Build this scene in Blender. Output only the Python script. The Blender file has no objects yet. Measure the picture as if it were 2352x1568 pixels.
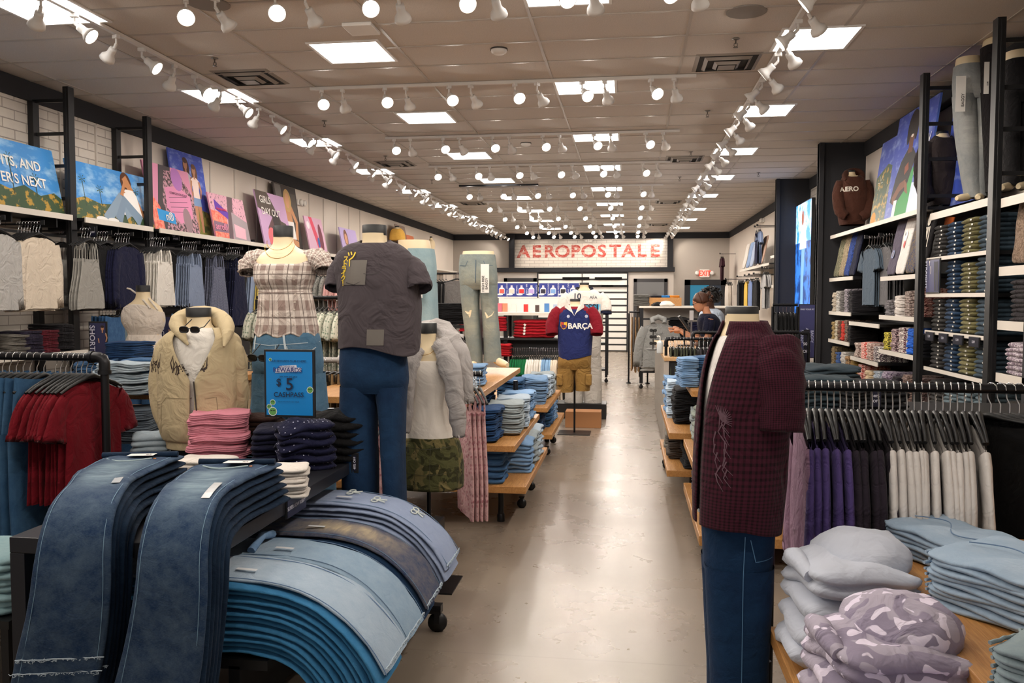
import bpy, math, random, bmesh
from mathutils import Vector, Matrix, noise
from mathutils.bvhtree import BVHTree
PI = math.pi
random.seed(11)
SC = bpy.context.scene
COL = SC.collection
H = 1.6            # eye height
CZ = 3.752         # ceiling height
# ------------------------------------------------------------------ camera
FPX, YAW, PITCH, ROLL = 1931.4, 0.1383, -0.0517, 0.001
cy_, sy_ = math.cos(YAW), math.sin(YAW)
FW = Vector((-sy_*math.cos(PITCH), cy_*math.cos(PITCH), math.sin(PITCH)))
R0 = Vector((cy_, sy_, 0)); U0 = R0.cross(FW)
RT = R0*math.cos(ROLL)+U0*math.sin(ROLL); UP = -R0*math.sin(ROLL)+U0*math.cos(ROLL)
cam_d = bpy.data.cameras.new('camera'); cam = bpy.data.objects.new('camera', cam_d); COL.objects.link(cam)
m = Matrix.Identity(4)
for i_ in range(3):
    m[i_][0] = RT[i_]; m[i_][1] = UP[i_]; m[i_][2] = -FW[i_]
m[2][3] = H
cam.matrix_world = m
cam_d.sensor_width = 36; cam_d.lens = FPX/2352*36; cam_d.clip_start = .05
SC.camera = cam
# ------------------------------------------------------------------ world, exposure
W = bpy.data.worlds.new('world'); SC.world = W; W.use_nodes = True
W.node_tree.nodes['Background'].inputs[0].default_value = (1.0, .93, .86, 1)
W.node_tree.nodes['Background'].inputs[1].default_value = .4
SC.view_settings.view_transform = 'Standard'; SC.view_settings.look = 'None'
SC.view_settings.gamma = 1; SC.view_settings.use_curve_mapping = False
SC.view_settings.exposure = 0.45
CY_ = SC.cycles; CY_.diffuse_bounces = 3; CY_.glossy_bounces = 2; CY_.transmission_bounces = 2; CY_.max_bounces = 5; CY_.caustics_reflective = False; CY_.caustics_refractive = False; CY_.use_adaptive_sampling = True; CY_.adaptive_threshold = .06
SPOT_W = 26.0       # watts of each track lamp
PANEL_E = 5.0       # emission of the ceiling panels
WARM = (1.0, .90, .79)

def at(u, v, x=None, y=None, z=None):
    """point of the place seen at (u, v) of the 2352x1568 photograph on one axis plane"""
    d = FW + RT*((u-1176)/FPX) - UP*((v-784)/FPX)
    t = x/d.x if x is not None else y/d.y if y is not None else (z-H)/d.z
    return Vector((0, 0, H)) + d*t

# ------------------------------------------------------------------ colours and materials
def lin(h):
    if not isinstance(h, str): return tuple(h)[:3]
    h = h.lstrip('#'); c = [int(h[i:i+2], 16)/255 for i in (0, 2, 4)]
    return tuple(x/12.92 if x <= .04045 else ((x+.055)/1.055)**2.4 for x in c)
MATS = {}
class NT:
    def __init__(s, name):
        s.m = bpy.data.materials.new(name); s.m.use_nodes = True; s.t = s.m.node_tree
        s.b = s.t.nodes['Principled BSDF']
    def n(s, typ, **k):
        nd = s.t.nodes.new(typ)
        for a, v in k.items():
            if hasattr(nd, a): setattr(nd, a, v)
        return nd
    def l(s, a, b): s.t.links.new(a, b)
    def val(s, sock, v): sock.default_value = v
    def coord(s, kind='Object', scale=(1, 1, 1)):
        tc = s.n('ShaderNodeTexCoord'); mp = s.n('ShaderNodeMapping'); mp.inputs['Scale'].default_value = scale
        s.l(tc.outputs[kind], mp.inputs[0]); return mp.outputs[0]
    def noise(s, co, scale, detail=3, rough=.5, dist=0):
        nd = s.n('ShaderNodeTexNoise'); nd.inputs['Scale'].default_value = scale; nd.inputs['Detail'].default_value = detail
        nd.inputs['Roughness'].default_value = rough; nd.inputs['Distortion'].default_value = dist
        s.l(co, nd.inputs['Vector']); return nd.outputs['Fac']
    def ramp(s, f, stops, interp='LINEAR'):
        r = s.n('ShaderNodeValToRGB'); e = r.color_ramp; e.interpolation = interp
        while len(e.elements) < len(stops): e.elements.new(.5)
        for i, (p, c) in enumerate(stops):
            e.elements[i].position = p
            c = (c, c, c) if isinstance(c, (int, float)) else lin(c)
            e.elements[i].color = (*c, 1)
        s.l(f, r.inputs[0]); return r.outputs[0]
    def mix(s, fac, a, b, mode='MIX'):
        x = s.n('ShaderNodeMix', data_type='RGBA', blend_type=mode)
        for q, v in ((0, fac), (6, a), (7, b)):
            sock = x.inputs[q]
            if hasattr(v, 'is_output'): s.l(v, sock)
            elif isinstance(v, (int, float)): sock.default_value = v if q == 0 else (v, v, v, 1)
            else: sock.default_value = (*lin(v), 1)
        return x.outputs[2]
    def math(s, op, a, b=0.0, c=0.0):
        x = s.n('ShaderNodeMath', operation=op)
        for sock, v in zip(x.inputs, (a, b, c)):
            if hasattr(v, 'is_output'): s.l(v, sock)
            else: sock.default_value = v
        return x.outputs[0]
    def sep(s, v):
        x = s.n('ShaderNodeSeparateXYZ'); s.l(v, x.inputs[0]); return x.outputs
    def bump(s, hgt, strength, dist=.01, prev=None):
        b = s.n('ShaderNodeBump'); b.inputs['Strength'].default_value = strength; b.inputs['Distance'].default_value = dist
        s.l(hgt, b.inputs['Height'])
        if prev is not None: s.l(prev, b.inputs['Normal'])
        return b.outputs[0]
    def color(s, c):
        if hasattr(c, 'is_output'): s.l(c, s.b.inputs['Base Color'])
        else: s.b.inputs['Base Color'].default_value = (*lin(c), 1)
    def setp(s, rough=.6, metal=0, normal=None, sheen=0, spec=None, coat=0):
        s.b.inputs['Roughness'].default_value = rough; s.b.inputs['Metallic'].default_value = metal
        if sheen: s.b.inputs['Sheen Weight'].default_value = sheen; s.b.inputs['Sheen Roughness'].default_value = .5
        if spec is not None: s.b.inputs['Specular IOR Level'].default_value = spec
        if coat: s.b.inputs['Coat Weight'].default_value = coat
        if normal is not None: s.l(normal, s.b.inputs['Normal'])
def plain(c, rough=.5, metal=0, spec=None, key='', coat=0):
    k = ('p', c, rough, metal, spec)
    if k not in MATS:
        n = NT('plain'); n.setp(rough, metal, spec=spec, coat=coat)
        co = n.coord(); f = n.noise(co, 9, 3)
        n.color(n.mix(n.math('MULTIPLY', f, .18), c, tuple(x*.62 for x in lin(c))))
        MATS[k] = n.m
    return MATS[k]
def flat(c, rough=.55):
    k = ('f', c, rough)
    if k not in MATS:
        n = NT('print'); n.setp(rough); n.color(c); MATS[k] = n.m
    return MATS[k]
def emit(c, s):
    k = ('e', c, s)
    if k not in MATS:
        n = NT('glow'); n.color((0, 0, 0)); n.b.inputs['Emission Color'].default_value = (*lin(c), 1)
        n.b.inputs['Emission Strength'].default_value = s; MATS[k] = n.m
    return MATS[k]
def cloth(c, c2=None, var=.18, wrinkle=.5, scale=9, rand=.12, weave=420, sheen=.04, pat=None, rough=.92):
    k = ('c', c, c2, var, wrinkle, scale, rand, pat)
    if k in MATS: return MATS[k]
    n = NT('cloth'); co = n.coord()
    f = n.noise(co, 14, 5, .65)
    dark = c2 if c2 and not pat else tuple(x*.55 for x in lin(c))
    col = n.mix(n.math('MULTIPLY', f, var*2), c, dark)
    if pat == 'plaid':       # woven check: bands in both directions
        uv = n.sep(n.coord('UV'))
        def band(o, fr, w, ph):
            a = n.math('FRACT', n.math('MULTIPLY_ADD', o, fr, ph)); return n.math('LESS_THAN', a, w)
        a = n.math('ADD', band(uv[0], 12, .42, 0), band(uv[1], 7, .42, 0))
        col = n.mix(n.math('MULTIPLY', a, .42), col, c2)
        b = n.math('MAXIMUM', band(uv[0], 12, .07, .35), band(uv[1], 7, .07, .35))
        col = n.mix(n.math('MULTIPLY', b, .75), col, tuple(x*.35 for x in lin(c2)))
    elif pat == 'gingham':
        uv = n.sep(n.coord('UV'))
        a = n.math('ADD', n.math('LESS_THAN', n.math('FRACT', n.math('MULTIPLY', uv[0], 62)), .42),
                   n.math('LESS_THAN', n.math('FRACT', n.math('MULTIPLY', uv[1], 52)), .42))
        col = n.mix(n.math('MULTIPLY', a, .5), col, c2)
    elif pat == 'camo':
        g = n.noise(co, 13, 1.2, .4, .6); g2 = n.noise(n.coord('Object', (1.3, 1.3, 1.3)), 19, 1.2, .4, .5)
        col = n.mix(n.ramp(g, [(.49, 0.0), (.51, 1.0)]), col, c2)
        col = n.mix(n.ramp(g2, [(.57, 0.0), (.58, 1.0)]), col, tuple(x*.45 for x in lin(c2)))
    elif pat == 'camo2':
        g = n.noise(co, 11, 1.0, .4, .8); g2 = n.noise(n.coord('Object', (1.3, 1.3, 1.3)), 15, 1.0, .4, .7)
        col = n.mix(n.ramp(g, [(.49, 0.0), (.505, 1.0)]), col, c2)
        col = n.mix(n.ramp(g2, [(.60, 0.0), (.61, 1.0)]), col, tuple(min(1, x*1.5+.08) for x in lin(c)))
    elif pat == 'dots':
        vo = n.n('ShaderNodeTexVoronoi'); vo.inputs['Scale'].default_value = 44; vo.inputs['Randomness'].default_value = .2
        n.l(co, vo.inputs['Vector'])
        col = n.mix(n.math('LESS_THAN', vo.outputs['Distance'], .15), col, c2)
    elif pat == 'floral':
        vo = n.n('ShaderNodeTexVoronoi'); vo.inputs['Scale'].default_value = 38; n.l(co, vo.inputs['Vector'])
        col = n.mix(n.math('LESS_THAN', vo.outputs['Distance'], .34), col, c2)
    elif pat == 'stripe':
        uv = n.sep(n.coord('UV'))
        col = n.mix(n.math('LESS_THAN', n.math('FRACT', n.math('MULTIPLY', uv[1], 9)), .4), col, c2)
    elif pat == 'print':     # all-over busy print
        g = n.noise(co, 34, 2, .6, 1.5)
        col = n.mix(n.ramp(g, [(.47, 0.0), (.53, 1.0)]), col, c2)
    if rand:
        oi = n.n('ShaderNodeObjectInfo'); hs = n.n('ShaderNodeHueSaturation')
        n.l(n.math('MULTIPLY_ADD', oi.outputs['Random'], rand*2, 1-rand), hs.inputs['Value']); n.l(col, hs.inputs['Color']); col = hs.outputs[0]
    n.color(col)
    w = n.noise(co, scale, 3, .5, 1.6); nb = n.bump(w, wrinkle*1.3, .03)
    nb = n.bump(n.noise(co, weave, 1), .16, .002, nb)
    n.setp(rough, 0, nb, sheen, spec=.2); MATS[k] = n.m
    return n.m
def denim(base, light, fade=.0, key='', whisker=True, rand=.1, wr=.35, fr=(.08, .2, .36, .5)):
    """denim: mottled indigo; fade = how strongly the thigh (uv v .12-.5) is worn pale"""
    k = ('d', base, light, fade, key)
    if k in MATS: return MATS[k]
    n = NT('denim'); co = n.coord(); uvc = n.coord('UV'); uv = n.sep(uvc)
    f = n.noise(co, 16, 6, .7)
    lb, ll = lin(base), lin(light); mid = tuple(a*.72+b*.28 for a, b in zip(lb, ll))
    col = n.mix(n.ramp(f, [(.3, 0.0), (.75, 1.0)]), base, mid)
    tw = n.noise(n.coord('UV', (60, 900, 1)), 1, 2, .6)
    col = n.mix(n.math('MULTIPLY', n.ramp(tw, [(.45, 0.0), (.8, 1.0)]), .16), col, light)
    if fade:
        du = n.math('ABSOLUTE', n.math('SUBTRACT', uv[0], .5))
        mu = n.ramp(du, [(.07, 1.0), (.2, 0.0)])
        mv = n.ramp(uv[1], [(fr[0], 0.0), (fr[1], 1.0), (fr[2], 1.0), (fr[3], 0.0)])
        wn = n.noise(n.coord('UV', (3, 26, 1)), 1, 3, .6, .8)
        a = n.math('MULTIPLY', n.math('MULTIPLY', mu, mv), n.math('MULTIPLY_ADD', n.ramp(wn, [(.35, 0.0), (.7, 1.0)]), .6, .4))
        col = n.mix(n.math('MULTIPLY', a, fade), col, light)
    if rand:
        oi = n.n('ShaderNodeObjectInfo'); hs = n.n('ShaderNodeHueSaturation')
        n.l(n.math('MULTIPLY_ADD', oi.outputs['Random'], rand*2, 1-rand), hs.inputs['Value']); n.l(col, hs.inputs['Color']); col = hs.outputs[0]
    n.color(col)
    nb = n.bump(n.noise(co, 13, 3, .55, 1.2), wr, .02); nb = n.bump(n.noise(co, 330, 2), .3, .002, nb)
    n.setp(.88, 0, nb, .03, spec=.2); MATS[k] = n.m
    return n.m
def wood(c1, c2, key='x'):
    k = ('w', c1, c2)
    if k in MATS: return MATS[k]
    n = NT('oak'); co = n.coord('Object', (22, 1.6, 22))
    f = n.noise(co, 3, 6, .65, 1.5); g = n.noise(n.coord('Object', (90, 3, 90)), 4, 3, .6)
    col = n.mix(n.ramp(f, [(.35, 0.0), (.65, 1.0)]), c1, c2)
    col = n.mix(n.math('MULTIPLY', n.ramp(g, [(.5, 0.0), (.62, 1.0)]), .35), col, tuple(x*.5 for x in lin(c2)))
    n.color(col); n.setp(.42, 0, n.bump(g, .12, .003)); MATS[k] = n.m
    return n.m
BLACK = plain('#131315', .45); STEEL = plain('#232326', .38, .6); CHROME = plain('#c9c9cc', .18, 1.0)
BLACKP = plain('#0b0b0d', .45); WHITE = plain('#e9e4de', .5); SKIN = plain('#e6d2ad', .42); CAPM = plain('#17181a', .5); CAPTOP = plain('#8a8a88', .4)
OAK = wood('#c8955a', '#a8733c'); OAKL = wood('#d9b384', '#c29564')
SHELF = plain('#ded6cb', .5)

# ------------------------------------------------------------------ mesh builder
class MB:
    def __init__(s): s.v = []; s.f = []; s.mi = []; s.uv = []
    def add(s, vs, fs, mi=0, uv=None):
        o = len(s.v); s.v += [tuple(p) for p in vs]; s.uv += uv if uv else [(0, 0)]*len(vs)
        for f in fs: s.f.append([i+o for i in f]); s.mi.append(mi)
        return s
    def box(s, c, d, mi=0, rot=None):
        x, y, z = d[0]/2, d[1]/2, d[2]/2
        vs = [Vector((a*x, b*y, e*z)) for a in (-1, 1) for b in (-1, 1) for e in (-1, 1)]
        if rot is not None: vs = [rot @ p for p in vs]
        vs = [p+Vector(c) for p in vs]
        return s.add(vs, [(0, 1, 3, 2), (4, 6, 7, 5), (0, 4, 5, 1), (2, 3, 7, 6), (0, 2, 6, 4), (1, 5, 7, 3)], mi)
    def bb(s, a, b, mi=0):
        return s.box([(a[i]+b[i])/2 for i in range(3)], [abs(b[i]-a[i]) for i in range(3)], mi)
    def grid(s, P, uv=None, mi=0, closed=False):
        nr, nc = len(P), len(P[0]); vs = [p for r in P for p in r]
        if uv is None: uv = [(j/(nc-1), i/(nr-1)) for i in range(nr) for j in range(nc)]
        fs = []
        for i in range(nr-1):
            for j in range(nc-1 if not closed else nc):
                k = (j+1) % nc
                fs.append((i*nc+j, i*nc+k, (i+1)*nc+k, (i+1)*nc+j))
        return s.add(vs, fs, mi, uv)
    def cap(s, ring, mi=0, flip=False, uv=None):
        c = sum((Vector(p) for p in ring), Vector())/len(ring); n = len(ring)
        fs = [((i+1) % n, i, n) if flip else (i, (i+1) % n, n) for i in range(n)]
        return s.add(list(ring)+[c], fs, mi, uv)
    def tube(s, pts, r, n=8, mi=0, caps=True):
        pts = [Vector(p) for p in pts]; rs = r if isinstance(r, (list, tuple)) else [r]*len(pts)
        rows = []; prev = None
        for i, p in enumerate(pts):
            t = (pts[min(i+1, len(pts)-1)]-pts[max(i-1, 0)]).normalized()
            if prev is None:
                a = Vector((0, 0, 1)) if abs(t.z) < .9 else Vector((1, 0, 0)); u = t.cross(a).normalized()
            else: u = (prev-t*prev.dot(t)).normalized()
            prev = u; w = t.cross(u)
            rows.append([p+(u*math.cos(2*PI*k/n)+w*math.sin(2*PI*k/n))*rs[i] for k in range(n)])
        s.grid(rows, mi=mi, closed=True)
        if caps: s.cap(rows[0], mi, False); s.cap(rows[-1], mi, True)
        return s
    def lathe(s, prof, c=(0, 0, 0), n=16, mi=0, mat=None):
        rows = []
        for r, z in prof:
            row = [Vector((r*math.cos(2*PI*k/n), r*math.sin(2*PI*k/n), z)) for k in range(n)]
            if mat is not None: row = [mat @ p for p in row]
            rows.append([p+Vector(c) for p in row])
        return s.grid(rows, mi=mi, closed=True)
    def poly(s, pts, mi=0):
        return s.add(pts, [tuple(range(len(pts)))], mi)
    def prism(s, pts, d, mi=0):
        """pts 3-d outline, d extrude vector"""
        n = len(pts); d = Vector(d); a = [Vector(p) for p in pts]; b = [p+d for p in a]
        fs = [tuple(range(n))[::-1], tuple(range(n, 2*n))]+[(i, (i+1) % n, n+(i+1) % n, n+i) for i in range(n)]
        return s.add(a+b, fs, mi)
    def mesh(s, name, mats, smooth=False, recalc=False):
        me = bpy.data.meshes.new(name); me.from_pydata(s.v, [], s.f)
        for mt in (mats if isinstance(mats, (list, tuple)) else [mats]): me.materials.append(mt)
        me.polygons.foreach_set('material_index', s.mi)
        ul = me.uv_layers.new(name='uv')
        buf = []
        for l in me.loops: buf += s.uv[l.vertex_index]
        ul.data.foreach_set('uv', buf)
        if smooth: me.polygons.foreach_set('use_smooth', [True]*len(s.f))
        if recalc:
            b = bmesh.new(); b.from_mesh(me); bmesh.ops.recalc_face_normals(b, faces=b.faces); b.to_mesh(me); b.free()
        me.update(); return me
    def build(s, name, mats, parent=None, smooth=False, loc=None, rz=0, bevel=0, solid=0, sub=0, recalc=False):
        o = bpy.data.objects.new(name, s.mesh(name, mats, smooth, recalc)); COL.objects.link(o)
        if parent is not None: o.parent = parent
        if loc is not None: o.location = loc
        if rz: o.rotation_euler.z = rz
        if solid:
            md = o.modifiers.new('s', 'SOLIDIFY'); md.thickness = solid; md.offset = 0
        if bevel:
            md = o.modifiers.new('b', 'BEVEL'); md.width = bevel; md.segments = 2; md.limit_method = 'ANGLE'
        if sub:
            md = o.modifiers.new('u', 'SUBSURF'); md.levels = sub; md.render_levels = sub
        return o
SEEN = {}
def tag(o, label, cat, group=None):
    o['label'] = label; o['category'] = cat
    if group: o['group'] = group
    nw = len(label.split())
    if nw < 4 or nw > 16: print('LABEL LEN', nw, label)
    if label in SEEN and SEEN[label] != group: print('DUP LABEL', label)
    SEEN[label] = group
    return o
def thing(name, label, cat, loc=(0, 0, 0), rz=0, group=None):
    o = bpy.data.objects.new(name, None); COL.objects.link(o); o.location = loc; o.rotation_euler.z = rz
    o.empty_display_size = .1
    return tag(o, label, cat, group)
def struct(o): o['kind'] = 'structure'; return o
def dup(root, loc, rz=None, label=None, group=None, rot=None):
    r = root.copy(); COL.objects.link(r); r.location = loc
    if rz is not None: r.rotation_euler = (0, 0, rz)
    if rot is not None: r.rotation_euler = rot
    for ch in root.children:
        c = ch.copy(); COL.objects.link(c); c.parent = r
        for g in ch.children:
            d = g.copy(); COL.objects.link(d); d.parent = c
    if label: tag(r, label, root['category'], group or root.get('group'))
    return r
_o = ['first', 'second', 'third', 'fourth', 'fifth', 'sixth', 'seventh', 'eighth', 'ninth', 'tenth', 'eleventh', 'twelfth', 'thirteenth',
      'fourteenth', 'fifteenth', 'sixteenth', 'seventeenth', 'eighteenth', 'nineteenth']
_t = {2: 'twent', 3: 'thirt', 4: 'fort', 5: 'fift', 6: 'sixt'}
def nth(i):
    i += 1
    if i < 20: return _o[i-1]
    a, b = divmod(i, 10)
    return _t[a]+('ieth' if b == 0 else 'y-'+_o[b-1])
def nz(x, y=0., z=0.): return noise.noise(Vector((x, y, z)))
def smooth01(t): t = max(0, min(1, t)); return t*t*(3-2*t)

# ------------------------------------------------------------------ lettering
FONTC = {}
def text_mb(txt, size, mb=None, mi=0, M=None, fine=0, bold=0, space=1.0, align='CENTER', sx=1.0):
    """letters as flat polygons in the local XZ plane (reading along +X, up +Z), facing -Y"""
    k = (txt, fine, bold, space, align)
    if k not in FONTC:
        cu = bpy.data.curves.new('t', 'FONT'); cu.body = txt; cu.size = 1; cu.align_x = align; cu.align_y = 'CENTER'
        cu.space_character = space; cu.offset = bold; cu.resolution_u = 3
        o = bpy.data.objects.new('t', cu); COL.objects.link(o)
        dg = bpy.context.evaluated_depsgraph_get(); me = bpy.data.meshes.new_from_object(o.evaluated_get(dg))
        if fine:
            b = bmesh.new(); b.from_mesh(me); bmesh.ops.triangulate(b, faces=b.faces)
            for _ in range(3):
                es = [e for e in b.edges if e.calc_length() > fine]
                if es: bmesh.ops.subdivide_edges(b, edges=es, cuts=1); bmesh.ops.triangulate(b, faces=b.faces)
            b.to_mesh(me); b.free()
        FONTC[k] = ([tuple(v.co) for v in me.vertices], [tuple(p.vertices) for p in me.polygons])
        bpy.data.objects.remove(o); bpy.data.curves.remove(cu); bpy.data.meshes.remove(me)
    vs, fs = FONTC[k]
    mb = mb or MB()
    vv = [Vector((v[0]*size*sx, 0, v[1]*size)) for v in vs]
    if M is not None: vv = [M @ p for p in vv]
    return mb.add(vv, fs, mi)
def on_surface(mb, target_me, M_t, direction, off=.003):
    """press the flat shape mb (world-like coords of target local) onto the target mesh along direction"""
    bvh = BVHTree.FromPolygons([v.co[:] for v in target_me.vertices], [p.vertices[:] for p in target_me.polygons])
    d = Vector(direction).normalized(); out = []
    for p in mb.v:
        hit = bvh.ray_cast(Vector(p)-d*1.0, d)
        out.append(tuple(hit[0]-d*off) if hit[0] is not None else tuple(p))
    mb.v = out
    return mb
# ================================================================== ROOM
XL, XR, YB, YF = -5.95, 3.22, 28.2, -2.0
def brick_mat():
    n = NT('painted_brick'); co = n.n('ShaderNodeTexCoord'); sp = n.sep(co.outputs['Object'])
    cb = n.n('ShaderNodeCombineXYZ'); n.l(n.math('ADD', sp[0], sp[1]), cb.inputs[0]); n.l(sp[2], cb.inputs[1])
    b = n.n('ShaderNodeTexBrick'); b.inputs['Scale'].default_value = 1; b.inputs['Brick Width'].default_value = .32; b.inputs['Row Height'].default_value = .095
    b.inputs['Mortar Size'].default_value = .006; b.inputs['Mortar Smooth'].default_value = .3
    n.l(cb.outputs[0], b.inputs['Vector'])
    b.inputs['Color1'].default_value = (*lin('#d9d0c6'), 1); b.inputs['Color2'].default_value = (*lin('#cfc6bc'), 1); b.inputs['Mortar'].default_value = (*lin('#9c928a'), 1)
    wc = n.noise(co.outputs['Object'], 30, 4); n.color(n.mix(n.math('MULTIPLY', wc, .25), b.outputs['Color'], '#b8aea4'))
    inv = n.math('SUBTRACT', 1, b.outputs['Fac'])
    n.setp(.8, 0, n.bump(wc, .3, .006, n.bump(inv, .7, .008))); return n.m
BRICK = brick_mat()
def wall_mat(c):
    n = NT('wall_paint'); co = n.coord(); f = n.noise(co, 3, 4); n.color(n.mix(n.math('MULTIPLY', f, .12), c, tuple(x*.8 for x in lin(c))))
    n.setp(.85, 0, n.bump(n.noise(co, 160, 2), .08, .002)); return n.m
WALL = wall_mat('#d8cdc2'); WALLG = wall_mat('#aaa198'); DARK = wall_mat('#26262a'); DARKW = wall_mat('#3b3a3c')
def floor_mat():
    n = NT('polished_concrete'); co = n.coord()
    a = n.noise(co, .9, 5, .6, .4); b = n.noise(co, 2.6, 5, .6); c = n.noise(co, 70, 4, .7)
    col = n.mix(n.ramp(a, [(.15, 0.0), (.85, 1.0)]), '#7f7265', '#988b7c')
    col = n.mix(n.math('MULTIPLY', n.ramp(b, [(.1, 0.0), (.95, 1.0)]), .45), col, '#766a5e')
    col = n.mix(n.math('MULTIPLY', n.noise(co, 22, 3, .6), .14), col, '#6a5f55')
    jt = n.sep(co)
    j = n.math('LESS_THAN', n.math('ABSOLUTE', n.math('SUBTRACT', n.math('FRACT', n.math('MULTIPLY', jt[1], .41)), .5)), .0022)
    col = n.mix(n.math('MULTIPLY', j, .25), col, '#5a5048')
    n.color(col); n.setp(.3, spec=.75)
    r = n.math('MULTIPLY_ADD', b, .12, .22); n.l(r, n.b.inputs['Roughness']); return n.m
struct(MB().bb((XL-.1, YF, -.1), (XR+.1, YB+.1, 0)).build('floor', floor_mat()))
def ceil_mat():
    n = NT('ceiling_tile'); co = n.coord(); f = n.noise(co, 190, 3, .7); g = n.noise(co, 2, 2)
    col = n.mix(n.ramp(f, [(.35, 0.0), (.6, 1.0)]), '#c3bab1', '#dcd3ca'); col = n.mix(n.math('MULTIPLY', g, .12), col, '#b8aea5')
    n.color(col); n.setp(.9, 0, n.bump(f, .25, .003)); return n.m
struct(MB().bb((XL-.1, YF, CZ), (XR+.1, YB+.1, CZ+.12)).build('ceiling', ceil_mat()))
# T-bar grid: lines every tile, proud of the tiles (surface pattern of the ceiling, one piece)
TX0, TY0, TP, TW = -.768, 8.3, 1.2192, .6096
g = MB()
k = 0
x = TX0-TP*4
while x < XR:
    if x > XL: g.bb((x-.012, YF, CZ-.006), (x+.012, YB, CZ+.001))
    x += TP if True else 0
x = TX0+TW/2*0
y = 8.36-.6096*17
while y < YB:
    if y > YF: g.bb((XL, y-.012, CZ-.0065), (XR, y+.012, CZ+.001))
    y += .6096
struct(g.build('trim_0', plain('#b9afa5', .35)))
# walls
struct(MB().bb((XL-.12, YF, 0), (XL, 9.27, CZ), 0).build('wall_left_brick', BRICK))
struct(MB().bb((XL-.12, 9.27, 0), (XL, YB+.12, CZ), 0).build('wall_left', WALL))
struct(MB().bb((XR, YF, 0), (XR+.12, 6.9, CZ), 0).build('wall_right_brick', BRICK))
struct(MB().bb((XR, 6.9, 0), (XR+.12, 12.3, CZ), 0).bb((XR, 16.4, 0), (XR+.12, YB+.12, CZ), 0).build('wall_right', WALL))
struct(MB().bb((XR, 12.3, 0), (XR+.12, 16.4, CZ), 0).build('wall_right_feature', BRICK))
struct(MB().bb((XL-.12, YB, 0), (XR+.12, YB+.12, CZ), 0).build('wall_back', WALLG))
struct(MB().bb((XL, YF, CZ-.2), (XL+.03, YB, CZ-.005)).build('trim_1', DARK))
struct(MB().bb((XR-.03, YF, CZ-.2), (XR, YB, CZ-.005)).build('trim_2', DARK))
struct(MB().bb((XL, YB-.03, CZ-.2), (XR, YB, CZ-.005)).build('trim_3', DARK))
struct(MB().bb((XL, YF, 0), (XL+.015, YB, .13)).build('baseboard_left', DARKW))
struct(MB().bb((XR-.015, YF, 0), (XR, YB, .13)).build('baseboard_right', DARKW))
struct(MB().bb((XL, YB-.015, 0), (XR, YB, .13)).build('baseboard_back', DARKW))
# dark fins standing out from the right wall
struct(MB().bb((2.6, 12.28, 0), (XR, 12.36, CZ-.002)).bb((2.6, 12.24, 0), (2.66, 12.4, CZ-.002)).build('trim_4', DARK))
struct(MB().bb((2.62, 15.85, 0), (XR, 15.93, CZ-.002)).bb((2.62, 15.81, 0), (2.68, 15.97, CZ-.002)).build('trim_5', DARK))
struct(MB().bb((2.7, 6.2, .0), (XR, 6.24, CZ-.3)).build('trim_10', DARK))
# feature sign wall at the back: brick field between two dark posts and a dark beam
fb = at(1170, 560, y=28.0).x; fe = at(1545, 560, y=28.0).x
struct(MB().bb((fb+.1, 28.12, at(1350, 616, y=28).z), (fe-.1, 28.19, CZ-.2)).build('wall_back_brick', BRICK))
struct(MB().bb((fb-.02, 28.0, 2.3), (fb+.16, 28.2, CZ-.01)).build('trim_6', DARK))
struct(MB().bb((fe-.16, 28.0, 2.3), (fe+.02, 28.2, CZ-.01)).build('trim_7', DARK))
# ------------------------------------------------------------------ ceiling fittings
def panel_proto():
    t = thing('ceiling_panel_light', 'square recessed ceiling panel light', 'ceiling light', (0, 0, CZ))
    f = MB(); a = TW/2
    for s in (-1, 1):
        f.bb((s*a-.012 if s > 0 else -a-.012, -a-.012, -.012), (s*a+.012 if s > 0 else -a+.012, a+.012, .0))
        f.bb((-a, s*a-.012, -.012), (a, s*a+.012, .0))
    f.build('frame', WHITE, t)
    MB().bb((-a+.012, -a+.012, -.008), (a-.012, a-.012, -.003)).build('diffuser', emit((1, .96, .92), PANEL_E), t)
    return t
pp = panel_proto(); first = True
PC = [('far left', -4.6306, [5.563, 8.264, 10.96, 13.66, 16.36, 19.06, 21.76, 24.46]),
      ('centre-left', -2.716, [4.2175, 6.9186, 9.62, 12.32, 15.02, 17.72, 20.42, 23.13, 25.83]),
      ('centre', -.762, [5.67, 8.3716, 11.07, 13.77, 16.47, 19.17, 21.88, 24.58, 27.2]),
      ('right', 1.2033, [4.36, 7.0634, 9.765, 12.466, 15.17, 17.87, 20.57, 23.27, 25.97])]
for cn, x, ys in PC:
    for i, y in enumerate(ys):
        lab = f'square ceiling panel light, {nth(i)} from the camera in the {cn} row'
        p = Vector((x+TW/2, y+TW/2, CZ-.001))
        if first: pp.location = p; tag(pp, lab, 'ceiling light', 'ceiling panel lights'); first = False
        else: dup(pp, p, None, lab, 'ceiling panel lights')
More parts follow.
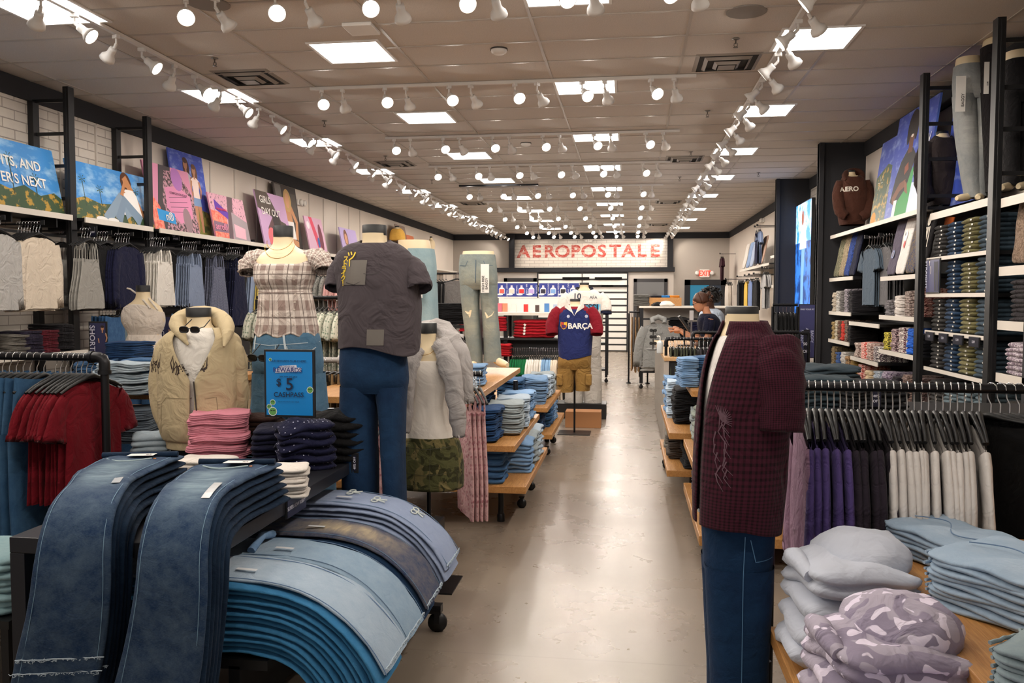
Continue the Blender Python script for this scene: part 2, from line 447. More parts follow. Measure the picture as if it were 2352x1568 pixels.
# spotlight heads
def head_proto():
    t = thing('spotlight', 'white bell-shaped track spotlight head', 'spotlight')
    MB().bb((-.018, -.03, -.03), (.018, .03, .0)).tube([(0, 0, -.03), (0, 0, -.075)], .009, 8).tube([(0, -.0, -.07), (0, .03, -.10)], .013, 8).build('bracket', WHITE, t, bevel=.003)
    ax = Matrix.Rotation(math.radians(52), 4, 'X')      # aims to -Y and down
    off = Vector((0, .035, -.10))
    prof = [(.0, .0), (.028, .0), (.031, -.02), (.031, -.055), (.04, -.075), (.056, -.095), (.062, -.125), (.058, -.125), (.05, -.10)]
    mb = MB(); mb.lathe(prof, off, 20, 0, ax.to_3x3()); mb.build('shade', WHITE, t, True)
    l = MB(); rr = [ax.to_3x3() @ Vector((.055*math.cos(2*PI*k/20), .055*math.sin(2*PI*k/20), -.112))+off for k in range(20)]
    l.cap(rr); l.build('lens', LENS, t)
    return t, ax.to_3x3() @ Vector((0, 0, -1)), off
LENS = emit((1, .93, .84), 30)
hp, haim, hoff = head_proto(); hfirst = True
def spot_light(p, rz, tilt=0, w=SPOT_W, size=85, blend=.6):
    ld = SPOTD.get((w, size))
    if ld is None:
        ld = bpy.data.lights.new('spot', 'SPOT'); ld.energy = w; ld.spot_size = math.radians(size); ld.spot_blend = blend; ld.color = WARM; ld.shadow_soft_size = .05
        SPOTD[(w, size)] = ld
    o = bpy.data.objects.new('lamp_light', ld); COL.objects.link(o)
    d = Matrix.Rotation(rz, 3, 'Z') @ haim; d = (d+Vector((0, 0, -tilt))).normalized()
    o.location = Vector(p)+Matrix.Rotation(rz, 3, 'Z') @ hoff + d*.14
    o.rotation_mode = 'QUATERNION'; o.rotation_quaternion = d.to_track_quat('-Z', 'Y')
SPOTD = {}
def head(p, rz, label, group, light=True, w=SPOT_W, size=85, tilt=0):
    global hfirst
    if hfirst:
        hp.location = p; hp.rotation_euler.z = rz; tag(hp, label, 'spotlight', group); hfirst = False
    else: dup(hp, p, rz, label, group)
    if light: spot_light(p, rz, tilt, w, size)
# cross tracks
CY = [1.2, 3.4, 5.7, 8.36, 11.04, 13.5, 16.2, 18.6, 20.9, 23.2, 25.4, 27.1]
for i, y in enumerate(CY):
    x0, x1 = (-3.25, .62)
    tr = MB().bb((x0, y-.018, CZ-.035), (x1, y+.018, CZ-.007)).build('lighting_track', WHITE)
    tag(tr, f'white lighting track across the ceiling, {nth(i)} from the camera', 'lighting track', 'cross tracks')
    for j in range(6):
        x = -3.02+.664*j
        for s, nm in ((-1, 'rear-facing'), (1, 'front-facing')):
            rz = (random.uniform(-.5, .1) if s > 0 else PI+random.uniform(-.3, .3))
            if s < 0: rz = PI+.5
            head((x+.11*s, y, CZ-.035), rz, f'{nm} spotlight, {nth(j)} from left on the {nth(i)} cross track', 'spotlights on the cross tracks', light=True, w=SPOT_W*(1 if s > 0 else .8)*(.55 if i > 9 else 1))
for nm, x, side, grp in (('left', -4.12, 1, 'spotlights on the left track'), ('right', 1.26, -1, 'spotlights on the right track')):
    tr = MB().bb((x-.018, .5, CZ-.035), (x+.018, 28.0, CZ-.007)).build('lighting_track', WHITE)
    tag(tr, f'long white lighting track running down the {nm} side of the ceiling', 'lighting track')
    y = 1.12; i = 0
    while y < 27.9:
        inward = (i % 2 == 0)
        if nm == 'left': rz = (math.radians(62) if inward else math.radians(-95))+random.uniform(-.2, .2)
        else: rz = (math.radians(-55) if inward else math.radians(75))+random.uniform(-.2, .2)
        head((x, y, CZ-.035), rz, f'{nth(i)} spotlight from the camera on the long {nm} track', grp, light=True, w=SPOT_W*(1.5 if not inward else .85))
        y += (.36 if inward else .52); i += 1
# vents, sprinklers, detectors, speakers
def vent(x, y, w, i, big=True):
    t = thing('ceiling_vent', f'square metal air vent in the ceiling, {i}', 'air vent', (x, y, CZ), 0, 'ceiling vents')
    d = plain('#77706a', .5)
    f = MB()
    for r0, r1, z in ((w/2, w/2-.035, -.012), (w*.36, w*.36-.03, -.03), (w*.2, w*.2-.03, -.045)):
        pr = [(r0, 0 if r0 == w/2 else z+.022), (r1, z)]
        rows = [[Vector((sx*r, sy*r, zz)) for sx, sy in ((-1, -1), (1, -1), (1, 1), (-1, 1))] for r, zz in pr]
        f.grid(rows, closed=True)
    f.build('louvre', plain('#9a928a', .5), t)
    MB().bb((-w*.45, -w*.45, -.006), (w*.45, w*.45, -.003)).build('duct', plain('#23211f', .7), t)
    c = [Vector((sx*w*.13, sy*w*.13, -.05)) for sx, sy in ((-1, -1), (1, -1), (1, 1), (-1, 1))]
    MB().poly(c).build('centre_plate', plain('#9a928a', .5), t)
for (u, v, lab) in ((575, 178, 'nearest beside the left track'), (908, 375, 'second beside the left track'), (1085, 466, 'third beside the left track'),
                    (1668, 143, 'nearest beside the right track'), (1572, 364, 'second beside the right track'), (1535, 463, 'third beside the right track'), (1512, 515, 'farthest on the right')):
    p = at(u, v, z=CZ); vent(p.x, p.y, .58, lab)
for (u, v, lab) in ((493, 133, 'nearest on the left'), (745, 277, 'second on the left'), (885, 358, 'third on the left'), (992, 413, 'fourth on the left'),
                    (1690, 88, 'nearest on the right'), (1625, 254, 'second on the right'), (1587, 348, 'third on the right'), (1561, 406, 'fourth on the right'), (1742, 396, 'beside the screen')):
    p = at(u, v, z=CZ); t = thing('sprinkler_head', f'small metal sprinkler under the ceiling, {lab}', 'sprinkler', (p.x, p.y, CZ), 0, 'sprinklers')
    MB().lathe([(.03, -.001), (.034, -.006), (.012, -.012)], n=14).build('collar', plain('#8b857e', .4, .5), t, True)
    MB().tube([(0, 0, -.01), (0, 0, -.045)], .006, 8).tube([(-.012, 0, -.04), (-.014, 0, -.06), (0, 0, -.07), (.014, 0, -.06), (.012, 0, -.04)], .003, 6).lathe([(0, -.07), (.02, -.072), (.02, -.075), (0, -.076)], n=12).build('nozzle', plain('#6e6862', .35, .8), t)
for (u, v, lab) in ((1146, 112, 'nearest, left of centre'), (1208, 328, 'farther back near the second cross track')):
    p = at(u, v, z=CZ); t = thing('smoke_detector', f'round white smoke detector on the ceiling, {lab}', 'smoke detector', (p.x, p.y, CZ), 0, 'smoke detectors')
    MB().lathe([(.075, 0), (.075, -.012)], n=24).build('base_plate', plain('#3c3836', .6), t, True)
    MB().lathe([(.07, -.012), (.066, -.03), (.045, -.045), (.02, -.05), (0, -.05)], n=24).build('cover', WHITE, t, True)
for (u, v, lab) in ((480, 8, 'left'), (1715, 26, 'right')):
    p = at(u, v, z=CZ)
    sp = MB(); sp.lathe([(.15, -.001), (.15, -.008), (.14, -.011)], n=32); sp.cap([Vector((.14*math.cos(2*PI*k/32), .14*math.sin(2*PI*k/32), -.011)) for k in range(32)])
    tag(sp.build('ceiling_speaker', plain('#8e8781', .7), None, loc=(p.x, p.y, CZ)), f'round grey speaker grille in the ceiling, {lab} of the panels', 'speaker', 'ceiling speakers')
p = at(830, 62, z=CZ)
tag(MB().bb((-.12, -.13, -.03), (.12, .13, 0)).build('occupancy_sensor', WHITE, None, loc=(p.x, p.y, CZ), bevel=.008), 'flat white box on the ceiling behind the nearest panel light', 'sensor')
p = at(1145, 426, z=CZ-.05)
tag(MB().bb((p.x-.75, p.y-.03, CZ-.06), (p.x+.75, p.y+.03, CZ-.03)).build('ceiling_bar', STEEL), 'dark metal bar hanging under the middle of the ceiling', 'bar')
def exitlight(loc, rz, lab):
    t = thing('emergency_light', lab, 'emergency light', loc, rz)
    MB().bb((-.14, -.05, -.05), (.14, 0, .05)).build('housing', WHITE, t, bevel=.01)
    for s in (-1, 1):
        MB().lathe([(0, 0), (.05, 0), (.055, .03), (.04, .05), (0, .045)], (s*.08, -.05, .0), 18, 0, Matrix.Rotation(PI/2, 3, 'X')).build('lamp', plain('#d8d2ca', .25), t, True)
exitlight((XL+.0, 14.7, 3.32), PI/2, 'small emergency light on the left wall behind the posters')
exitlight((XR, at(1745, 510, x=XR-.1).y, at(1745, 512, x=XR).z), -PI/2, 'small round emergency light high on the far right wall')
exitlight((at(1352, 553, y=28.1).x, 28.1, at(1352, 553, y=28.1).z), 0, 'twin-lamp emergency light above the red wall lettering')
# wall lettering: worn red stencil letters painted on the brick, cut through by horizontal bare courses
def worn_red():
    n = NT('worn_red_paint'); co = n.coord(); f = n.noise(n.coord('Object', (1, 1, 5)), 5, 4, .6)
    n.color(n.mix(n.ramp(f, [(.47, 0.0), (.68, 1.0)]), '#a83a30', '#d8b4a6')); n.setp(.8); return n.m
z0 = at(1350, 578, y=28.1).z; xc = at(1352, 578, y=28.1).x
tw = at(1517, 578, y=28.1).x-at(1187, 578, y=28.1).x
t = thing('wall_lettering', 'large worn red stencil letters reading AEROPOSTALE on the back brick wall', 'lettering', (xc, 28.11, z0))
for i, ch in enumerate('AEROPOSTALE'):
    mb = text_mb(ch, .56, bold=.03, sx=1.1)
    mb.build('letter', worn_red() if i == 0 else bpy.data.materials['worn_red_paint'], t, loc=(-tw/2+.2+(tw-.4)*i/10, 0, 0))
# ================================================================== GARMENTS AND FIXTURES
def se(a, e):   # signed power for superellipses
    return math.copysign(abs(a)**e, a)
MESHC = {}
def folded_mesh(w, d, t, L, mat, seed=0, puff=.25, wav=.006, rr=.02, name='folded_garment', n=10, lobe=1.0):
    """folded garment: L folded layers showing all round, soft top"""
    k = (round(w, 3), round(d, 3), round(t, 4), L, mat.name, seed, puff, lobe)
    if k in MESHC: return MESHC[k]
    N = 4*n; ring0 = []
    hw, hd = w/2, d/2; r = min(max(rr, min(w, d)*.16), hw*.5, hd*.5)
    for q, (sx, sy) in enumerate(((1, -1), (1, 1), (-1, 1), (-1, -1))):
        for i in range(n):
            a = -PI/2+q*PI/2+(i/(n-1))*PI/2 if False else None
            ring0.append((q, i))
    pts = []
    per = [(-hw, -hd), (hw, -hd), (hw, hd), (-hw, hd)]
    for q in range(4):
        a, b = per[q], per[(q+1) % 4]
        for i in range(n):
            f = i/n
            pts.append((a[0]+(b[0]-a[0])*f, a[1]+(b[1]-a[1])*f))
    def ringpt(p, ins, z):
        x, y = p; e = 7
        # rounded rectangle through superellipse-like pull of the corners
        cx = max(0, abs(x)-(hw-r)); cy = max(0, abs(y)-(hd-r))
        if cx > 0 and cy > 0:
            l = math.hypot(cx, cy)
            if l > r: x = math.copysign(hw-r+cx*r/l, x); y = math.copysign(hd-r+cy*r/l, y)
        nn = nz(p[0]*9+seed, p[1]*9, z*30+seed*3)
        x *= (1-ins/hw); y *= (1-ins/hd)
        x += nn*.012*(hw/.15)*.6*math.copysign(1, x); y += nn*.008*math.copysign(1, y)
        zz = z+wav*nz(x*7+seed*5, y*7, 1.3)*2
        return Vector((x, y, zz))
    rows = []; lv = L*4
    for j in range(lv+1):
        ph = (j % 4)/4; z = t*j/lv
        ins = t/L*.5*lobe*(1-math.sin(PI*((j % 4)/4 if j % 4 else 0))) if True else 0
        if j in (0, lv): ins = t/L*.55
        rows.append([ringpt(p, ins, z) for p in pts])
    for s, up in ((.8, .6), (.55, .9), (.25, 1.0)):
        rows.append([Vector((p.x*s, p.y*s, t+puff*t/L*up+wav*nz(p.x*s*7+seed*5, p.y*s*7, 1.3)*2+.004*nz(p.x*s*22, p.y*s*22, seed))) for p in rows[lv]])
    mb = MB(); vN = len(rows)
    uv = [(.5+p.x/w, .5+p.y/d) for rw in rows for p in rw]
    mb.grid(rows, uv, 0, True); mb.cap(rows[-1], 0, True); mb.cap(rows[0], 0, False)
    me = mb.mesh(name, mat, True, True); MESHC[k] = me
    return me
TOTAL = {}
def put(me, name, loc, rz, label, cat, group, rx=0, ry=0):
    o = bpy.data.objects.new(name, me); COL.objects.link(o); o.location = loc; o.rotation_euler = (rx, ry, rz)
    TOTAL[name] = TOTAL.get(name, 0)+1
    return tag(o, label, cat, group)
def pile(x, y, z, n, mat, desc, place, w=.26, d=.3, t=.03, L=2, rz=0, jit=.008, name='folded_jeans', cat='jeans', seed=0, taper=0, rx=0, lobe=1.0, puff=.25, sticker=None, mats=None, wav=.006, nmax=1):
    grp = f'{desc} {place}'
    top = None
    for i in range(n):
        mt = mats[i % len(mats)] if mats else mat
        me = folded_mesh(w, d, t, L, mt, (seed+i) % 3, puff, wav, name=name, lobe=lobe)
        k = n-1-i
        lab = f'{desc}, {"topmost" if k == 0 else nth(k)+" from top"}, {place}' if n > 1 else f'{desc}, {place}'
        o = put(me, name, (x+random.uniform(-jit, jit), y+random.uniform(-jit, jit), z+i*t*.97), rz+random.uniform(-.03, .03), lab, cat, grp, rx)
        o.scale = (1+random.uniform(-.02, .02), 1+random.uniform(-.03, .03), 1)
        if sticker and (sticker != 'top' or k == 0):
            sme = MESHC.get('stick')
            if sme is None:
                m_ = MB(); m_.bb((-.012, -.004, -.006), (.012, 0, .006)); sme = m_.mesh('size_sticker', plain('#d8d4cc', .3)); MESHC['stick'] = sme
            s_ = bpy.data.objects.new('size_sticker', sme); COL.objects.link(s_); s_.parent = o; s_.location = (w*.3, -d/2-.003, t*.5)
        top = o
    return top

def loft(mb, rings, n=32, sub=4, fold=.0, fk=(3, 6), seed=0, mi=0, e=2.3, a0=None, gap=None, caps=(False, False), uvs=(1, 1), droop=None, thick=0):
    """rings (z, cx, cy, rx, ry) smoothly interpolated. gap(z)->half angle left open at angle a0"""
    R = []
    if a0 is None: a0 = -PI/2 if gap else PI/2
    def cr(p0, p1, p2, p3, t):
        return .5*((2*p1)+(-p0+p2)*t+(2*p0-5*p1+4*p2-p3)*t*t+(-p0+3*p1-3*p2+p3)*t**3)
    for i in range(len(rings)-1):
        q = [rings[max(i-1, 0)], rings[i], rings[i+1], rings[min(i+2, len(rings)-1)]]
        for s in range(sub):
            R.append([cr(q[0][k], q[1][k], q[2][k], q[3][k], s/sub) for k in range(5)])
    R.append(list(rings[-1][:5]))
    rows = []; uv = []
    for i, (z, cx, cy, rx, ry) in enumerate(R):
        v = i/(len(R)-1); gp = gap(z) if gap else 0; row = []
        m_ = n if gap else n
        for j in range(m_+1):
            f = j/m_; a = a0+gp+(2*PI-2*gp)*f
            c, s = math.cos(a), math.sin(a)
            x = se(c, 2/e)*rx; y = se(s, 2/e)*ry
            k = 1+(fold*(nz(c*fk[0]+seed, s*fk[0], z*fk[1]+seed)+.5*nz(c*fk[0]*2.3, s*fk[0]*2.3+seed, z*fk[1]*2.2)) if fold else 0)
            dz = droop(a, v) if droop else 0
            row.append(Vector((cx+x*k, cy+y*k, z+dz))); uv.append((f*uvs[0], v*uvs[1]))
        rows.append(row)
    mb.grid(rows, uv, mi)
    if caps[0]: mb.cap(rows[0][:-1], mi, False)
    if caps[1]: mb.cap(rows[-1][:-1], mi, True)
    return rows
def sleeve(mb, pts, rad, n=18, flat=.75, seed=0, fold=.09, mi=0, sub=3, cuff=True, ax=None):
    """cloth tube through pts with radii; open at the end, turned in"""
    P = []; Rr = []
    for i in range(len(pts)-1):
        for s in range(sub):
            t = s/sub; a = [Vector(pts[max(i-1, 0)]), Vector(pts[i]), Vector(pts[i+1]), Vector(pts[min(i+2, len(pts)-1)])]
            P.append(.5*((2*a[1])+(-a[0]+a[2])*t+(2*a[0]-5*a[1]+4*a[2]-a[3])*t*t+(-a[0]+3*a[1]-3*a[2]+a[3])*t**3)); Rr.append(rad[i]*(1-t)+rad[i+1]*t)
    P.append(Vector(pts[-1])); Rr.append(rad[-1])
    if cuff:
        P.append(P[-1]-(P[-1]-P[-2]).normalized()*.03); Rr.append(rad[-1]*.9)
    rows = []; ref = Vector(ax) if ax else Vector((0, 1, 0))
    for i, p in enumerate(P):
        j = min(i, len(P)-3) if cuff else i
        t = (P[min(j+1, len(P)-1)]-P[max(j-1, 0)]).normalized()
        u = (ref-t*ref.dot(t)).normalized(); w = t.cross(u); row = []
        for k in range(n+1):
            a = 2*PI*k/n; q = 1+fold*(nz(math.cos(a)*2+seed, math.sin(a)*2, i*.5+seed)*1.6)
            row.append(p+(w*math.cos(a)+u*math.sin(a)*flat)*Rr[i]*q)
        rows.append(row)
    mb.grid(rows, None, mi)
    return rows
# ---------- hanging garments: local X = hanger width, Z down from the rail at 0
def hang_top(hw=.2, hem=.23, ln=.62, t=.022, sl=.0, neck=.07, dip=.05, seed=0, sw=.085, se_=.06, n=20, rows_=12, wave=.005, spread=.05, top=-.12, uvs=(1, 1), slope=.28):
    mb = MB(); R = []; uv = []
    for i in range(rows_+1):
        v = i/rows_; row = []
        bw = hw+(hem-hw)*smooth01(v*1.1)
        for j in range(2*n):
            a = 2*PI*j/(2*n); c, s = math.cos(a), math.sin(a)
            x = se(c, .8)*bw*(1-.0*v)
            tt = t*(.55+.45*min(1, v*4))
            y = se(s, .9)*tt
            ax_ = abs(x)
            zt = top-slope*max(0, ax_-neck*.6)
            if ax_ < neck: zt -= (dip if s < 0 else dip*.25)*math.cos(ax_/neck*PI/2)
            z = zt*(1-v)+v*(top-ln)
            y += wave*v*nz(x*16+seed*7, 3, v*1.5+seed)*2
            z += .012*v*nz(x*7, seed*3, 5)
            row.append(Vector((x, y, z))); uv.append((j/(2*n), v))
        R.append(row)
    mb.grid(R, uv, 0, True)
    if sl > 0:
        for s in (-1, 1):
            p0 = Vector((s*(hw-.015), 0, top-slope*(hw-neck*.6)-.03))
            pts = [p0, p0+Vector((s*spread*.7, 0, -sl*.35)), p0+Vector((s*spread, .004*seed, -sl))]
            sleeve(mb, pts, [sw*.85, sw*.85, se_], 12, .3, seed+s, .12, ax=(0, 1, 0))
    return mb
def hang_strap(w=.15, hem=.18, ln=.42, t=.018, seed=0, gap=.13, straps=.085, wide=.012):
    """tank or camisole: body below two straps"""
    mb = hang_top(w, hem, ln, t, 0, w*.8, .05, seed, top=-.12-gap, slope=.06)
    for s in (-1, 1):
        for yy in (-1, 1):
            mb.tube([(s*straps, 0, -.125), (s*straps*1.1, yy*.012, -.12-gap*.5), (s*straps*1.15, yy*.014, -.12-gap-.035)], wide, 5, 0)
    return mb
def hang_pants(hw=.19, ln=.95, leg=.115, t=.022, seed=0, top=-.1, n=10, crotch=.28, hem=None, fold=.012):
    mb = MB(); hem = hem or leg
    R = []
    for i in range(5):
        v = i/4; z = top-crotch*v; row = []
        for j in range(24):
            a = 2*PI*j/24; row.append(Vector((se(math.cos(a), .7)*(hw+.035*v), se(math.sin(a), .8)*t, z+.01*math.cos(a*2)*(1-v))))
        R.append(row)
    mb.grid(R, [(j/24, i/4*.28) for i in range(5) for j in range(24)], 0, True)
    for s in (-1, 1):
        R = []; m_ = 9
        for i in range(m_):
            v = i/(m_-1); z = top-crotch*.93-(ln-crotch*.93)*v; row = []; lw = leg+(hem-leg)*v
            cx = s*(lw+.002)
            for j in range(16):
                a = 2*PI*j/16; yy = se(math.sin(a), .8)*t*(1+.2*nz(v*5, a, seed))
                row.append(Vector((cx+se(math.cos(a), .7)*lw, yy+fold*v*nz(cx*9+math.cos(a)*2, seed*3, v*2)*2, z)))
            R.append(row)
        mb.grid(R, [(j/16, .26+i/(m_-1)*.74) for i in range(m_) for j in range(16)], 0, True); mb.cap(R[-1], 0, True)
    return mb
def hanger_proto(kind='top', r=.0024):
    t = bpy.data.objects.new('clothes_hanger', None); COL.objects.link(t)
    hk = [(0, 0, -.10), (0, 0, -.045)]+[(.02*math.sin(a), 0, .0-.02*math.cos(a)) for a in [math.radians(d) for d in (20, 60, 100, 140, 180, 215, 240)]]
    hk = [(0, 0, -.10), (0, 0, -.055), (.012, 0, -.035)]+[(.021*math.cos(math.radians(d)), 0, .021*math.sin(math.radians(d))) for d in (-45, -10, 30, 70, 110, 150, 190)]
    MB().tube(hk, r, 6).build('hook', CHROME, t, True)
    b = MB()
    if kind == 'top':
        pts = [(-.2, 0, -.165), (-.15, 0, -.14), (-.07, 0, -.112), (-.03, 0, -.1), (0, 0, -.092), (.03, 0, -.1), (.07, 0, -.112), (.15, 0, -.14), (.2, 0, -.165)]
        b.tube(pts, [.007, .008, .009, .011, .014, .011, .009, .008, .007], 6)
    else:
        b.tube([(-.17, 0, -.108), (-.05, 0, -.102), (0, 0, -.095), (.05, 0, -.102), (.17, 0, -.108)], [.006, .007, .012, .007, .006], 6)
    b.build('body', BLACKP, t, True)
    if kind == 'pants':
        for s in (-1, 1):
            MB().bb((s*.15-.014, -.016, -.155), (s*.15+.014, .016, -.1)).build('clip', BLACKP, t, bevel=.004)
    return t
HP = {}
HANGERS = [0]
def rail_fill(p0, p1, items, place, rz, kind='top', order='from the left', hang=True, jit=.004, drop=0.0, hmax=None, start=0):
    """items: list of (count, mesh list, name, category, description). garments and hangers one by one along p0-p1"""
    n = sum(i[0] for i in items); p0 = Vector(p0); p1 = Vector(p1); k = 0
    for cnt, meshes, nm, cat, desc in items:
        for c in range(cnt):
            f = (k+.5)/n; p = p0.lerp(p1, f); a = rz+random.uniform(-.05, .05)
            if meshes:
                o = put(meshes[k % len(meshes)], nm, p+Vector((random.uniform(-jit, jit), random.uniform(-jit, jit), -drop)), a, f'{desc}, {nth(c)} {order}, {place}' if cnt > 1 else f'{desc}, {place}', cat, f'{desc} {place}')
                o.scale = (random.uniform(.98, 1.03), 1, random.uniform(.98, 1.02))
            if hang:
                hp_ = HP.get(kind)
                lab = f'black clothes hanger, {nth(k)} {order}, {place}'
                if hp_ is None:
                    HP[kind] = hanger_proto(kind); hp_ = HP[kind]; hp_.location = p; hp_.rotation_euler = (0, 0, a); tag(hp_, lab, 'clothes hanger', 'hangers '+place)
                else: dup(hp_, p, a, lab, 'hangers '+place) if not hp_.get('category') is None else None
                HANGERS[0] += 1
            k += 1
FARH = MB()
def rail_far(p0, p1, items, place, rz, order='from the left', n_h=True, drop=0.0):
    """far rail: garments one by one, hanger bodies and hooks collected in one mass"""
    rail_fill(p0, p1, items, place, rz, hang=False, order=order, drop=drop)
    if n_h:
        n = sum(i[0] for i in items)
        for k in range(n):
            p = Vector(p0).lerp(Vector(p1), (k+.5)/n); u = Vector((math.cos(rz), math.sin(rz), 0))
            FARH.tube([p-u*.18+Vector((0, 0, -.15)), p+Vector((0, 0, -.09)), p+u*.18+Vector((0, 0, -.15))], .006, 4, 0)
            FARH.tube([p+Vector((0, 0, -.09)), p+Vector((0, 0, -.03)), p+u*.015+Vector((0, 0, .015)), p-u*.02+Vector((0, 0, .02))], .003, 4, 1)
def G(key, fn, mat, nm='hanging_garment', smooth=True, var=2):
    """cache of garment meshes: var variants"""
    k = ('G', key, mat.name)
    if k not in MESHC: MESHC[k] = [fn(s).mesh(nm, mat, smooth) for s in range(var)]
    return MESHC[k]
def pipe_rack(name, label, p0, p1, z, floor_z=0., posts=(0, 1), mat=None, r=.016, cat='clothes rack', foot=True, fit=True):
    """pipe clothes rail from p0 to p1 (x,y) at height z with posts down to the floor"""
    mat = mat or STEEL; t = thing(name, label, cat, (p0[0], p0[1], floor_z)); d = Vector((p1[0]-p0[0], p1[1]-p0[1], 0)); hz = z-floor_z
    MB().tube([(0, 0, hz), (d.x, d.y, hz)], r, 12).build('rail', mat, t, True)
    for f in posts:
        q = d*f
        MB().tube([(q.x, q.y, .02), (q.x, q.y, hz-.02)], r, 12).build('post', mat, t, True)
        if fit:
            e = MB(); u = d.normalized()*(1 if f < .5 else -1)
            e.tube([(q.x, q.y, hz-.075), (q.x, q.y, hz-.03), (q.x+u.x*.008, q.y+u.y*.008, hz-.008), (q.x+u.x*.03, q.y+u.y*.03, hz), (q.x+u.x*.07, q.y+u.y*.07, hz)], r*1.35, 12)
            e.tube([(q.x, q.y, hz-.085), (q.x, q.y, hz-.065)], r*1.6, 12).tube([(q.x+u.x*.06, q.y+u.y*.06, hz), (q.x+u.x*.078, q.y+u.y*.078, hz)], r*1.6, 12)
            e.build('elbow', mat, t, True)
        if foot: MB().lathe([(0, .02), (.03, .02), (.045, .012), (.05, 0)], (q.x, q.y, 0), 16).build('foot', mat, t, True)
    return t
def caster(parent, x, y, z=0.0, r=.035):
    t = MB(); t.lathe([(0, -.014), (r, -.014), (r*1.05, 0), (r, .014), (0, .014)], (x, y, z+r), 18, 0, Matrix.Rotation(PI/2, 3, 'X'))
    o = t.build('caster', BLACKP, parent, True)
    f = MB(); f.bb((x-.012, y-.022, z+r), (x+.012, y-.016, z+r*2.4)); f.bb((x-.012, y+.016, z+r), (x+.012, y+.022, z+r*2.4)); f.bb((x-.02, y-.022, z+r*2.3), (x+.02, y+.022, z+r*2.5))
    f.build('fork', STEEL, o)
def sign(name, label, loc, rz, w, h, col, lines, frame=BLACK, fw=.012, th=.012, cat='sign', tilt=0, extra=None, post=None, group=None):
    """framed sign board: lines = (text, size, x, z, colour[, rot])"""
    t = thing(name, label, cat, loc, rz, group); t.rotation_euler.x = tilt
    b = MB().bb((-w/2, 0, 0), (w/2, th, h)); b.build('frame', frame, t, bevel=.002)
    MB().bb((-w/2+fw, -.002, fw), (w/2-fw, 0.001, h-fw)).build('panel', flat(col, .35), t)
    for ln in lines:
        tx, sz, x, z, c = ln[:5]; M_ = Matrix.Translation((x, -.0035 if not extra else -.0105, z))
        if len(ln) > 5: M_ = M_ @ Matrix.Rotation(math.radians(ln[5]), 4, 'Y')
        text_mb(tx, sz, M=M_, bold=.012).build('lettering', flat(c), t)
    if extra:
        mb, mats = extra
        mb.build('picture', mats, t)
    if post: MB().tube([(0, th/2, -post), (0, th/2, 0)], .008, 8).build('post', frame, t, True)
    return t
# ---------- picture shapes for posters (flat print in the board's own XZ plane)
class Pic:
    def __init__(s): s.mb = MB(); s.mats = []; s.k = 0
    def m(s, c):
        mt = c if hasattr(c, 'node_tree') else flat(c)
        if mt not in s.mats: s.mats.append(mt)
        return s.mats.index(mt)
    def p(s, pts, c):
        s.k += 1; y = -.001-.00012*s.k
        s.mb.poly([(x, y, z) for x, z in pts], s.m(c)); return s
    def e(s, x, z, rx, rz, c, n=16, rot=0):
        cr_, sr = math.cos(rot), math.sin(rot)
        return s.p([(x+rx*math.cos(a)*cr_-rz*math.sin(a)*sr, z+rx*math.cos(a)*sr+rz*math.sin(a)*cr_) for a in [2*PI*i/n for i in range(n)]], c)
    def limb(s, pts, ws, c):
        L_, R_ = [], []
        for i, (x, z) in enumerate(pts):
            a, b = pts[max(i-1, 0)], pts[min(i+1, len(pts)-1)]; dx, dz = b[0]-a[0], b[1]-a[1]; l = math.hypot(dx, dz) or 1
            L_.append((x-dz/l*ws[i], z+dx/l*ws[i])); R_.append((x+dz/l*ws[i], z-dx/l*ws[i]))
        for i in range(len(pts)-1):
            s.p([L_[i], L_[i+1], R_[i+1], R_[i]], c)
        return s
    def person(s, x, z, h, skin, hair, top, bottom, pose=0, long=True):
        """standing figure, feet at z"""
        u = h/7.6
        for q in (-1, 1):
            s.limb([(x+q*.35*u, z+3.7*u), (x+q*.45*u, z+1.9*u), (x+q*.5*u, z+.1*u)], [.42*u, .3*u, .2*u], skin if bottom[1] else bottom[0])
        if bottom[1]: s.p([(x-.85*u, z+3*u), (x-.1*u, z+3*u), (x+.1*u, z+3*u), (x+.85*u, z+3*u), (x+.65*u, z+4.3*u), (x-.65*u, z+4.3*u)], bottom[0])
        if long: s.e(x+.1*u, z+6.6*u, .62*u, 1.1*u, hair)
        s.p([(x-.65*u, z+3.9*u), (x+.65*u, z+3.9*u), (x+.62*u, z+4.8*u), (x+.85*u, z+5.9*u), (x+.3*u, z+6.2*u), (x-.3*u, z+6.2*u), (x-.85*u, z+5.9*u), (x-.62*u, z+4.8*u)], top)
        s.limb([(x-.8*u, z+5.8*u), (x-1.05*u, z+4.7*u), (x-.9*u, z+3.6*u)], [.2*u, .17*u, .13*u], skin)
        s.limb([(x+.8*u, z+5.8*u), (x+1.1*u, z+4.8*u), (x+.8*u, z+3.9*u)], [.2*u, .17*u, .13*u], skin)
        s.p([(x-.17*u, z+6*u), (x+.17*u, z+6*u), (x+.15*u, z+6.6*u), (x-.15*u, z+6.6*u)], skin)
        s.e(x, z+7*u, .38*u, .52*u, skin); s.e(x, z+7.4*u, .44*u, .3*u, hair)
        return s
def printmat(c1, c2, scale=18, th=.5, det=3, stretch=(1, 1, 1), soft=.04):
    k = ('pr', c1, c2, scale, th)
    if k not in MATS:
        n = NT('printed_pattern'); f = n.noise(n.coord('Object', stretch), scale, det, .6)
        n.color(n.mix(n.ramp(f, [(th-soft, 0.0), (th+soft, 1.0)]), c1, c2)); n.setp(.4); MATS[k] = n.m
    return MATS[k]
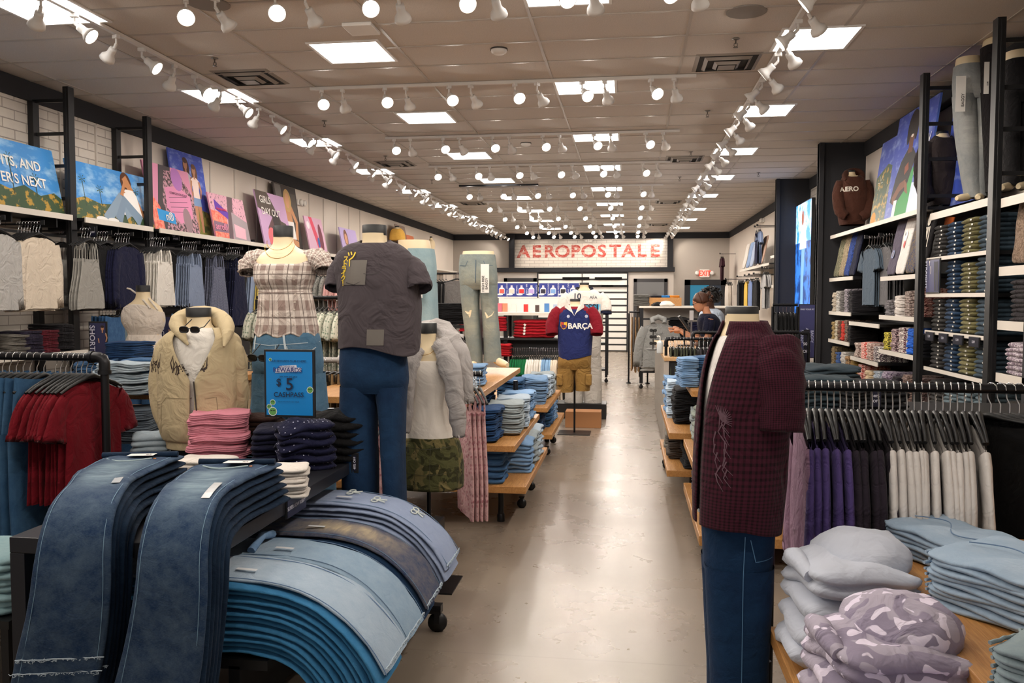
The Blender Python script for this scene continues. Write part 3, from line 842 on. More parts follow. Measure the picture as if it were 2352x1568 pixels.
SKYP = printmat('#3f8fd8', '#a9d3f0', 3.5, .58, 4, (1, 1, 2.2), .12); SKYD = printmat('#3f55b8', '#8ea0d8', 5, .6, 4, (1, 1, 2), .1)
TREES = printmat('#3c5338', '#b8923a', 9, .56, 4, (1, 1, 1.3), .03); GRASS = printmat('#8d8a4a', '#4f5a34', 9, .5, 4)
MARB = printmat('#3a2a2e', '#c795a4', 22, .5, 4); MARB2 = printmat('#e0a8bb', '#4a3438', 25, .6, 4); CORAL = printmat('#ee6a5a', '#f49a82', 20, .5)
def board(name, label, w, h, bl, br_y, tilt=.28, pic=None, base='#888888', cat='poster', side='L', th=.02, texts=(), group=None):
    """poster board leaning: bl = bottom corner nearest the aisle camera, running along +Y (left wall) or -Y"""
    rz = PI/2 if side == 'L' else -PI/2
    t = thing(name, label, cat, bl, rz, group); t.rotation_euler = (-tilt, 0, rz)
    mats = [base if hasattr(base, 'node_tree') else flat(base)]; mb = MB().bb((0, 0, 0), (w, th, h)); mb.build('board', mats, t)
    if pic: pic.mb.build('printed_picture', pic.mats, t)
    for tx, sz, x, z, c in texts:
        text_mb(tx, sz, M=Matrix.Translation((x, -.012, z)), bold=.015, align='LEFT').build('lettering', flat(c), t)
    return t
# ================================================================== LEFT WALL
def ladder(name, label, xw, xf, y, zs, ztop=3.68, side=1, wpost=True):
    t = thing(name, label, 'shelf frame', (xf, y, 0))
    MB().bb((-.03, -.045, 0), (.03, .045, ztop)).bb((-.008, -.049, .3), (.008, -.045, ztop-.02)).build('front_post', BLACK, t, bevel=.003)
    d = xw-xf
    if wpost: MB().bb((d-.03, -.045, 0), (d+.03, .045, CZ-.2)).build('wall_post', BLACK, t, bevel=.003)
    for z in zs:
        MB().bb((min(0, d), -.012, z-.016), (max(0, d), .012, z+.016)).build('rung', BLACK, t)
    return t
zs1 = [at(110, v, y=7.77).z for v in (232, 308, 382, 457, 565, 700)]
ladder('ladder_frame', 'black steel ladder frame nearest the camera on the left wall', XL+.035, -5.53, 7.77, zs1)
ladder('ladder_frame', 'black steel ladder frame between palm tree poster and pink poster', XL+.035, -5.53, 9.145, zs1)
for i, (y0, y1, lab) in enumerate(((3.2, 7.66, 'before the first ladder frame'), (7.86, 9.08, 'between the two ladder frames'), (9.22, 16.5, 'behind the second ladder frame'))):
    t = thing('wall_shelf', f'long white wall shelf on the left, {lab}', 'shelf', (XL, y0, 2.375), 0, 'left wall shelves')
    MB().bb((.02, 0, -.0), (.5, y1-y0, .028)).build('board', BLACK, t)
    MB().bb((.5, 0, -.018), (.515, y1-y0, .036)).build('front_edge', SHELF, t)
    for k in range(int((y1-y0)/.6)+1):
        yy = min(.1+.61*k, y1-y0-.05); MB().bb((.02, yy, -.09), (.4, yy+.02, 0)).build('bracket', BLACK, t)
# slotted uprights on the brick and a long rail under the shelves
for i, y in enumerate([6.3, 6.95, 8.2, 8.8]+[9.9+.75*k for k in range(12)]):
    o = MB().bb((XL, y-.012, .2), (XL+.02, y+.012, 3.53)).build('wall_upright', plain('#cfc6bd', .5)); tag(o, f'pale slotted upright strip on the left wall, {nth(i)} from the camera', 'upright strip', 'left uprights')
o = MB().bb((XL+.30, 3.2, 2.2), (XL+.325, 15.4, 2.225)).build('wall_rail', BLACK); tag(o, 'long black hanging rail below the left wall shelves', 'rail')
# posters on the shelf
zp = 2.405
pc = Pic(); W1 = 2.3
pc.p([(0, 0), (W1, 0), (W1, .66), (0, .66)], SKYP).p([(0, 0), (W1, 0), (W1, .17), (2.2, .22), (2.0, .17), (1.8, .25), (1.6, .19), (1.4, .24), (1.2, .2), (1.0, .26), (.7, .2), (.4, .25), (0, .2)], TREES)
for x, hh in ((1.3, .42), (1.65, .5), (1.95, .34), (1.05, .36)):
    pc.limb([(x, .15), (x+.01, hh)], [.006, .006], '#3d4a3a')
    for a in range(7): pc.p([(x+.01, hh), (x+.01+.06*math.cos(a*.9), hh+.05*math.sin(a*.9)), (x+.015+.05*math.cos(a*.9+.3), hh+.04*math.sin(a*.9+.3))], '#35503a')
board('poster', 'wide blue sky and palm poster with white words at far left', W1, .66, (-5.56, 7.72-W1, zp), 0, .2, pc, '#5a93c8',
      texts=[(', FITS, AND', .13, 1.42, .45, '#f3efe8'), ("ER'S NEXT", .13, 1.5, .29, '#f3efe8')])
pc = Pic(); W1 = 1.42
pc.p([(0, 0), (W1, 0), (W1, .62), (0, .62)], SKYP).p([(0, 0), (W1, 0), (W1, .16), (1.2, .2), (.9, .16), (.7, .22), (.45, .2), (.2, .25), (0, .2)], TREES)
for x, hh in ((.2, .44), (.47, .36), (1.15, .42)):
    pc.limb([(x, .15), (x+.01, hh)], [.005, .005], '#3d4a3a')
    for a in range(7): pc.p([(x+.01, hh), (x+.01+.06*math.cos(a*.9), hh+.05*math.sin(a*.9)), (x+.015+.05*math.cos(a*.9+.3), hh+.04*math.sin(a*.9+.3))], '#35503a')
pc.e(1.0, .50, .1, .12, '#5c3826').limb([(.98, .56), (1.1, .36), (1.2, .18), (1.3, .05)], [.05, .045, .035, .02], '#c88a5e')
pc.p([(.84, .12), (1.2, .1), (1.16, .36), (1.1, .42), (.96, .42), (.9, .36)], '#f3efec').limb([(.95, .1), (.85, .3), (.5, .03)], [.08, .075, .06], '#8ba0b4').limb([(1.15, .06), (.9, .28), (.72, .04)], [.08, .07, .06], '#7f95ab')
pc.e(.99, .5, .045, .06, '#c88a5e').limb([(.93, .4), (.87, .34), (.96, .48)], [.03, .028, .02], '#c88a5e').e(.42, .03, .1, .03, '#efece8').e(.62, .03, .1, .03, '#efece8')
board('poster', 'sky and palm poster with woman in white top and jeans sitting', W1, .62, (-5.56, 7.9, zp), 0, .2, pc, '#5a93c8')
pc = Pic()
pc.p([(0, 0), (1.05, 0), (1.05, .84), (0, .84)], '#d98fae').p([(.05, 0), (.3, 0), (.62, .84), (.35, .84)], '#4a4246').p([(.28, .0), (1.05, 0), (1.05, .5), (.8, .8), (.45, .78), (.3, .4)], MARB)
pc.p([(.36, .3), (.62, .12), (.95, .22), (.98, .5), (.72, .62), (.4, .56)], '#e391b8')
for i in range(4): pc.p([(.45, .44-.06*i), (.88, .49-.065*i), (.88, .483-.065*i), (.45, .433-.06*i)], '#7a4a66')
pc.e(.72, .7, .13, .15, '#b879c0').e(.8, .18, .1, .16, '#9b7f88').p([(.0, .0), (.22, .0), (.2, .3), (.0, .5)], CORAL).p([(.12, .13), (.5, .1), (.5, .24), (.12, .27)], '#2f9ade')
board('poster', 'pink composition notebook collage poster behind the second ladder frame', 1.05, .84, (-5.55, 9.32, zp), 0, .2, pc, '#d98fae', texts=[('n®', .14, .27, .18, '#f3efe8'), ('COMPOSITION BOOK', .042, .47, .50, '#6a3a5a')])
pc = Pic(); pc.p([(0, 0), (.86, 0), (.86, 1.12), (0, 1.12)], SKYD).p([(0, 0), (.86, 0), (.86, .35), (.4, .42), (0, .38)], GRASS)
pc.person(.38, .04, 1.0, '#a9745a', '#4a2f28', '#b9b4b8', ('#a8a4aa', 1)).person(.58, .06, .92, '#c08a6c', '#6b4a38', '#efd8cf', ('#7f9cc4', 1)).e(.1, .38, .12, .14, '#7fa0c8').e(.12, .2, .1, .12, '#56687a')
board('poster', 'tall blue sky poster of two girls standing on grass', .86, 1.12, (-5.70, 10.12, zp), 0, .13, pc, '#4a5fc0')
pc = Pic(); pc.p([(0, 0), (1.05, 0), (1.05, .64), (0, .64)], MARB2).p([(0, 0), (.42, 0), (.42, .38), (0, .4)], CORAL).p([(.38, 0), (.5, 0), (.72, .64), (.55, .64)], '#6a565c').p([(.52, .0), (1.05, 0), (1.05, .3), (.6, .42)], '#a89aa0').p([(.6, .06), (.92, .04), (.95, .2), (.62, .25)], '#f2b6c6').p([(.13, .42), (.47, .3), (.5, .4), (.14, .56)], '#6c3fb0').p([(0, .1), (.4, .1), (.42, .23), (.02, .25)], '#8f6f86')
board('poster', 'low pink and coral collage poster with a purple strip', 1.05, .64, (-5.55, 10.8, zp), 0, .2, pc, '#d98fae', texts=[('aero®', .13, .03, .17, '#e88fb0'), ('Aeropostale', .06, .15, .43, '#e0405a')])
pc = Pic(); pc.p([(0, 0), (1.1, 0), (1.1, .88), (0, .88)], '#c9a3cb').p([(.0, .88), (0, .6), (.45, .5), (.95, .15), (1.1, .3), (.5, .88)], '#5d5049').p([(.45, .88), (1.1, .88), (1.1, .4), (.8, .45)], '#cfa8d0').p([(.2, .0), (.55, .0), (.75, .3), (.5, .5), (.25, .3)], '#6a4a4e').e(.35, .14, .16, .17, '#e2737a').e(.62, .42, .14, .18, '#3c3434')
board('poster', 'mauve and brown collage poster reading GIRLS DAY OUT', 1.1, .88, (-5.55, 12.35, zp), 0, .2, pc, '#c9a3cb', texts=[('GIRLS', .16, .1, .74, '#f1ece6'), ('DAY OUT', .16, .1, .55, '#f1ece6')])
pc = Pic(); pc.p([(0, 0), (.95, 0), (.95, 1.12), (0, 1.12)], '#3f3a38').p([(.1, .6), (.35, .6), (.3, 1.1), (.05, 1.1)], '#7a7672').p([(.6, .5), (.9, .5), (.9, 1.0), (.65, 1.0)], '#57504a').limb([(.3, .2), (.22, .45), (.4, .75)], [.06, .055, .06], '#c98f66').limb([(.75, .2), (.82, .5), (.62, .75)], [.06, .055, .06], '#c98f66').p([(.3, .2), (.72, .2), (.68, .5), (.35, .5)], '#e9e4e2').p([(.36, .5), (.66, .5), (.6, .75), (.42, .75)], '#c98f66').e(.52, .86, .16, .2, '#c9a36a').e(.52, .86, .09, .13, '#d9a27c').limb([(.2, .12), (.5, .16), (.8, .12)], [.05, .06, .05], '#c98f66')
board('poster', 'tall poster of blonde woman in white top before dark street', .95, 1.12, (-5.70, 13.3, zp), 0, .13, pc, '#3f3a38')
pc = Pic(); pc.p([(0, 0), (.85, 0), (.85, .66), (0, .66)], '#dcb0c8').p([(.2, .66), (.35, .66), (.65, 0), (.45, 0)], '#e0506a').e(.65, .3, .1, .26, '#7d3b4c').e(.12, .5, .07, .07, '#f2e6ec').e(.5, .2, .06, .1, '#3a62a8')
board('poster', 'small pink floral collage poster beside the blonde woman poster', .85, .66, (-5.58, 14.3, zp), 0, .2, pc, '#dcb0c8')
pc = Pic(); pc.p([(0, 0), (1.0, 0), (1.0, .6), (0, .6)], '#b9a6d6').e(.3, .4, .12, .17, '#7a4e3c').e(.3, .38, .08, .11, '#d09c7c').p([(.15, 0), (.5, 0), (.42, .26), (.2, .26)], '#e8c9c2')
board('poster', 'lilac poster of a brown-haired face behind the grey tee mannequin', 1.0, .6, (-5.55, at(792, 560, x=-5.55).y, zp), 0, .2, pc, '#b9a6d6')
pc = Pic(); pc.p([(0, 0), (.9, 0), (.9, 1.0), (0, 1.0)], '#8f7a70').person(.3, .05, .9, '#b98a6c', '#3a2a24', '#c9b8b0', ('#5a6a80', 0)).person(.65, .05, .85, '#8a5c44', '#201814', '#4a4a50', ('#4a5a70', 0))
board('poster', 'far brown poster of two people on the left wall', .9, 1.0, (-5.55, at(925, 555, x=-5.55).y, 2.445), 0, .2, pc, '#8f7a70')
pc = Pic(); pc.p([(0, 0), (.8, 0), (.8, .8), (0, .8)], '#c46a3c').e(.4, .4, .2, .25, '#6a2f22')
board('poster', 'small orange poster farthest back on the left wall shelf', .8, .5, (-5.55, at(945, 555, x=-5.55).y, 2.445), 0, .2, pc, '#c46a3c')
# ---- garments facing the aisle on arms under the shelf
CREAM = cloth('#e0d2bf'); WHT = cloth('#e9e3da'); GREYK = cloth('#9a9894'); NAVY = cloth('#1a1c38'); BLK = cloth('#141416'); PALEB = cloth('#8f9db8'); BLUSH = cloth('#d9a8a4')
GING = cloth('#8a8fa6', '#23263c', pat='gingham'); DOTN = cloth('#171a36', '#c9cce0', pat='dots'); YEL = cloth('#dcc36a'); LGREY = cloth('#b5b3b0'); FLOR = cloth('#c4c3b4', '#7d8a78', pat='floral')
LS = lambda s: hang_top(.2, .22, .66, .012, .58, .07, .05, s, .075, .05, spread=.06)
TEE = lambda s: hang_top(.21, .23, .68, .012, .2, .07, .05, s, .09, .1, spread=.1)
TANK = lambda s: hang_strap(.15, .19, .52, .011, s)
CAMI = lambda s: hang_strap(.14, .22, .5, .012, s, .16, .09, .006)
DRESS = lambda s: hang_strap(.14, .24, .8, .012, s, .14, .08, .008)
JNS = lambda s: hang_pants(.18, 1.0, .11, .014, s)
PANT = lambda s: hang_pants(.18, 1.0, .12, .015, s)
SHRT = lambda s: hang_pants(.18, .42, .13, .02, s, crotch=.22)
SKRT = lambda s: hang_top(.17, .23, .42, .02, 0, .2, .0, s, top=-.12, slope=.02)
def arm(px, v, x, z, groups, place, ang=PI/2, step=.03):
    """straight arm from the wall; front garment faces the aisle. groups as rail_fill, listed from the front"""
    y = at(px, v, x=x).y; n = sum(g[0] for g in groups); back = x-step*(n-1)-.03 if x < 0 else x+step*(n-1)+.03
    t = thing('hanging_bar', f'black arm holding hangers, {place}', 'bar', (x, y, z))
    MB().bb((min(.04, 0), -.006, -.012) if x < 0 else (-.04, -.006, -.012), ((.04 if x < 0 else 0), .006, .03)).build('end_stop', BLACK, t)
    xw = (XL+.02) if x < 0 else (XR-.02)
    MB().bb((min(0, xw-x), -.006, -.012), (max(0, xw-x), .006, .004)).build('bar', BLACK, t)
    rail_fill((x-(.0 if x < 0 else 0), y, z), (back, y, z), groups, place, ang, order='from the front')
zr = 2.27
arm(95, 600, -5.3, zr, [(8, G('ls', LS, CREAM), 'long_sleeve_shirt', 'top', 'cream henley top')], 'left of first ladder frame')
arm(5, 600, -5.3, zr, [(5, G('ls', LS, LGREY), 'long_sleeve_shirt', 'top', 'pale grey top')], 'left edge of the picture')
arm(150, 600, -5.72, zr-.02, [(2, G('tank', TANK, GREYK), 'sleeveless_shirt', 'top', 'grey ribbed top')], 'just behind first ladder frame')
arm(211, 600, -5.3, zr, [(4, G('cami', CAMI, cloth('#a6a39d')), 'camisole', 'top', 'grey tie camisole')], 'right of first ladder frame')
arm(250, 600, -5.4, zr, [(6, G('ls', LS, BLK), 'cardigan', 'top', 'black cardigan')], 'between camisole and navy cardigan')
arm(300, 600, -5.3, zr, [(6, G('ls', LS, NAVY), 'cardigan', 'top', 'navy cardigan')], 'left of second ladder frame')
arm(382, 600, -5.3, zr, [(9, G('tank', TANK, WHT), 'sleeveless_shirt', 'top', 'off-white tank top')], 'right of second ladder frame')
arm(453, 600, -5.3, zr, [(7, G('tank', TANK, PALEB), 'sleeveless_shirt', 'top', 'pale blue tank top')], 'below coral poster')
arm(480, 600, -5.45, zr, [(3, G('cami', CAMI, BLK), 'camisole', 'top', 'black camisole')], 'beside pale blue tanks')
arm(506, 600, -5.3, zr, [(5, G('dress', DRESS, GING), 'dress', 'dress', 'grey gingham dress')], 'left of navy dotted dresses')
arm(552, 600, -5.3, zr, [(7, G('dress', DRESS, DOTN), 'dress', 'dress', 'navy dotted dress')], 'above the beige hoodie mannequin')
arm(588, 600, -5.35, zr, [(3, G('dress', DRESS, PALEB), 'dress', 'dress', 'pale blue dress')], 'behind the plaid mannequin shoulder')
arm(603, 600, -5.3, zr, [(3, G('dress', DRESS, YEL), 'dress', 'dress', 'yellow dress')], 'behind the plaid blouse mannequin')
arm(690, 600, -5.3, zr-.1, [(5, G('ls', LS, BLUSH), 'long_sleeve_shirt', 'top', 'blush pink top')], 'between plaid and grey tee mannequins')
# lower bars with denim and tops
DEN_M = denim('#264b74', '#6f93b8'); DEN_D = denim('#16263c', '#3d546e'); DEN_L = denim('#6488b0', '#b0c6dc'); DEN_XL = denim('#a3b5c6', '#d0d9e0'); DEN_B = denim('#16335a', '#41658f')
DEN_T = denim('#2e6690', '#5f9cc0'); DEN_G = denim('#5d6a6e', '#8a9698'); DEN_BK = denim('#17181b', '#333539'); DEN_GR = denim('#8c979c', '#bcc4c4')
o = MB().bb((XL+.3, 7.9, 1.46), (XL+.33, 15.4, 1.49)).build('wall_rail', BLACK); tag(o, 'lower black hanging rail along the left wall', 'rail')
arm(270, 740, -5.35, 1.5, [(5, G('jns', JNS, DEN_M), 'hanging_jeans', 'jeans', 'mid-blue hung jeans')], 'lower rail right of the SHORTY sign', step=.04)
arm(300, 740, -5.35, 1.5, [(4, G('jns', JNS, DEN_G), 'hanging_jeans', 'jeans', 'grey-blue hung jeans')], 'lower rail behind the halter mannequin', step=.04)
arm(430, 740, -5.35, 1.5, [(3, G('shrt', SHRT, DEN_L), 'hanging_shorts', 'shorts', 'light denim hung shorts')], 'lower rail behind the hoodie', step=.04)
# low shelf with dark stacks at the far left
zl = at(100, 812, x=-5.35).z
t = thing('wall_shelf', 'low white-edged wall shelf holding dark folded stacks at far left', 'shelf', (XL, 4.5, zl-.03))
MB().bb((.02, 0, 0), (.6, 3.2, .028)).build('board', BLACK, t); MB().bb((.6, 0, -.012), (.615, 3.2, .032)).build('front_edge', SHELF, t)
for (u, n, c, nm) in ((22, 8, '#6e6a64', 'taupe'), (55, 9, '#2b2638', 'dark purple'), (92, 9, '#5c1a26', 'dark red'), (130, 11, '#1a181c', 'black')):
    p = at(u, 800, x=-5.5); pile(-5.55, p.y, zl, n, cloth(c), f'{nm} folded top', 'low left wall shelf', .26, .34, .024, 2, PI/2, name='folded_shirt', cat='top')
def vsign(name, label, u0, u1, v0, v1, y, col, lines=(), frame=BLACK, cat='sign', extra=None, tilt=0, rz=0, post=None):
    a = at(u0, v1, y=y); b = at(u1, v0, y=y); w = abs(b.x-a.x); h = b.z-a.z
    return sign(name, label, ((a.x+b.x)/2, y, a.z), rz, w, h, col, [(l[0], l[1]*h, l[2]*w, l[3]*h)+tuple(l[4:]) for l in lines], frame, cat=cat, extra=extra, tilt=tilt, post=a.z if post else None)
def figure_pic(w, h, x=0.15, skin='#b98a6a', top='#d8d0c8', bot='#23263c', hair='#2a1c18'):
    pc = Pic(); pc.person(w*x, h*.03, h*.92, skin, hair, top, (bot, 1)); return (pc.mb, pc.mats)
for mb_ in (): pass
pp_ = at(225, 780, y=5.9)
vsign('denim_sign', 'navy sign reading SHORTY with a girl in shorts', 205, 245, 738, 825, 5.9, '#2c3058', [('SHORTY', .21, -.27, .5, '#c9ccdf', 90)], extra=figure_pic(.2, .27, .2), post=.4)
vsign('denim_sign', 'navy sign reading BAGGY behind the halter mannequin', 366, 410, 725, 800, 7.4, '#262a50', [('BAGGY', .2, -.33, .62, '#c9ccdf', 90)], extra=figure_pic(.2, .3, .2), post=.6)
for (u0, u1, v0, v1, y, txt, lab, k) in ((204, 222, 518, 545, 7.9, ('40%', 'OFF'), 'small navy sign reading 40% OFF under the palm poster', 0), (395, 412, 528, 553, 9.7, ("BUY 1", 'GET 1', 'FREE'), 'small navy offer sign beneath the two girls poster', 1),
                                      (575, 584, 550, 575, 12.5, ('BUY', 'GET'), 'small navy offer sign beneath the GIRLS DAY OUT poster', 2)):
    vsign('price_sign', lab, u0, u1, v0, v1, y, '#15172b', [(s, .24, 0, .72-.27*i, '#dcdcea') for i, s in enumerate(txt)])
# two pale racks seen between the plaid and grey tee mannequins
def rx(u, v, y): return at(u, v, y=y)
a = rx(590, 683, 7.6); b = rx(800, 683, 7.6)
pipe_rack('clothes_rack', 'black clothes rack of pale floral tees between two mannequins', (a.x, 7.6), (b.x, 7.6), a.z, fit=False)
rail_far((a.x, 7.6, a.z), (b.x, 7.6, a.z), [(20, G('tee', TEE, FLOR), 'tee', 'top', 'pale green floral tee')], 'rack behind plaid mannequin', PI/2)
a2 = rx(640, 610, 9.4); b2 = rx(800, 610, 9.4)
pipe_rack('clothes_rack', 'higher black rack of printed tops behind the floral tees', (a2.x, 9.4), (b2.x, 9.4), a2.z, fit=False)
rail_far((a2.x, 9.4, a2.z), (b2.x, 9.4, a2.z), [(13, G('tee', TEE, cloth('#9c9a94', '#6a6c6a', pat='floral')), 'tee', 'top', 'grey printed tee'), (4, G('tee', TEE, BLUSH), 'tee', 'top', 'salmon tee')], 'high rack behind plaid mannequin', PI/2)
a3 = rx(545, 824, 6.2); b3 = rx(800, 824, 6.2)
pipe_rack('clothes_rack', 'pale chrome rack of khaki trousers beside the blue sign', (a3.x, 6.2), (b3.x, 6.2), a3.z, mat=plain('#b9b4b0', .35, .4), r=.022)
KHK = cloth('#4a4030'); TAN = cloth('#8a7454'); CRM2 = cloth('#cbb89a')
rail_fill((a3.x, 6.2, a3.z), (b3.x, 6.2, a3.z), [(5, G('pant', PANT, CRM2), 'hanging_trousers', 'trousers', 'cream hung trousers'), (7, G('pant', PANT, KHK), 'hanging_trousers', 'trousers', 'dark khaki hung trousers'), (6, G('pant', PANT, TAN), 'hanging_trousers', 'trousers', 'tan hung trousers')], 'chrome rack behind blue sign', PI/2, 'pants')
# far left wall: cardigans and black stacks
a4 = rx(995, 640, 14.0); b4 = rx(1072, 640, 14.0)
pipe_rack('clothes_rack', 'black wall rack of grey and black cardigans far left', (a4.x-.3, 14.0), (b4.x, 14.0), at(1040, 628, y=14).z, fit=False)
zz = at(1040, 628, y=14).z
rail_far((a4.x-.2, 14.0, zz), (a4.x+.25, 14, zz), [(4, G('ls', LS, GREYK), 'cardigan', 'top', 'grey cardigan'), (4, G('ls', LS, BLK), 'cardigan', 'top', 'black cardigan')], 'far left rack', PI/2)
rail_far((at(1045, 640, y=13.8).x, 13.8, zz), (at(1050, 640, y=13.8).x, 13.95, zz), [(3, G('ls', LS, cloth('#7f7b78')), 'sweater', 'top', 'taupe sweater')], 'front of far left rack', 0)
o = MB().bb((-5.93, 16.5, 2.4), (-5.45, 26.5, 2.44)).build('wall_shelf', SHELF); tag(o, 'white wall shelf far back on the left wall', 'shelf')
for (u, n, y, k) in ((1012, 10, 10.8, 'left'), (1045, 10, 10.8, 'right')):
    p = at(u, 745, y=y); pile(p.x, y, p.z, 7, BLK, 'black folded top', f'{k} column upper black shelf far left', .32, .34, .04, 2, name='folded_shirt', cat='top')
    p = at(u, 835, y=y); pile(p.x, y, p.z, 9, BLK, 'black folded top with print', f'{k} column lower shelf far left', .32, .34, .04, 2, name='folded_shirt', cat='top')
t = thing('shelf_unit', 'black shelf unit of black stacks behind the grey hoodie mannequin', 'shelf unit', (at(1030, 745, y=10.8).x, 10.8, 0))
for v in (747, 838): z = at(1030, v, y=10.8).z; MB().bb((-.42, -.22, z-.03), (.42, .22, z)).build('shelf', BLACK, t)
for sx in (-.4, .4): MB().bb((sx-.02, -.2, 0), (sx+.02, .2, 1.45)).build('side_frame', BLACK, t)
# ================================================================== RIGHT WALL
zs2 = [at(2160, v, y=8.3).z for v in (202, 284, 365, 450)]
ladder('ladder_frame', 'tall black ladder frame left of the grey jeans on the right wall', XR-.035, 2.68, 8.3, zs2, 3.66)
zs3 = [at(2330, v, y=6.75).z for v in (92, 200, 296, 398)]
ladder('ladder_frame', 'black ladder frame nearest the camera on the right wall', XR-.035, 2.69, 6.75, zs3, 3.66)
struct(MB().bb((XR-.05, 6.85, 0), (XR-.02, 8.2, 2.35)).build('trim_8', plain('#18181b', .6)))
struct(MB().bb((XR-.05, 8.4, 0), (XR-.02, 12.2, 2.45)).build('trim_9', plain('#1d1c1f', .6)))
def rshelf(y0, y1, z, label, x=2.75, th=.045, col=None):
    t = thing('wall_shelf', label, 'shelf', (x, y0, z))
    MB().bb((.012, 0, -.03), (XR-x-.02, y1-y0, 0)).build('board', BLACK if not col else col, t)
    MB().bb((0, 0, -th), (.012, y1-y0, .002)).build('front_edge', SHELF, t)
rshelf(8.4, 12.2, 2.46, 'long white top shelf of the right wall under the posters')
RA = {'L1': (11.0, 12.2, 1.875), 'L2': (11.05, 12.2, 1.42), 'L3': (11.1, 12.2, 1.04), 'L4': (11.1, 12.2, .68), 'M2': (9.83, 11.1, 1.31), 'M3': (9.85, 11.0, .88), 'R1': (8.45, 9.8, 1.835), 'R2': (8.45, 9.82, 1.415), 'R3': (8.45, 9.8, 1.04)}
RN = {'L1': 'far bay with leaning tees', 'L2': 'far bay, second shelf down', 'L3': 'far bay, third shelf down', 'L4': 'far bay, fourth shelf down', 'M2': 'middle bay, empty shelf', 'M3': 'middle bay, lower shelf', 'R1': 'near bay with leaning tees', 'R2': 'near bay, second shelf down', 'R3': 'near bay, third shelf down'}
for k, (y0, y1, z) in RA.items(): rshelf(y0, y1, z, f'white-edged tee shelf on the right wall, {RN[k]}')
rshelf(8.45, 11.2, .54, 'lowest white-edged tee shelf on the right wall')
def rstacks(key, cols, place, t=.022, w=.22):
    y0, y1, z = RA[key] if isinstance(key, str) else key
    n = len(cols); W_ = (y1-y0-.06)/n
    for i, (c, c2, cnt, nm) in enumerate(cols):
        y = y1-.03-W_*(i+.5); mt = cloth(c, c2, pat='print' if c2 else None)
        pile(2.95, y, z, cnt, mt, f'{nm} tee', place, min(w, W_*.93), .34, t, 2, -PI/2, .006, 'printed_tee' if c2 else 'folded_tee', 'tee', i)
rstacks('L2', [('#cbbfae', None, 12, 'beige folded'), ('#8d8a86', '#d0ccc6', 13, 'grey print folded'), ('#6e6a68', None, 13, 'dark grey folded'), ('#4a4650', '#b0a8ae', 14, 'purple print folded'), ('#2a282c', None, 13, 'black folded')], 'far bay second shelf')
rstacks('L3', [('#6b5a34', '#b39a6a', 11, 'mustard camo folded'), ('#8b8270', '#cfc4ae', 12, 'khaki print folded'), ('#6a4c3c', None, 12, 'brown folded'), ('#cc3b2e', None, 12, 'red folded'), ('#3a2622', '#8c7468', 13, 'dark brown print folded'), ('#1d1a1c', None, 11, 'black folded')], 'far bay third shelf')
rstacks('L4', [('#5a4a38', '#94805c', 12, 'brown camo folded'), ('#38558c', None, 9, 'blue folded'), ('#d8d2cc', '#a8a49e', 10, 'white print folded'), ('#6a4f34', '#a8855c', 8, 'tan print folded')], 'far bay fourth shelf')
rstacks('M3', [('#7a5a54', '#d8c8bc', 8, 'brown white print folded'), ('#d84a40', '#f0d0c4', 9, 'red print folded'), ('#8d6a62', '#cdb8ac', 9, 'rust print folded'), ('#e4dcd6', '#4a3a44', 8, 'white black print folded')], 'middle bay lower shelf')
rstacks('R2', [('#6a6668', '#8a868a', 7, 'grey print folded'), ('#e2dad4', None, 9, 'white folded'), ('#6d5c58', '#a89a92', 11, 'taupe print folded'), ('#6a2c2c', '#b08a80', 12, 'rust red print folded')], 'near bay second shelf', .024)
rstacks('R3', [('#2f2c20', '#d8c84a', 8, 'black yellow print folded'), ('#3a2430', '#b8a0a0', 10, 'dark print folded'), ('#5a1f38', '#e0d8d0', 11, 'maroon white print folded'), ('#1f62c8', None, 11, 'bright blue folded'), ('#1c1c22', None, 9, 'black folded')], 'near bay third shelf', .024)
rstacks((8.45, 11.2, .54), [('#8a6e34', None, 12, 'mustard folded'), ('#b8443e', '#e8c4b8', 11, 'red floral folded'), ('#dfc8a6', None, 9, 'cream folded'), ('#cdd2d6', '#8a98a8', 10, 'pale blue print folded'), ('#74647c', '#b4a8b8', 11, 'mauve print folded'), ('#241f26', None, 10, 'black folded'), ('#5a4640', '#8d7870', 12, 'brown print folded'), ('#463634', '#7a6460', 12, 'dark rust folded')], 'lowest tee shelf', .024)
# leaning folded tees shown upright
def leaning(y, z, w, h, mt, label, pic=None, x=2.8, tilt=.2):
    me = folded_mesh(w, h, .03, 1, mt, 1, name='displayed_tee')
    o = put(me, 'displayed_tee', (x+.07, y, z+h/2*math.cos(tilt)+.008), 0, label, 'tee', 'tees shown upright')
    o.rotation_euler = (PI/2-tilt, 0, -PI/2)
    if pic:
        p = MB(); M_ = Matrix.Rotation(-PI/2, 4, 'X')
        c = pic.mb; c.v = [tuple(Matrix.Rotation(-PI/2, 3, 'X') @ Vector(v)+Vector((0, 0, .042))) for v in c.v]
        c.build('print', pic.mats, o)
    return o
for y, c, c2, lab in ((12.0, '#8f8a70', '#5a5a48', 'leftmost leaning folded tee, olive camo, far bay'), (11.72, '#a8987c', '#7a6c58', 'beige camo leaning folded tee, far bay'), (11.45, '#34509c', '#20305e', 'blue printed leaning folded tee, far bay'), (11.18, '#23253a', None, 'navy leaning folded tee, far bay')):
    leaning(y, 1.88, .26, .62, cloth(c, c2, pat='print' if c2 else None), lab)
pw = Pic(); pw.e(0, .05, .05, .06, '#f2f0ee').e(0.01, -.03, .03, .04, '#c8352c').e(-.02, .08, .012, .02, '#1a1a1a')
pg = Pic(); pg.e(0, -.12, .045, .045, '#7a8ab8').e(0, -.12, .03, .03, '#5a5468')
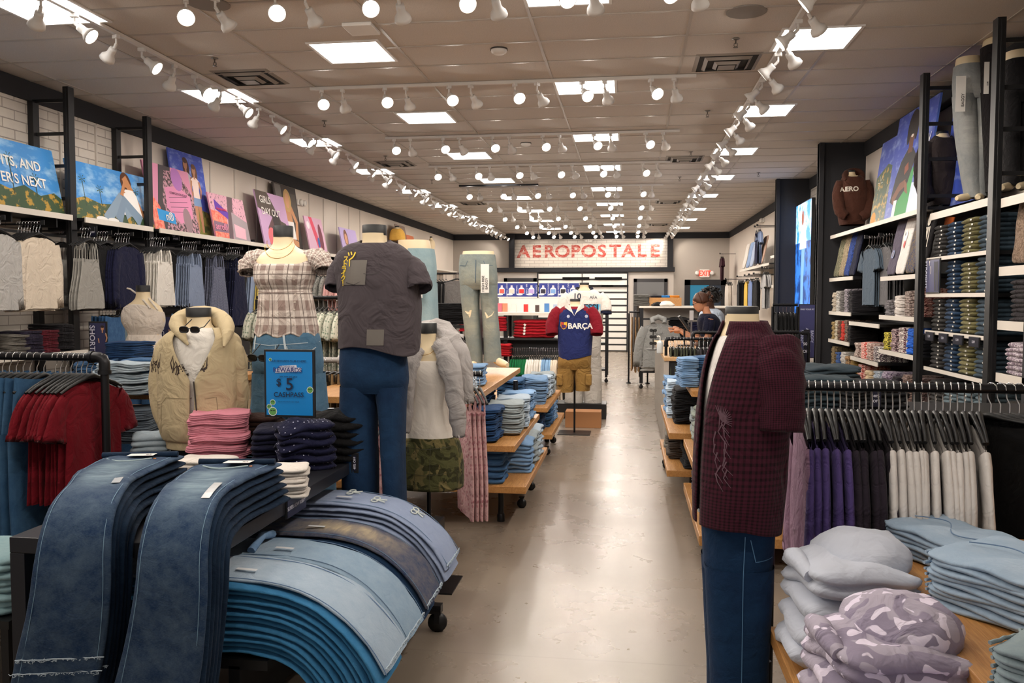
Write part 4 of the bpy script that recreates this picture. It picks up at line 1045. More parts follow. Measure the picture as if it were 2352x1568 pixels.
ps = Pic(); ps.e(0, .18, .05, .07, '#cfc6b4').limb([(0, .1), (0, -.15)], [.03, .02], '#b8ae9c').limb([(-.05, .1), (-.08, -.1)], [.012, .01], '#cfc6b4').limb([(.05, .1), (.08, -.1)], [.012, .01], '#cfc6b4').limb([(-.02, -.15), (-.04, -.29)], [.015, .012], '#cfc6b4').limb([(.02, -.15), (.04, -.29)], [.015, .012], '#cfc6b4')
for y, c, c2, lab, pic in ((9.55, '#6b6474', None, 'purple-grey leaning folded tee, near bay', pg), (9.25, '#ebe5e0', None, 'white leaning folded tee with small red print', pw), (8.93, '#80705a', '#4a5068', 'brown leaning folded tee, near bay', None), (8.62, '#1c1a1c', None, 'black leaning folded tee with skeleton print', ps)):
    leaning(y, 1.84, .27, .68, cloth(c, c2, pat='print' if c2 else None), lab, pic)
leaning(8.55, 2.06, .2, .42, cloth('#c8622a'), 'orange folded tee behind the skeleton tee', None, 2.95)
# hanging tees of the middle bay
TB = cloth('#566472'); TG = cloth('#6e6c6e')
arm(1992, 620, 2.78, at(1992, 550, x=2.78).z+.02, [(6, G('tee', TEE, TB), 'hanging_tee', 'tee', 'slate blue hung tee')], 'right wall middle bay', -PI/2)
arm(2025, 620, 2.85, at(2025, 545, x=2.85).z+.02, [(6, G('tee', TEE, TG), 'hanging_tee', 'tee', 'grey hung tee')], 'right wall beside the slate tees', -PI/2)
# jeans wall, bay B
for i, z in enumerate((1.965, 1.642, 1.308, .974, .645)):
    rshelf(6.85, 8.2, z, f'pale-edged jeans shelf on the right wall, {nth(i)} from top', 2.7, .03)
rshelf(6.85, 8.2, 2.37, 'white top shelf under the grey jeans mannequin legs', 2.72, .06)
JC = [('black', denim('#2b2a2a', '#4a4744')), ('dark blue', denim('#1c2f47', '#36506c')), ('olive', cloth('#6f6a48')), ('slate', denim('#33424e', '#53636f'))]
for i, z in enumerate((1.965, 1.642, 1.308, .974, .645)):
    for j, (nm, mt) in enumerate(JC):
        if i == 1 and j == 0: continue
        cnt = (8, 8, 8, 8, 6)[i]; m_ = (denim('#4e5d64', '#76858c') if nm != 'black' else mt) if i == 4 else mt
        if i == 1 and j < 3 and nm == 'olive': cnt = 7
        pile(2.90, 8.03-.33*j, z, cnt, m_, f'{nm if i < 4 else nm+" or grey"} folded jeans', f'{nth(i)} shelf, jeans wall', .29, .33, .037 if cnt < 9 else .033, 1, -PI/2, .006, 'folded_wall_jeans' if nm == 'olive' else 'folded_trousers' if nm == 'black' else 'folded_jeans', 'jeans' if nm not in ('olive', 'black') else 'trousers', j, puff=.12, sticker=True)  # black and olive columns are jeans too, only named apart by colour
    if i == 2:
        for j in range(4):
            s_ = sign('price_sign', f'small navy price strip under the {nth(2)} jeans shelf, {nth(j)} from left', (2.685, 8.03-.33*j, z-.09), -PI/2, .2, .08, '#1a1c2c', [('JEANS' if False else 'SLIM', .03, 0, .04, '#c9c9d6')], fw=.004)
pcs = Pic(); pcs.person(-.08, .03, .28, '#cfc8c0', '#3a3030', '#cfc8c0', ('#14182c', 0)).limb([(.07, .28), (.06, .15), (.07, .02)], [.035, .022, .018], '#12152a').limb([(.11, .28), (.12, .15), (.13, .02)], [.03, .022, .018], '#12152a')
s_ = sign('denim_sign', 'navy sign reading STRAIGHT on the jeans wall shelf', (2.69, 8.0, 1.645), -PI/2, .34, .31, '#2a2f66', [('STRAIGHT', .055, -.135, .17, '#c9ccdf', 90)], extra=(pcs.mb, pcs.mats))
# bay C beyond the near post
for i, (z, lab) in enumerate(((2.33, 'white top shelf'), (1.83, 'white shelf holding tan trousers'), (1.435, 'white shelf of dark sweaters'), (1.05, 'white shelf of marbled sweaters'), (.66, 'low white shelf'))):
    rshelf(5.2, 6.66, z, f'{lab} at the right edge of the picture', 2.7, .065)
for (z, c, c2, nm, n, y) in ((1.435, '#2a262a', '#3c3638', 'charcoal', 9, 6.38), (1.05, '#c9c0c4', '#7a6a78', 'marbled lilac', 7, 6.42), (1.05, '#d0c8cc', None, 'pale lilac', 7, 6.05), (.66, '#2a2622', None, 'dark brown', 6, 6.4)):
    pile(2.9, y, z, n, cloth(c, c2, pat='print' if c2 and nm[0] == 'm' else None), f'{nm} folded sweater', 'shelf at right edge of picture', .34, .36, .034, 1, -PI/2, name='folded_sweater', cat='sweater', seed=n)
for i, y in enumerate((6.5, 6.1)):
    leaning(y, 1.84, .32, .5, cloth('#a8917e', '#7d6858', pat='print'), f'tan camo folded trousers standing on the shelf, {nth(i)} from left', None, 2.76, .1)
# posters on the right wall shelf
pc = Pic(); pc.p([(0, 0), (.72, 0), (.72, 1.0), (0, 1.0)], SKYD).p([(0, 0), (.72, 0), (.72, .62), (.4, .7), (0, .58)], TREES).e(.12, .08, .1, .08, '#d8922a')
for k in range(6): pc.limb([(.18+.03*math.cos(k), .5+.03*math.sin(k)), (.18+.1*math.cos(k), .5+.1*math.sin(k))], [.006, .004], '#c8c4b8').limb([(.5, .3+.02*k), (.58, .36+.02*k)], [.004, .004], '#b8b4a8')
board('poster', 'blue and autumn tree poster right of the brown hoodie', .72, 1.0, (2.88, 10.78, 2.47), 0, .14, pc, '#4a66b0', side='R')
pc = Pic(); W1 = 1.25; pc.p([(0, 0), (W1, 0), (W1, 1.15), (0, 1.15)], SKYD).p([(.75, 0), (W1, 0), (W1, .3), (.7, .34)], '#cfdcf2')
pc.limb([(.5, .02), (.55, .35), (.6, .6)], [.03, .03, .03], '#3c9a54').p([(.22, 0), (.75, 0), (.82, .55), (.5, .3)], '#3c9a54').p([(.12, .2), (.3, .14), (.62, .3), (.8, .62), (.66, .72), (.5, .74), (.32, .62), (.2, .45)], '#2e2a2c')
pc.p([(.5, .68), (.64, .68), (.63, .8), (.5, .8)], '#6b4434').e(.56, .9, .1, .15, '#6b4434').e(.56, 1.0, .15, .14, '#231a18').e(.45, .93, .06, .15, '#231a18').e(.68, .93, .05, .13, '#231a18').e(.57, .86, .04, .018, '#e8ddd4').e(.53, .93, .012, .008, '#1a1210').e(.6, .93, .012, .008, '#1a1210')
pc.limb([(.2, .2), (.4, .33), (.58, .36)], [.05, .05, .04], '#7a4e3a')
for k in range(4): pc.limb([(.56+.02*k, .38-.01*k), (.6+.03*k, .26-.01*k)], [.013, .009], '#8a5c46')
pc.p([(.5, .45), (.62, .5), (.58, .58), (.48, .54)], '#8c4a34').p([(.25, .02), (.36, .02), (.38, .2), (.27, .2)], '#e9e9ee')
board('poster', 'large blue poster of a man in black tee on right wall', W1, 1.15, (2.85, 10.08, 2.47), 0, .13, pc, '#5a78c8', side='R', texts=[('NEW', .15, .86, .72, '#eef0f6'), ('LOOK', .15, .84, .58, '#eef0f6'), ('OFF', .15, .82, .44, '#eef0f6')])
pc = Pic(); pc.p([(0, 0), (.9, 0), (.9, 1.1), (0, 1.1)], SKYD)
board('poster', 'blue poster behind the dark grey sweatshirt on the right wall', .9, 1.1, (3.0, 8.75, 2.47), 0, .1, pc, '#5a78c8', side='R')
# lit screen between the dark fins
scy0 = at(1829, 475, x=2.98).y; scy1 = at(1864, 475, x=2.98).y; scz0 = at(1829, 475, x=2.98).z; scz1 = at(1835, 690, x=2.98).z-.3
t = thing('video_screen', 'tall glowing blue video screen between the dark wall fins', 'screen', (2.98, scy0, scz1), -PI/2)
hS = scz0-scz1; wS = scy0-scy1
MB().bb((-.015, .0, -.015), (wS+.015, .06, hS+.015)).build('housing', BLACK, t)
n = NT('screen_picture'); co = n.coord('Object', (1, 1, 1)); f = n.noise(co, 3.2, 4, .6); zz_ = n.sep(co)[2]
cc = n.mix(n.ramp(f, [(.42, 0.0), (.6, 1.0)]), '#3a8ce8', '#d8ecff'); cc = n.mix(n.ramp(zz_, [(.0, 1.0), (.95, .95), (1.0, 0.0)]) if False else n.math('LESS_THAN', zz_, hS*.66), cc, n.mix(n.ramp(f, [(.45, 0.0), (.55, 1.0)]), '#10366e', '#2f6cc0'))
n.color((0, 0, 0)); n.l(cc, n.b.inputs['Emission Color']); n.b.inputs['Emission Strength'].default_value = 1.6
MB().bb((0, -.004, 0), (wS, .0, hS)).build('display', n.m, t)
pc = Pic(); E1 = emit('#dfe8f2', 1.2); E2 = emit('#7fb0ea', 1.1); E3 = emit('#c07a62', .9)
pc.limb([(wS*.55, hS*.62), (wS*.5, hS*.35), (wS*.5, hS*.02)], [.14, .12, .1], E2).p([(wS*.3, hS*.6), (wS*.75, hS*.6), (wS*.7, hS*.82), (wS*.4, hS*.82)], E1).e(wS*.5, hS*.87, .1, .13, E3)
pc.mb.v = [(v[0], v[1]-.006, v[2]) for v in pc.mb.v]; pc.mb.build('screen_figure', pc.mats, t)
# fit signs in front of the fin
vsign('denim_sign', 'tall navy sign reading FIND YOUR FIT below the screen', 1833, 1874, 698, 822, 11.2, '#3a3c66', [('FIND YOUR FIT', .036, 0, .9, '#c9ccdf'), ('SKINNY', .07, -.3, .4, '#b9bcd6', 90), ('ATHLETIC', .07, 0, .4, '#b9bcd6', 90), ('BAGGY', .07, .3, .4, '#b9bcd6', 90)], post=.7)
vsign('price_sign', 'small dark sign reading 50% OFF before the FIT sign', 1845, 1860, 757, 835, 11.0, '#15162a', [('50%', .12, 0, .58, '#e4e4ee'), ('OFF', .12, 0, .36, '#e4e4ee')], post=.7)
# far right wall beyond the fins
def frs(y0, y1, z, lab): rshelf(y0, y1, z, lab, 2.72, .05)
za = at(1700, 620, x=2.75).z
frs(17.2, 21.6, 2.3, 'white upper shelf far back on the right wall'); frs(16.1, 17.0, 2.42, 'white shelf stub beside the second dark fin'); frs(16.1, 17.4, 1.85, 'lower white shelf beside the second dark fin')
for i, (y, c, lab) in enumerate(((21.3, '#e6ded6', 'white folded top standing at the far end of the far right shelf'), (20.6, '#8fa6cc', 'pale blue folded jeans standing on the far right shelf'), (20.0, '#a8b4cc', 'striped blue folded top standing on the far right shelf'), (19.4, '#6e6a68', 'grey folded tee standing on the far right shelf'), (18.6, '#d8b4a0', 'peach printed folded tee standing on the far right shelf'))):
    leaning(y, 2.31, .5, .62, cloth(c), lab, None, 2.78)
arm(1741, 560, 2.72, 3.15, [(2, G('tee', TEE, cloth('#8b9cc0')), 'hanging_tee', 'tee', 'pale blue tee')], 'high on the far right wall', -PI/2)
arm(1735, 570, 2.66, 3.12, [(1, G('cami', CAMI, NAVY), 'camisole', 'top', 'navy strap camisole over the blue tee')], 'high on far right wall front', -PI/2)
PLS = cloth('#cfccc8', '#4a4a5a', pat='gingham')
for (u, x, c, lab, n_) in ((1668, 2.62, '#ddd4ca', 'cream shirt', 5), (1695, 2.62, '#1a1a1e', 'black jacket', 5), (1712, 2.66, '#d8b450', 'yellow top', 3), (1722, 2.66, '#7f94c4', 'light blue top', 3), (1733, 2.66, '#17171a', 'dark top', 3)):
    arm(u, 650, x, 2.12, [(n_, G('ls', LS, cloth(c)), 'hanging_shirt', 'shirt', lab)], f'far right wall, {lab} rail', -PI/2)
arm(1752, 650, 2.62, 2.2, [(4, G('tee', TEE, PLS), 'hanging_shirt', 'shirt', 'grey checked shirt')], 'beside the second dark fin', -PI/2)
arm(1655, 600, 2.75, 2.95, [(3, G('tee', TEE, cloth('#3a1c26')), 'hanging_tee', 'tee', 'wine red tee')], 'far end of the right wall', -PI/2)

struct(MB().bb((XL+.005, 9.3, .25), (XL+.03, 15.5, 2.3)).build('shelf_shade_panel', plain('#1b1a1d', .6)))  # dark sheet added for the shade behind the garments under the shelf
# ================================================================== MIDDLE OF THE SHOP
def nest_table(name, label, tiers, legs, casters=(), zt=None):
    """tiers: (x0,x1,y0,y1,z,thick) wooden boards on black pipe legs"""
    x0, x1, y0, y1 = tiers[0][:4]
    t = thing(name, label, 'display table', (x0, y0, 0))
    for a, b, c, d, z, th in tiers:
        MB().bb((a-x0, c-y0, z-th), (b-x0, d-y0, z)).build('shelf_board', OAK, t, bevel=.004)
    for lx, ly, z in legs:
        MB().tube([(lx-x0, ly-y0, .0), (lx-x0, ly-y0, z)], .02, 10).lathe([(.028, 0), (.028, .05), (.02, .06)], (lx-x0, ly-y0, 0), 12).build('leg', STEEL, t, True)
    for cx, cy in casters: caster(t, cx-x0, cy-y0)
    return t
OR = lambda k: nth(k)
nest_table('nesting_table', 'tiered wooden table of folded denim left of the aisle', [(-2.1, -.69, 5.65, 7.2, .31, .05), (-2.1, -.76, 5.6, 7.2, .60, .045), (-2.2, -1.0, 5.3, 7.75, .95, .045)],
           [(-.9, 5.9, .55), (-1.9, 5.9, .9), (-.95, 7.05, .9), (-1.3, 7.5, .92)], [(-.8, 6.9), (-.8, 6.3)])
nest_table('nesting_table', 'second tiered wooden denim table farther down left of the aisle', [(-2.0, -.72, 7.95, 9.5, .30, .05), (-2.0, -.76, 7.9, 9.5, .56, .045)], [(-.9, 8.1, .52), (-.9, 9.3, .52), (-1.8, 8.1, .52)], [(-.82, 8.5), (-.82, 9.2)])
nest_table('nesting_table', 'tiered wooden table right of aisle behind the burgundy shirt mannequin', [(.42, 1.5, 5.0, 6.45, .2, .06), (.41, 1.5, 5.2, 6.35, .55, .05)], [(.6, 5.2, .5), (.6, 6.2, .5), (1.3, 5.2, .5)], [(.5, 5.6)])
zD = .95; xD = at(1600, 890, z=zD)
nest_table('nesting_table', 'tiered wooden table right of aisle before the checkout counter', [(.30, 1.5, 6.55, 8.0, .27, .05), (.31, 1.5, 6.5, 8.2, .57, .05), (xD.x-.05, 1.5, xD.y-.2, xD.y+.9, zD, .045)], [(.5, 6.7, .5), (.5, 7.9, .9), (1.3, 6.7, .9)], [(.36, 7.95), (.36, 8.1)])
def row(cols, zs, fr=PI, w=.26, d=.32):
    for (x, y, z, n, mt, desc, place, t, L, rz) in cols:
        q = 'rolled_jeans' if 'low' in place.split(', ')[1] or 'rolled' in desc else 'folded_jeans'
        if 'trousers' in desc: q = 'folded_trousers'
        pile(x, y, z, n, mt, desc, place, w, d, t, L, rz+random.uniform(-.08, .08), .012, q, 'trousers' if 'trous' in q else 'jeans', seed=n, rx=0, wav=.012, puff=.6)
tA = 'near left denim table'
row([(-1.02, 5.82, .605, 9, DEN_B, 'dark blue folded jeans', f'{tA}, middle shelf front', .026, 2, 0),
     (-.90, 6.15, .605, 9, DEN_GR, 'grey-white folded jeans', f'{tA}, middle shelf second', .026, 2, .05),
     (-.90, 6.5, .605, 9, DEN_XL, 'pale blue folded jeans', f'{tA}, middle shelf third', .026, 2, .1),
     (-.90, 6.85, .605, 9, DEN_L, 'washed folded jeans', f'{tA}, middle shelf fourth', .026, 2, 0),
     (-1.35, 5.85, .605, 9, DEN_M, 'mid-blue folded jeans', f'{tA}, middle shelf left', .026, 2, 0),
     (-.98, 5.85, .312, 8, DEN_M, 'rumpled blue folded jeans', f'{tA}, low shelf front', .03, 1, 0),
     (-.86, 6.2, .312, 8, DEN_L, 'rolled washed jeans', f'{tA}, low shelf second', .03, 1, PI/2),
     (-.86, 6.52, .312, 8, DEN_GR, 'rolled grey jeans', f'{tA}, low shelf third', .03, 1, PI/2),
     (-.86, 6.84, .312, 8, DEN_XL, 'rolled pale jeans', f'{tA}, low shelf fourth', .03, 1, PI/2),
     (-1.3, 5.85, .312, 8, DEN_B, 'creased dark jeans', f'{tA}, low shelf left', .03, 1, 0)], 0, 0)
for (x, y, n, mt, ds, pl) in ((-1.2, 5.75, 6, DEN_XL, 'bleached folded jeans', 'top board right'), (-1.2, 6.2, 7, DEN_L, 'light blue folded jeans', 'top board middle'), (-1.52, 5.8, 7, DEN_M, 'blue folded jeans', 'top board left')):
    pile(x, y, .952, n, mt, ds, f'{tA}, {pl}', .28, .34, .022, 1, .1, name='folded_jeans')
tB = 'far left denim table'
row([(-1.12, 8.1, .565, 10, DEN_M, 'blue folded jeans', f'{tB}, upper front', .026, 2, 0), (-.93, 8.3, .565, 10, DEN_L, 'light folded jeans', f'{tB}, upper second', .026, 2, 0), (-.93, 8.7, .565, 9, DEN_XL, 'pale folded jeans', f'{tB}, upper third', .026, 2, 0),
     (-1.45, 8.1, .565, 11, DEN_B, 'navy folded jeans', f'{tB}, upper left', .026, 2, 0), (-.92, 9.1, .565, 9, DEN_GR, 'grey folded jeans', f'{tB}, upper fourth', .026, 2, 0),
     (-.95, 8.15, .305, 7, DEN_B, 'dark folded jeans', f'{tB}, low front', .028, 2, 0), (-.9, 8.55, .305, 7, DEN_M, 'blue folded jeans', f'{tB}, low second', .028, 2, 0), (-.9, 8.95, .305, 7, DEN_L, 'light folded jeans', f'{tB}, low third', .028, 2, 0)], 0, 0)
tC = 'right table behind burgundy mannequin'; tD = 'right table before counter'
row([(.60, 5.35, .205, 7, DEN_B, 'dark blue jeans', f'{tC}, low front', .03, 2, PI), (.60, 5.7, .205, 6, DEN_GR, 'pale grey jeans', f'{tC}, low middle', .03, 2, 0), (.60, 6.1, .205, 8, cloth('#57535a'), 'grey trousers', f'{tC}, low back', .03, 2, 0),
     (.62, 6.15, .555, 7, cloth('#9aa39a'), 'rolled sage trousers', f'{tC}, middle back', .04, 1, PI/2), (.62, 5.75, .555, 6, cloth('#b5b8ae'), 'rolled stone trousers', f'{tC}, middle front', .045, 1, PI/2),
     (.62, 6.72, .575, 6, DEN_GR, 'white-grey folded jeans', f'{tD}, middle front', .027, 2, 0), (.5, 7.1, .575, 11, cloth('#1b1b1e'), 'black folded jeans', f'{tD}, middle second', .027, 2, 0),
     (.46, 7.45, .575, 12, DEN_XL, 'pale blue folded jeans', f'{tD}, middle third', .027, 2, 0), (.46, 7.8, .575, 12, DEN_L, 'light folded jeans', f'{tD}, middle fourth', .027, 2, 0), (.8, 7.1, .575, 12, DEN_BK, 'charcoal folded jeans', f'{tD}, middle right', .027, 2, 0),
     (.56, 6.75, .275, 7, DEN_BK, 'black washed jeans', f'{tD}, low front', .03, 2, 0), (.46, 7.15, .275, 8, cloth('#4a423c'), 'brown trousers', f'{tD}, low second', .03, 2, 0), (.46, 7.55, .275, 8, cloth('#77736b'), 'taupe trousers', f'{tD}, low third', .03, 2, 0)], 0, 0)
for k, (u, mt, ds) in enumerate(((1578, DEN_L, 'bright blue'), (1607, DEN_M, 'mid-blue'), (1635, DEN_L, 'washed blue'))):
    p = at(u, 868, y=xD.y+.1+.1*k); pile(p.x, xD.y+.12+.12*k, .952, 9, mt, f'{ds} folded shorts', f'{tD}, top board', .13, .3, .024, 2, .1, name='folded_shorts', cat='shorts')
# pipe racks by the counter
za = at(1600, 778, y=9.0).z; a = at(1530, 778, y=9.0).x
pipe_rack('clothes_rack', 'dark pipe rack of olive trousers beside the checkout counter', (a, 9.0), (a+1.3, 9.0), za)
OLV = cloth('#4c5142')
rail_fill((a+.03, 9.0, za), (a+.3, 9.0, za), [(8, G('pant', PANT, OLV), 'hanging_trousers', 'trousers', 'olive hung trousers')], 'pipe rack beside counter', PI/2, 'pants')
rail_fill((a+.32, 9.0, za), (a+1.2, 9.0, za), [(20, G('shrt', SHRT, cloth('#3f3c42')), 'hanging_shorts', 'shorts', 'dark hung shorts')], 'pipe rack beside counter right part', PI/2, 'pants')
zb = at(1600, 763, y=10.0).z; b = at(1592, 763, y=10.0).x
pipe_rack('clothes_rack', 'second dark pipe rack behind the olive trousers rack', (b, 10.0), (b+1.3, 10.0), zb)
rail_far((b+.05, 10.0, zb), (b+1.2, 10.0, zb), [(24, G('shrt', SHRT, BLK), 'hanging_shorts', 'shorts', 'black hung shorts')], 'second pipe rack', PI/2)
zc = at(1770, 762, y=9.0).z
pipe_rack('clothes_rack', 'dark rack of brown garments right of the burgundy mannequin neck', (at(1755, 762, y=9.0).x, 9.0), (at(1835, 762, y=9.0).x, 9.0), zc, fit=False)
rail_far((at(1757, 762, y=9.0).x, 9.0, zc), (at(1830, 762, y=9.0).x, 9.0, zc), [(12, G('tee', TEE, cloth('#5a5048')), 'tee', 'top', 'brown hung top')], 'rack right of mannequin neck', PI/2)
zc = at(1800, 700, y=10.5).z
pipe_rack('clothes_rack', 'tall dark rack of black garments before the second wall fin', (at(1775, 700, y=10.5).x, 10.5), (at(1832, 700, y=10.5).x, 10.5), zc, fit=False)
rail_far((at(1778, 700, y=10.5).x, 10.5, zc), (at(1828, 700, y=10.5).x, 10.5, zc), [(6, G('pant', PANT, BLK), 'hanging_trousers', 'trousers', 'black hung trousers')], 'tall rack before wall fin', PI/2)
# checkout counter
t = thing('checkout_counter', 'checkout counter with pale wood top and ribbed grey side', 'counter', (.36, 8.75, 0))
MB().bb((0, 0, .955), (.48, 3.5, .995)).build('counter_top', OAKL, t, bevel=.004)
MB().bb((.03, .05, .02), (.45, 3.45, .955)).build('cabinet', BLACK, t)
rb = MB()
for k in range(34): rb.bb((.012, .06+k*.1, .03), (.03, .06+k*.1+.075, .94))
rb.build('ribbed_panel', plain('#9d968d', .5), t); MB().bb((.0, .02, 0), (.05, .06, .955)).build('corner_post', plain('#b9b1a8', .5), t)
def on_counter(u, y): return at(u, 790, y=y).x
t = thing('sanitizer_bottle', 'clear pump bottle of hand sanitizer on the checkout counter', 'bottle', (on_counter(1516, 9.3), 9.3, .996))
MB().lathe([(0, 0), (.034, 0), (.036, .01), (.036, .11), (.03, .13), (.012, .14), (.012, .15)], n=20).build('bottle_body', plain('#c8ccce', .15), t, True)
MB().tube([(0, 0, .14), (0, 0, .18)], .006, 8).tube([(0, 0, .18), (-.015, 0, .19), (-.035, 0, .185)], .007, 8).build('pump', WHITE, t, True)
t = thing('sunglasses_stand', 'small black rack of sunglasses on the checkout counter', 'rack', (on_counter(1500, 9.9), 9.9, .996))
MB().tube([(0, 0, 0), (0, 0, .24)], .006, 8).lathe([(.06, 0), (.08, .012), (0, .014)], n=16).build('stand', BLACK, t)
for k in range(3):
    s = MB()
    for q in (-1, 1): s.lathe([(0, -.004), (.02, -.003), (.02, .003), (0, .004)], (q*.023, -.02, .08+.075*k), 14, 0, Matrix.Rotation(PI/2, 3, 'X'))
    s.bb((-.01, -.023, .085+.075*k), (.01, -.017, .092+.075*k)); s.build('sunglasses', BLACKP, t)
t = thing('tablet_stand', 'black register tablet tilted on a stand before the woman', 'tablet', (at(1572, 760, y=10.8).x, 10.8, .996))
MB().bb((-.08, -.06, 0), (.08, .06, .015)).tube([(0, 0, 0), (0, .0, .2)], .012, 8).build('stand', BLACK, t)
ts = MB().box((0, 0, .28), (.03, .3, .24), 0, Matrix.Rotation(math.radians(-35), 3, 'Y')); ts.build('tablet', BLACKP, t, bevel=.004)
t = thing('card_pole', 'slim grey pole with card reader beside the register tablet', 'card reader', (at(1588, 760, y=10.6).x, 10.6, .996))
MB().tube([(0, 0, 0), (0, 0, .42)], .012, 10).build('pole', plain('#77757a', .3, .5), t, True); MB().bb((-.025, -.015, .33), (.025, .01, .45)).build('reader', plain('#b8b6b8', .4), t, bevel=.004)
# grey hoodie rack farther back
xh = at(1474, 703, y=15).x; zh = at(1500, 703, y=15).z
t = thing('rolling_rack', 'dark rolling fixture with white top behind the checkout counter', 'rolling rack', (xh, 15.0, 0))
for px_, py_ in ((0, 0), (0, 1.2), (1.9, 0), (1.9, 1.2), (1.0, 0)): MB().bb((px_-.03, py_-.03, .1), (px_+.03, py_+.03, zh-.03)).build('post', STEEL, t)
MB().bb((-.04, -.05, zh-.03), (1.95, 1.25, zh)).build('top_board', SHELF, t); MB().bb((-.02, -.02, zh-.24), (1.0, .01, zh-.21)).build('rail', STEEL, t)
MB().bb((0, 0, .28), (1.9, 1.2, .31)).build('lower_shelf', STEEL, t); MB().bb((0, .6, .3), (1.9, .62, zh-.03)).build('back_panel', plain('#c9c2ba', .6), t)
caster(t, .0, 0); caster(t, 1.0, 0)
def tuck(u, v, y): return at(u, v, y=y)
hood = hang_top(.24, .27, .78, .03, .68, .08, .06, 3, .1, .07, spread=.14, slope=.32)
hood.tube([(-.1, -.03, -.13), (-.11, .02, -.06), (0, .05, -.02), (.11, .02, -.06), (.1, -.03, -.13)], [.04, .05, .05, .05, .04], 12)
p = tuck(1513, 712, 14.9); GM = cloth('#8f8f8d')
o = put(hood.mesh('hanging_hoodie', GM, True), 'hanging_hoodie', (p.x, 14.93, zh-.17), .1, 'grey hooded sweatshirt hung on the white-topped rolling fixture', 'hoodie', None)
mm = MB(); 
for k in range(5): text_mb('AERO'[k % 4], .05, mm, 0, Matrix.Translation((-.06+.03*k, -.045, -.34+.02*abs(2-k))))
text_mb('DEPT', .05, mm, 0, Matrix.Translation((0, -.045, -.42)))
mm.build('chest_print', flat('#4a4a4c'), o)
p = tuck(1487, 845, 14.9); pile(p.x, 15.1, .312, 5, LGREY, 'pale grey folded tee', 'bottom of the rolling fixture', .26, .34, .05, 1, name='folded_tee', cat='tee')
p = tuck(1561, 760, 14.8); pile(p.x, 15.2, .9, 8, BLK, 'black folded jeans', 'inside the rolling fixture', .34, .34, .045, 1)
p = tuck(1610, 760, 14.8); pile(p.x, 15.2, .9, 7, NAVY, 'navy folded jeans', 'inside the rolling fixture right', .34, .34, .04, 1)
MB().bb((1.0-.0, .05, .87), (1.9, .6, .9)).build('middle_shelf', STEEL, t)
p = tuck(1464, 720, 15.6)
rail_far((p.x-.13, 15.9, zh-.12), (p.x+.13, 15.9, zh-.12), [(4, G('pant', PANT, cloth('#a3815c')), 'hanging_trousers', 'trousers', 'tan corduroy trousers')], 'left of rolling fixture', PI/2)
pipe_rack('clothes_rack', 'short dark rail of tan corduroy trousers in the back aisle', (p.x-.15, 15.9), (p.x+.2, 15.9), zh-.12, fit=False)
p = tuck(1470, 702, 15.5); pile(p.x+.03, 15.6, zh+.002, 8, cloth('#5e5c58'), 'dark grey folded shirt', 'left end of the white top', .28, .34, .026, 2, name='folded_shirt', cat='shirt')
o = MB().bb((-.32, -.2, 0), (.32, .2, .15)).build('wooden_crate', OAK, None, loc=(tuck(1524, 700, 15.5).x, 15.7, zh)); tag(o, 'low wooden box on the white top of the rolling fixture', 'box')
for (u, c, nm, zq, w_) in ((1507, '#1c1e26', 'black folded tee on the low wooden box', .152, .2), (1527, '#2f7fc8', 'bright blue folded tee on the low wooden box', .152, .16), (1548, '#d8862a', 'orange folded tee on the low wooden box', .152, .18)):
    put(folded_mesh(w_, .26, .035, 2, cloth(c), 1, name='folded_tee'), 'folded_tee', (tuck(u, 690, 15.7).x, 15.7, zh+zq), .1, nm, 'tee', None)
put(folded_mesh(.28, .3, .05, 1, WHT, 2, .8, name='folded_tee'), 'folded_tee', (tuck(1530, 700, 15.1).x, 15.25, zh+.002), .2, 'white folded tee before the low wooden box', 'tee', None)
put(folded_mesh(.22, .26, .04, 1, BLK, 2, .8, name='folded_tee'), 'folded_tee', (tuck(1512, 700, 15.1).x, 15.25, zh+.002), .2, 'black crumpled tee before the low wooden box', 'tee', None)
# ------------------------------------------------------------------ perfume counter and red jersey fixture
yP = 13.0
x0 = at(1052, 720, y=yP).x; x1 = at(1295, 720, y=yP).x; zT = at(1200, 717, y=yP).z
t = thing('display_fixture', 'black fixture with white top of perfumes above red folded jerseys', 'display fixture', (x0, yP, 0)); Wd = x1-x0
MB().bb((-.02, -.35, zT-.04), (Wd+.02, .35, zT)).build('top_board', SHELF, t)
for f in (0, .48, 1): MB().bb((Wd*f-.03, -.3, 0), (Wd*f+.03, -.25, zT-.04)).bb((Wd*f-.02, .25, 0), (Wd*f+.02, .3, zT-.04)).build('upright', STEEL, t)
zs_ = at(1220, 776, y=yP-.3).z; MB().bb((0, -.33, zs_-.03), (Wd, .3, zs_)).build('shelf', BLACK, t)
MB().bb((0, -.02, zs_-.28), (Wd, 0, zs_-.03)).build('back_panel', plain('#3a3a3d', .6), t)
zr_ = at(1220, 801, y=yP-.3).z; MB().bb((Wd*.48, -.32, zr_-.01), (Wd, -.3, zr_+.01)).build('rail', BLACK, t)
RED = cloth('#9c1420'); RED2 = cloth('#a81a26')
xr = at(1228, 760, y=yP-.15).x
pile(xr, yP-.15, zs_+.002, 6, RED, 'dark red folded jersey', 'centre of the perfume fixture shelf', .62, .32, .045, 1, name='folded_jersey', cat='jersey', puff=.4)
for i in range(4):
    s_ = Pic(); c0 = at(1212, 0, y=yP).x
    s_.p([(math.cos(PI/2+k*PI/5)*(.028 if k % 2 == 0 else .012), math.sin(PI/2+k*PI/5)*(.028 if k % 2 == 0 else .012)) for k in range(10)], '#e8e2dc')
    o = s_.mb.build('star_emblem', s_.mats, SC.objects[[q.name for q in COL.objects if q.name.startswith('folded_jersey')][i+1]]); o.location = (c0-xr, -.172, .022)
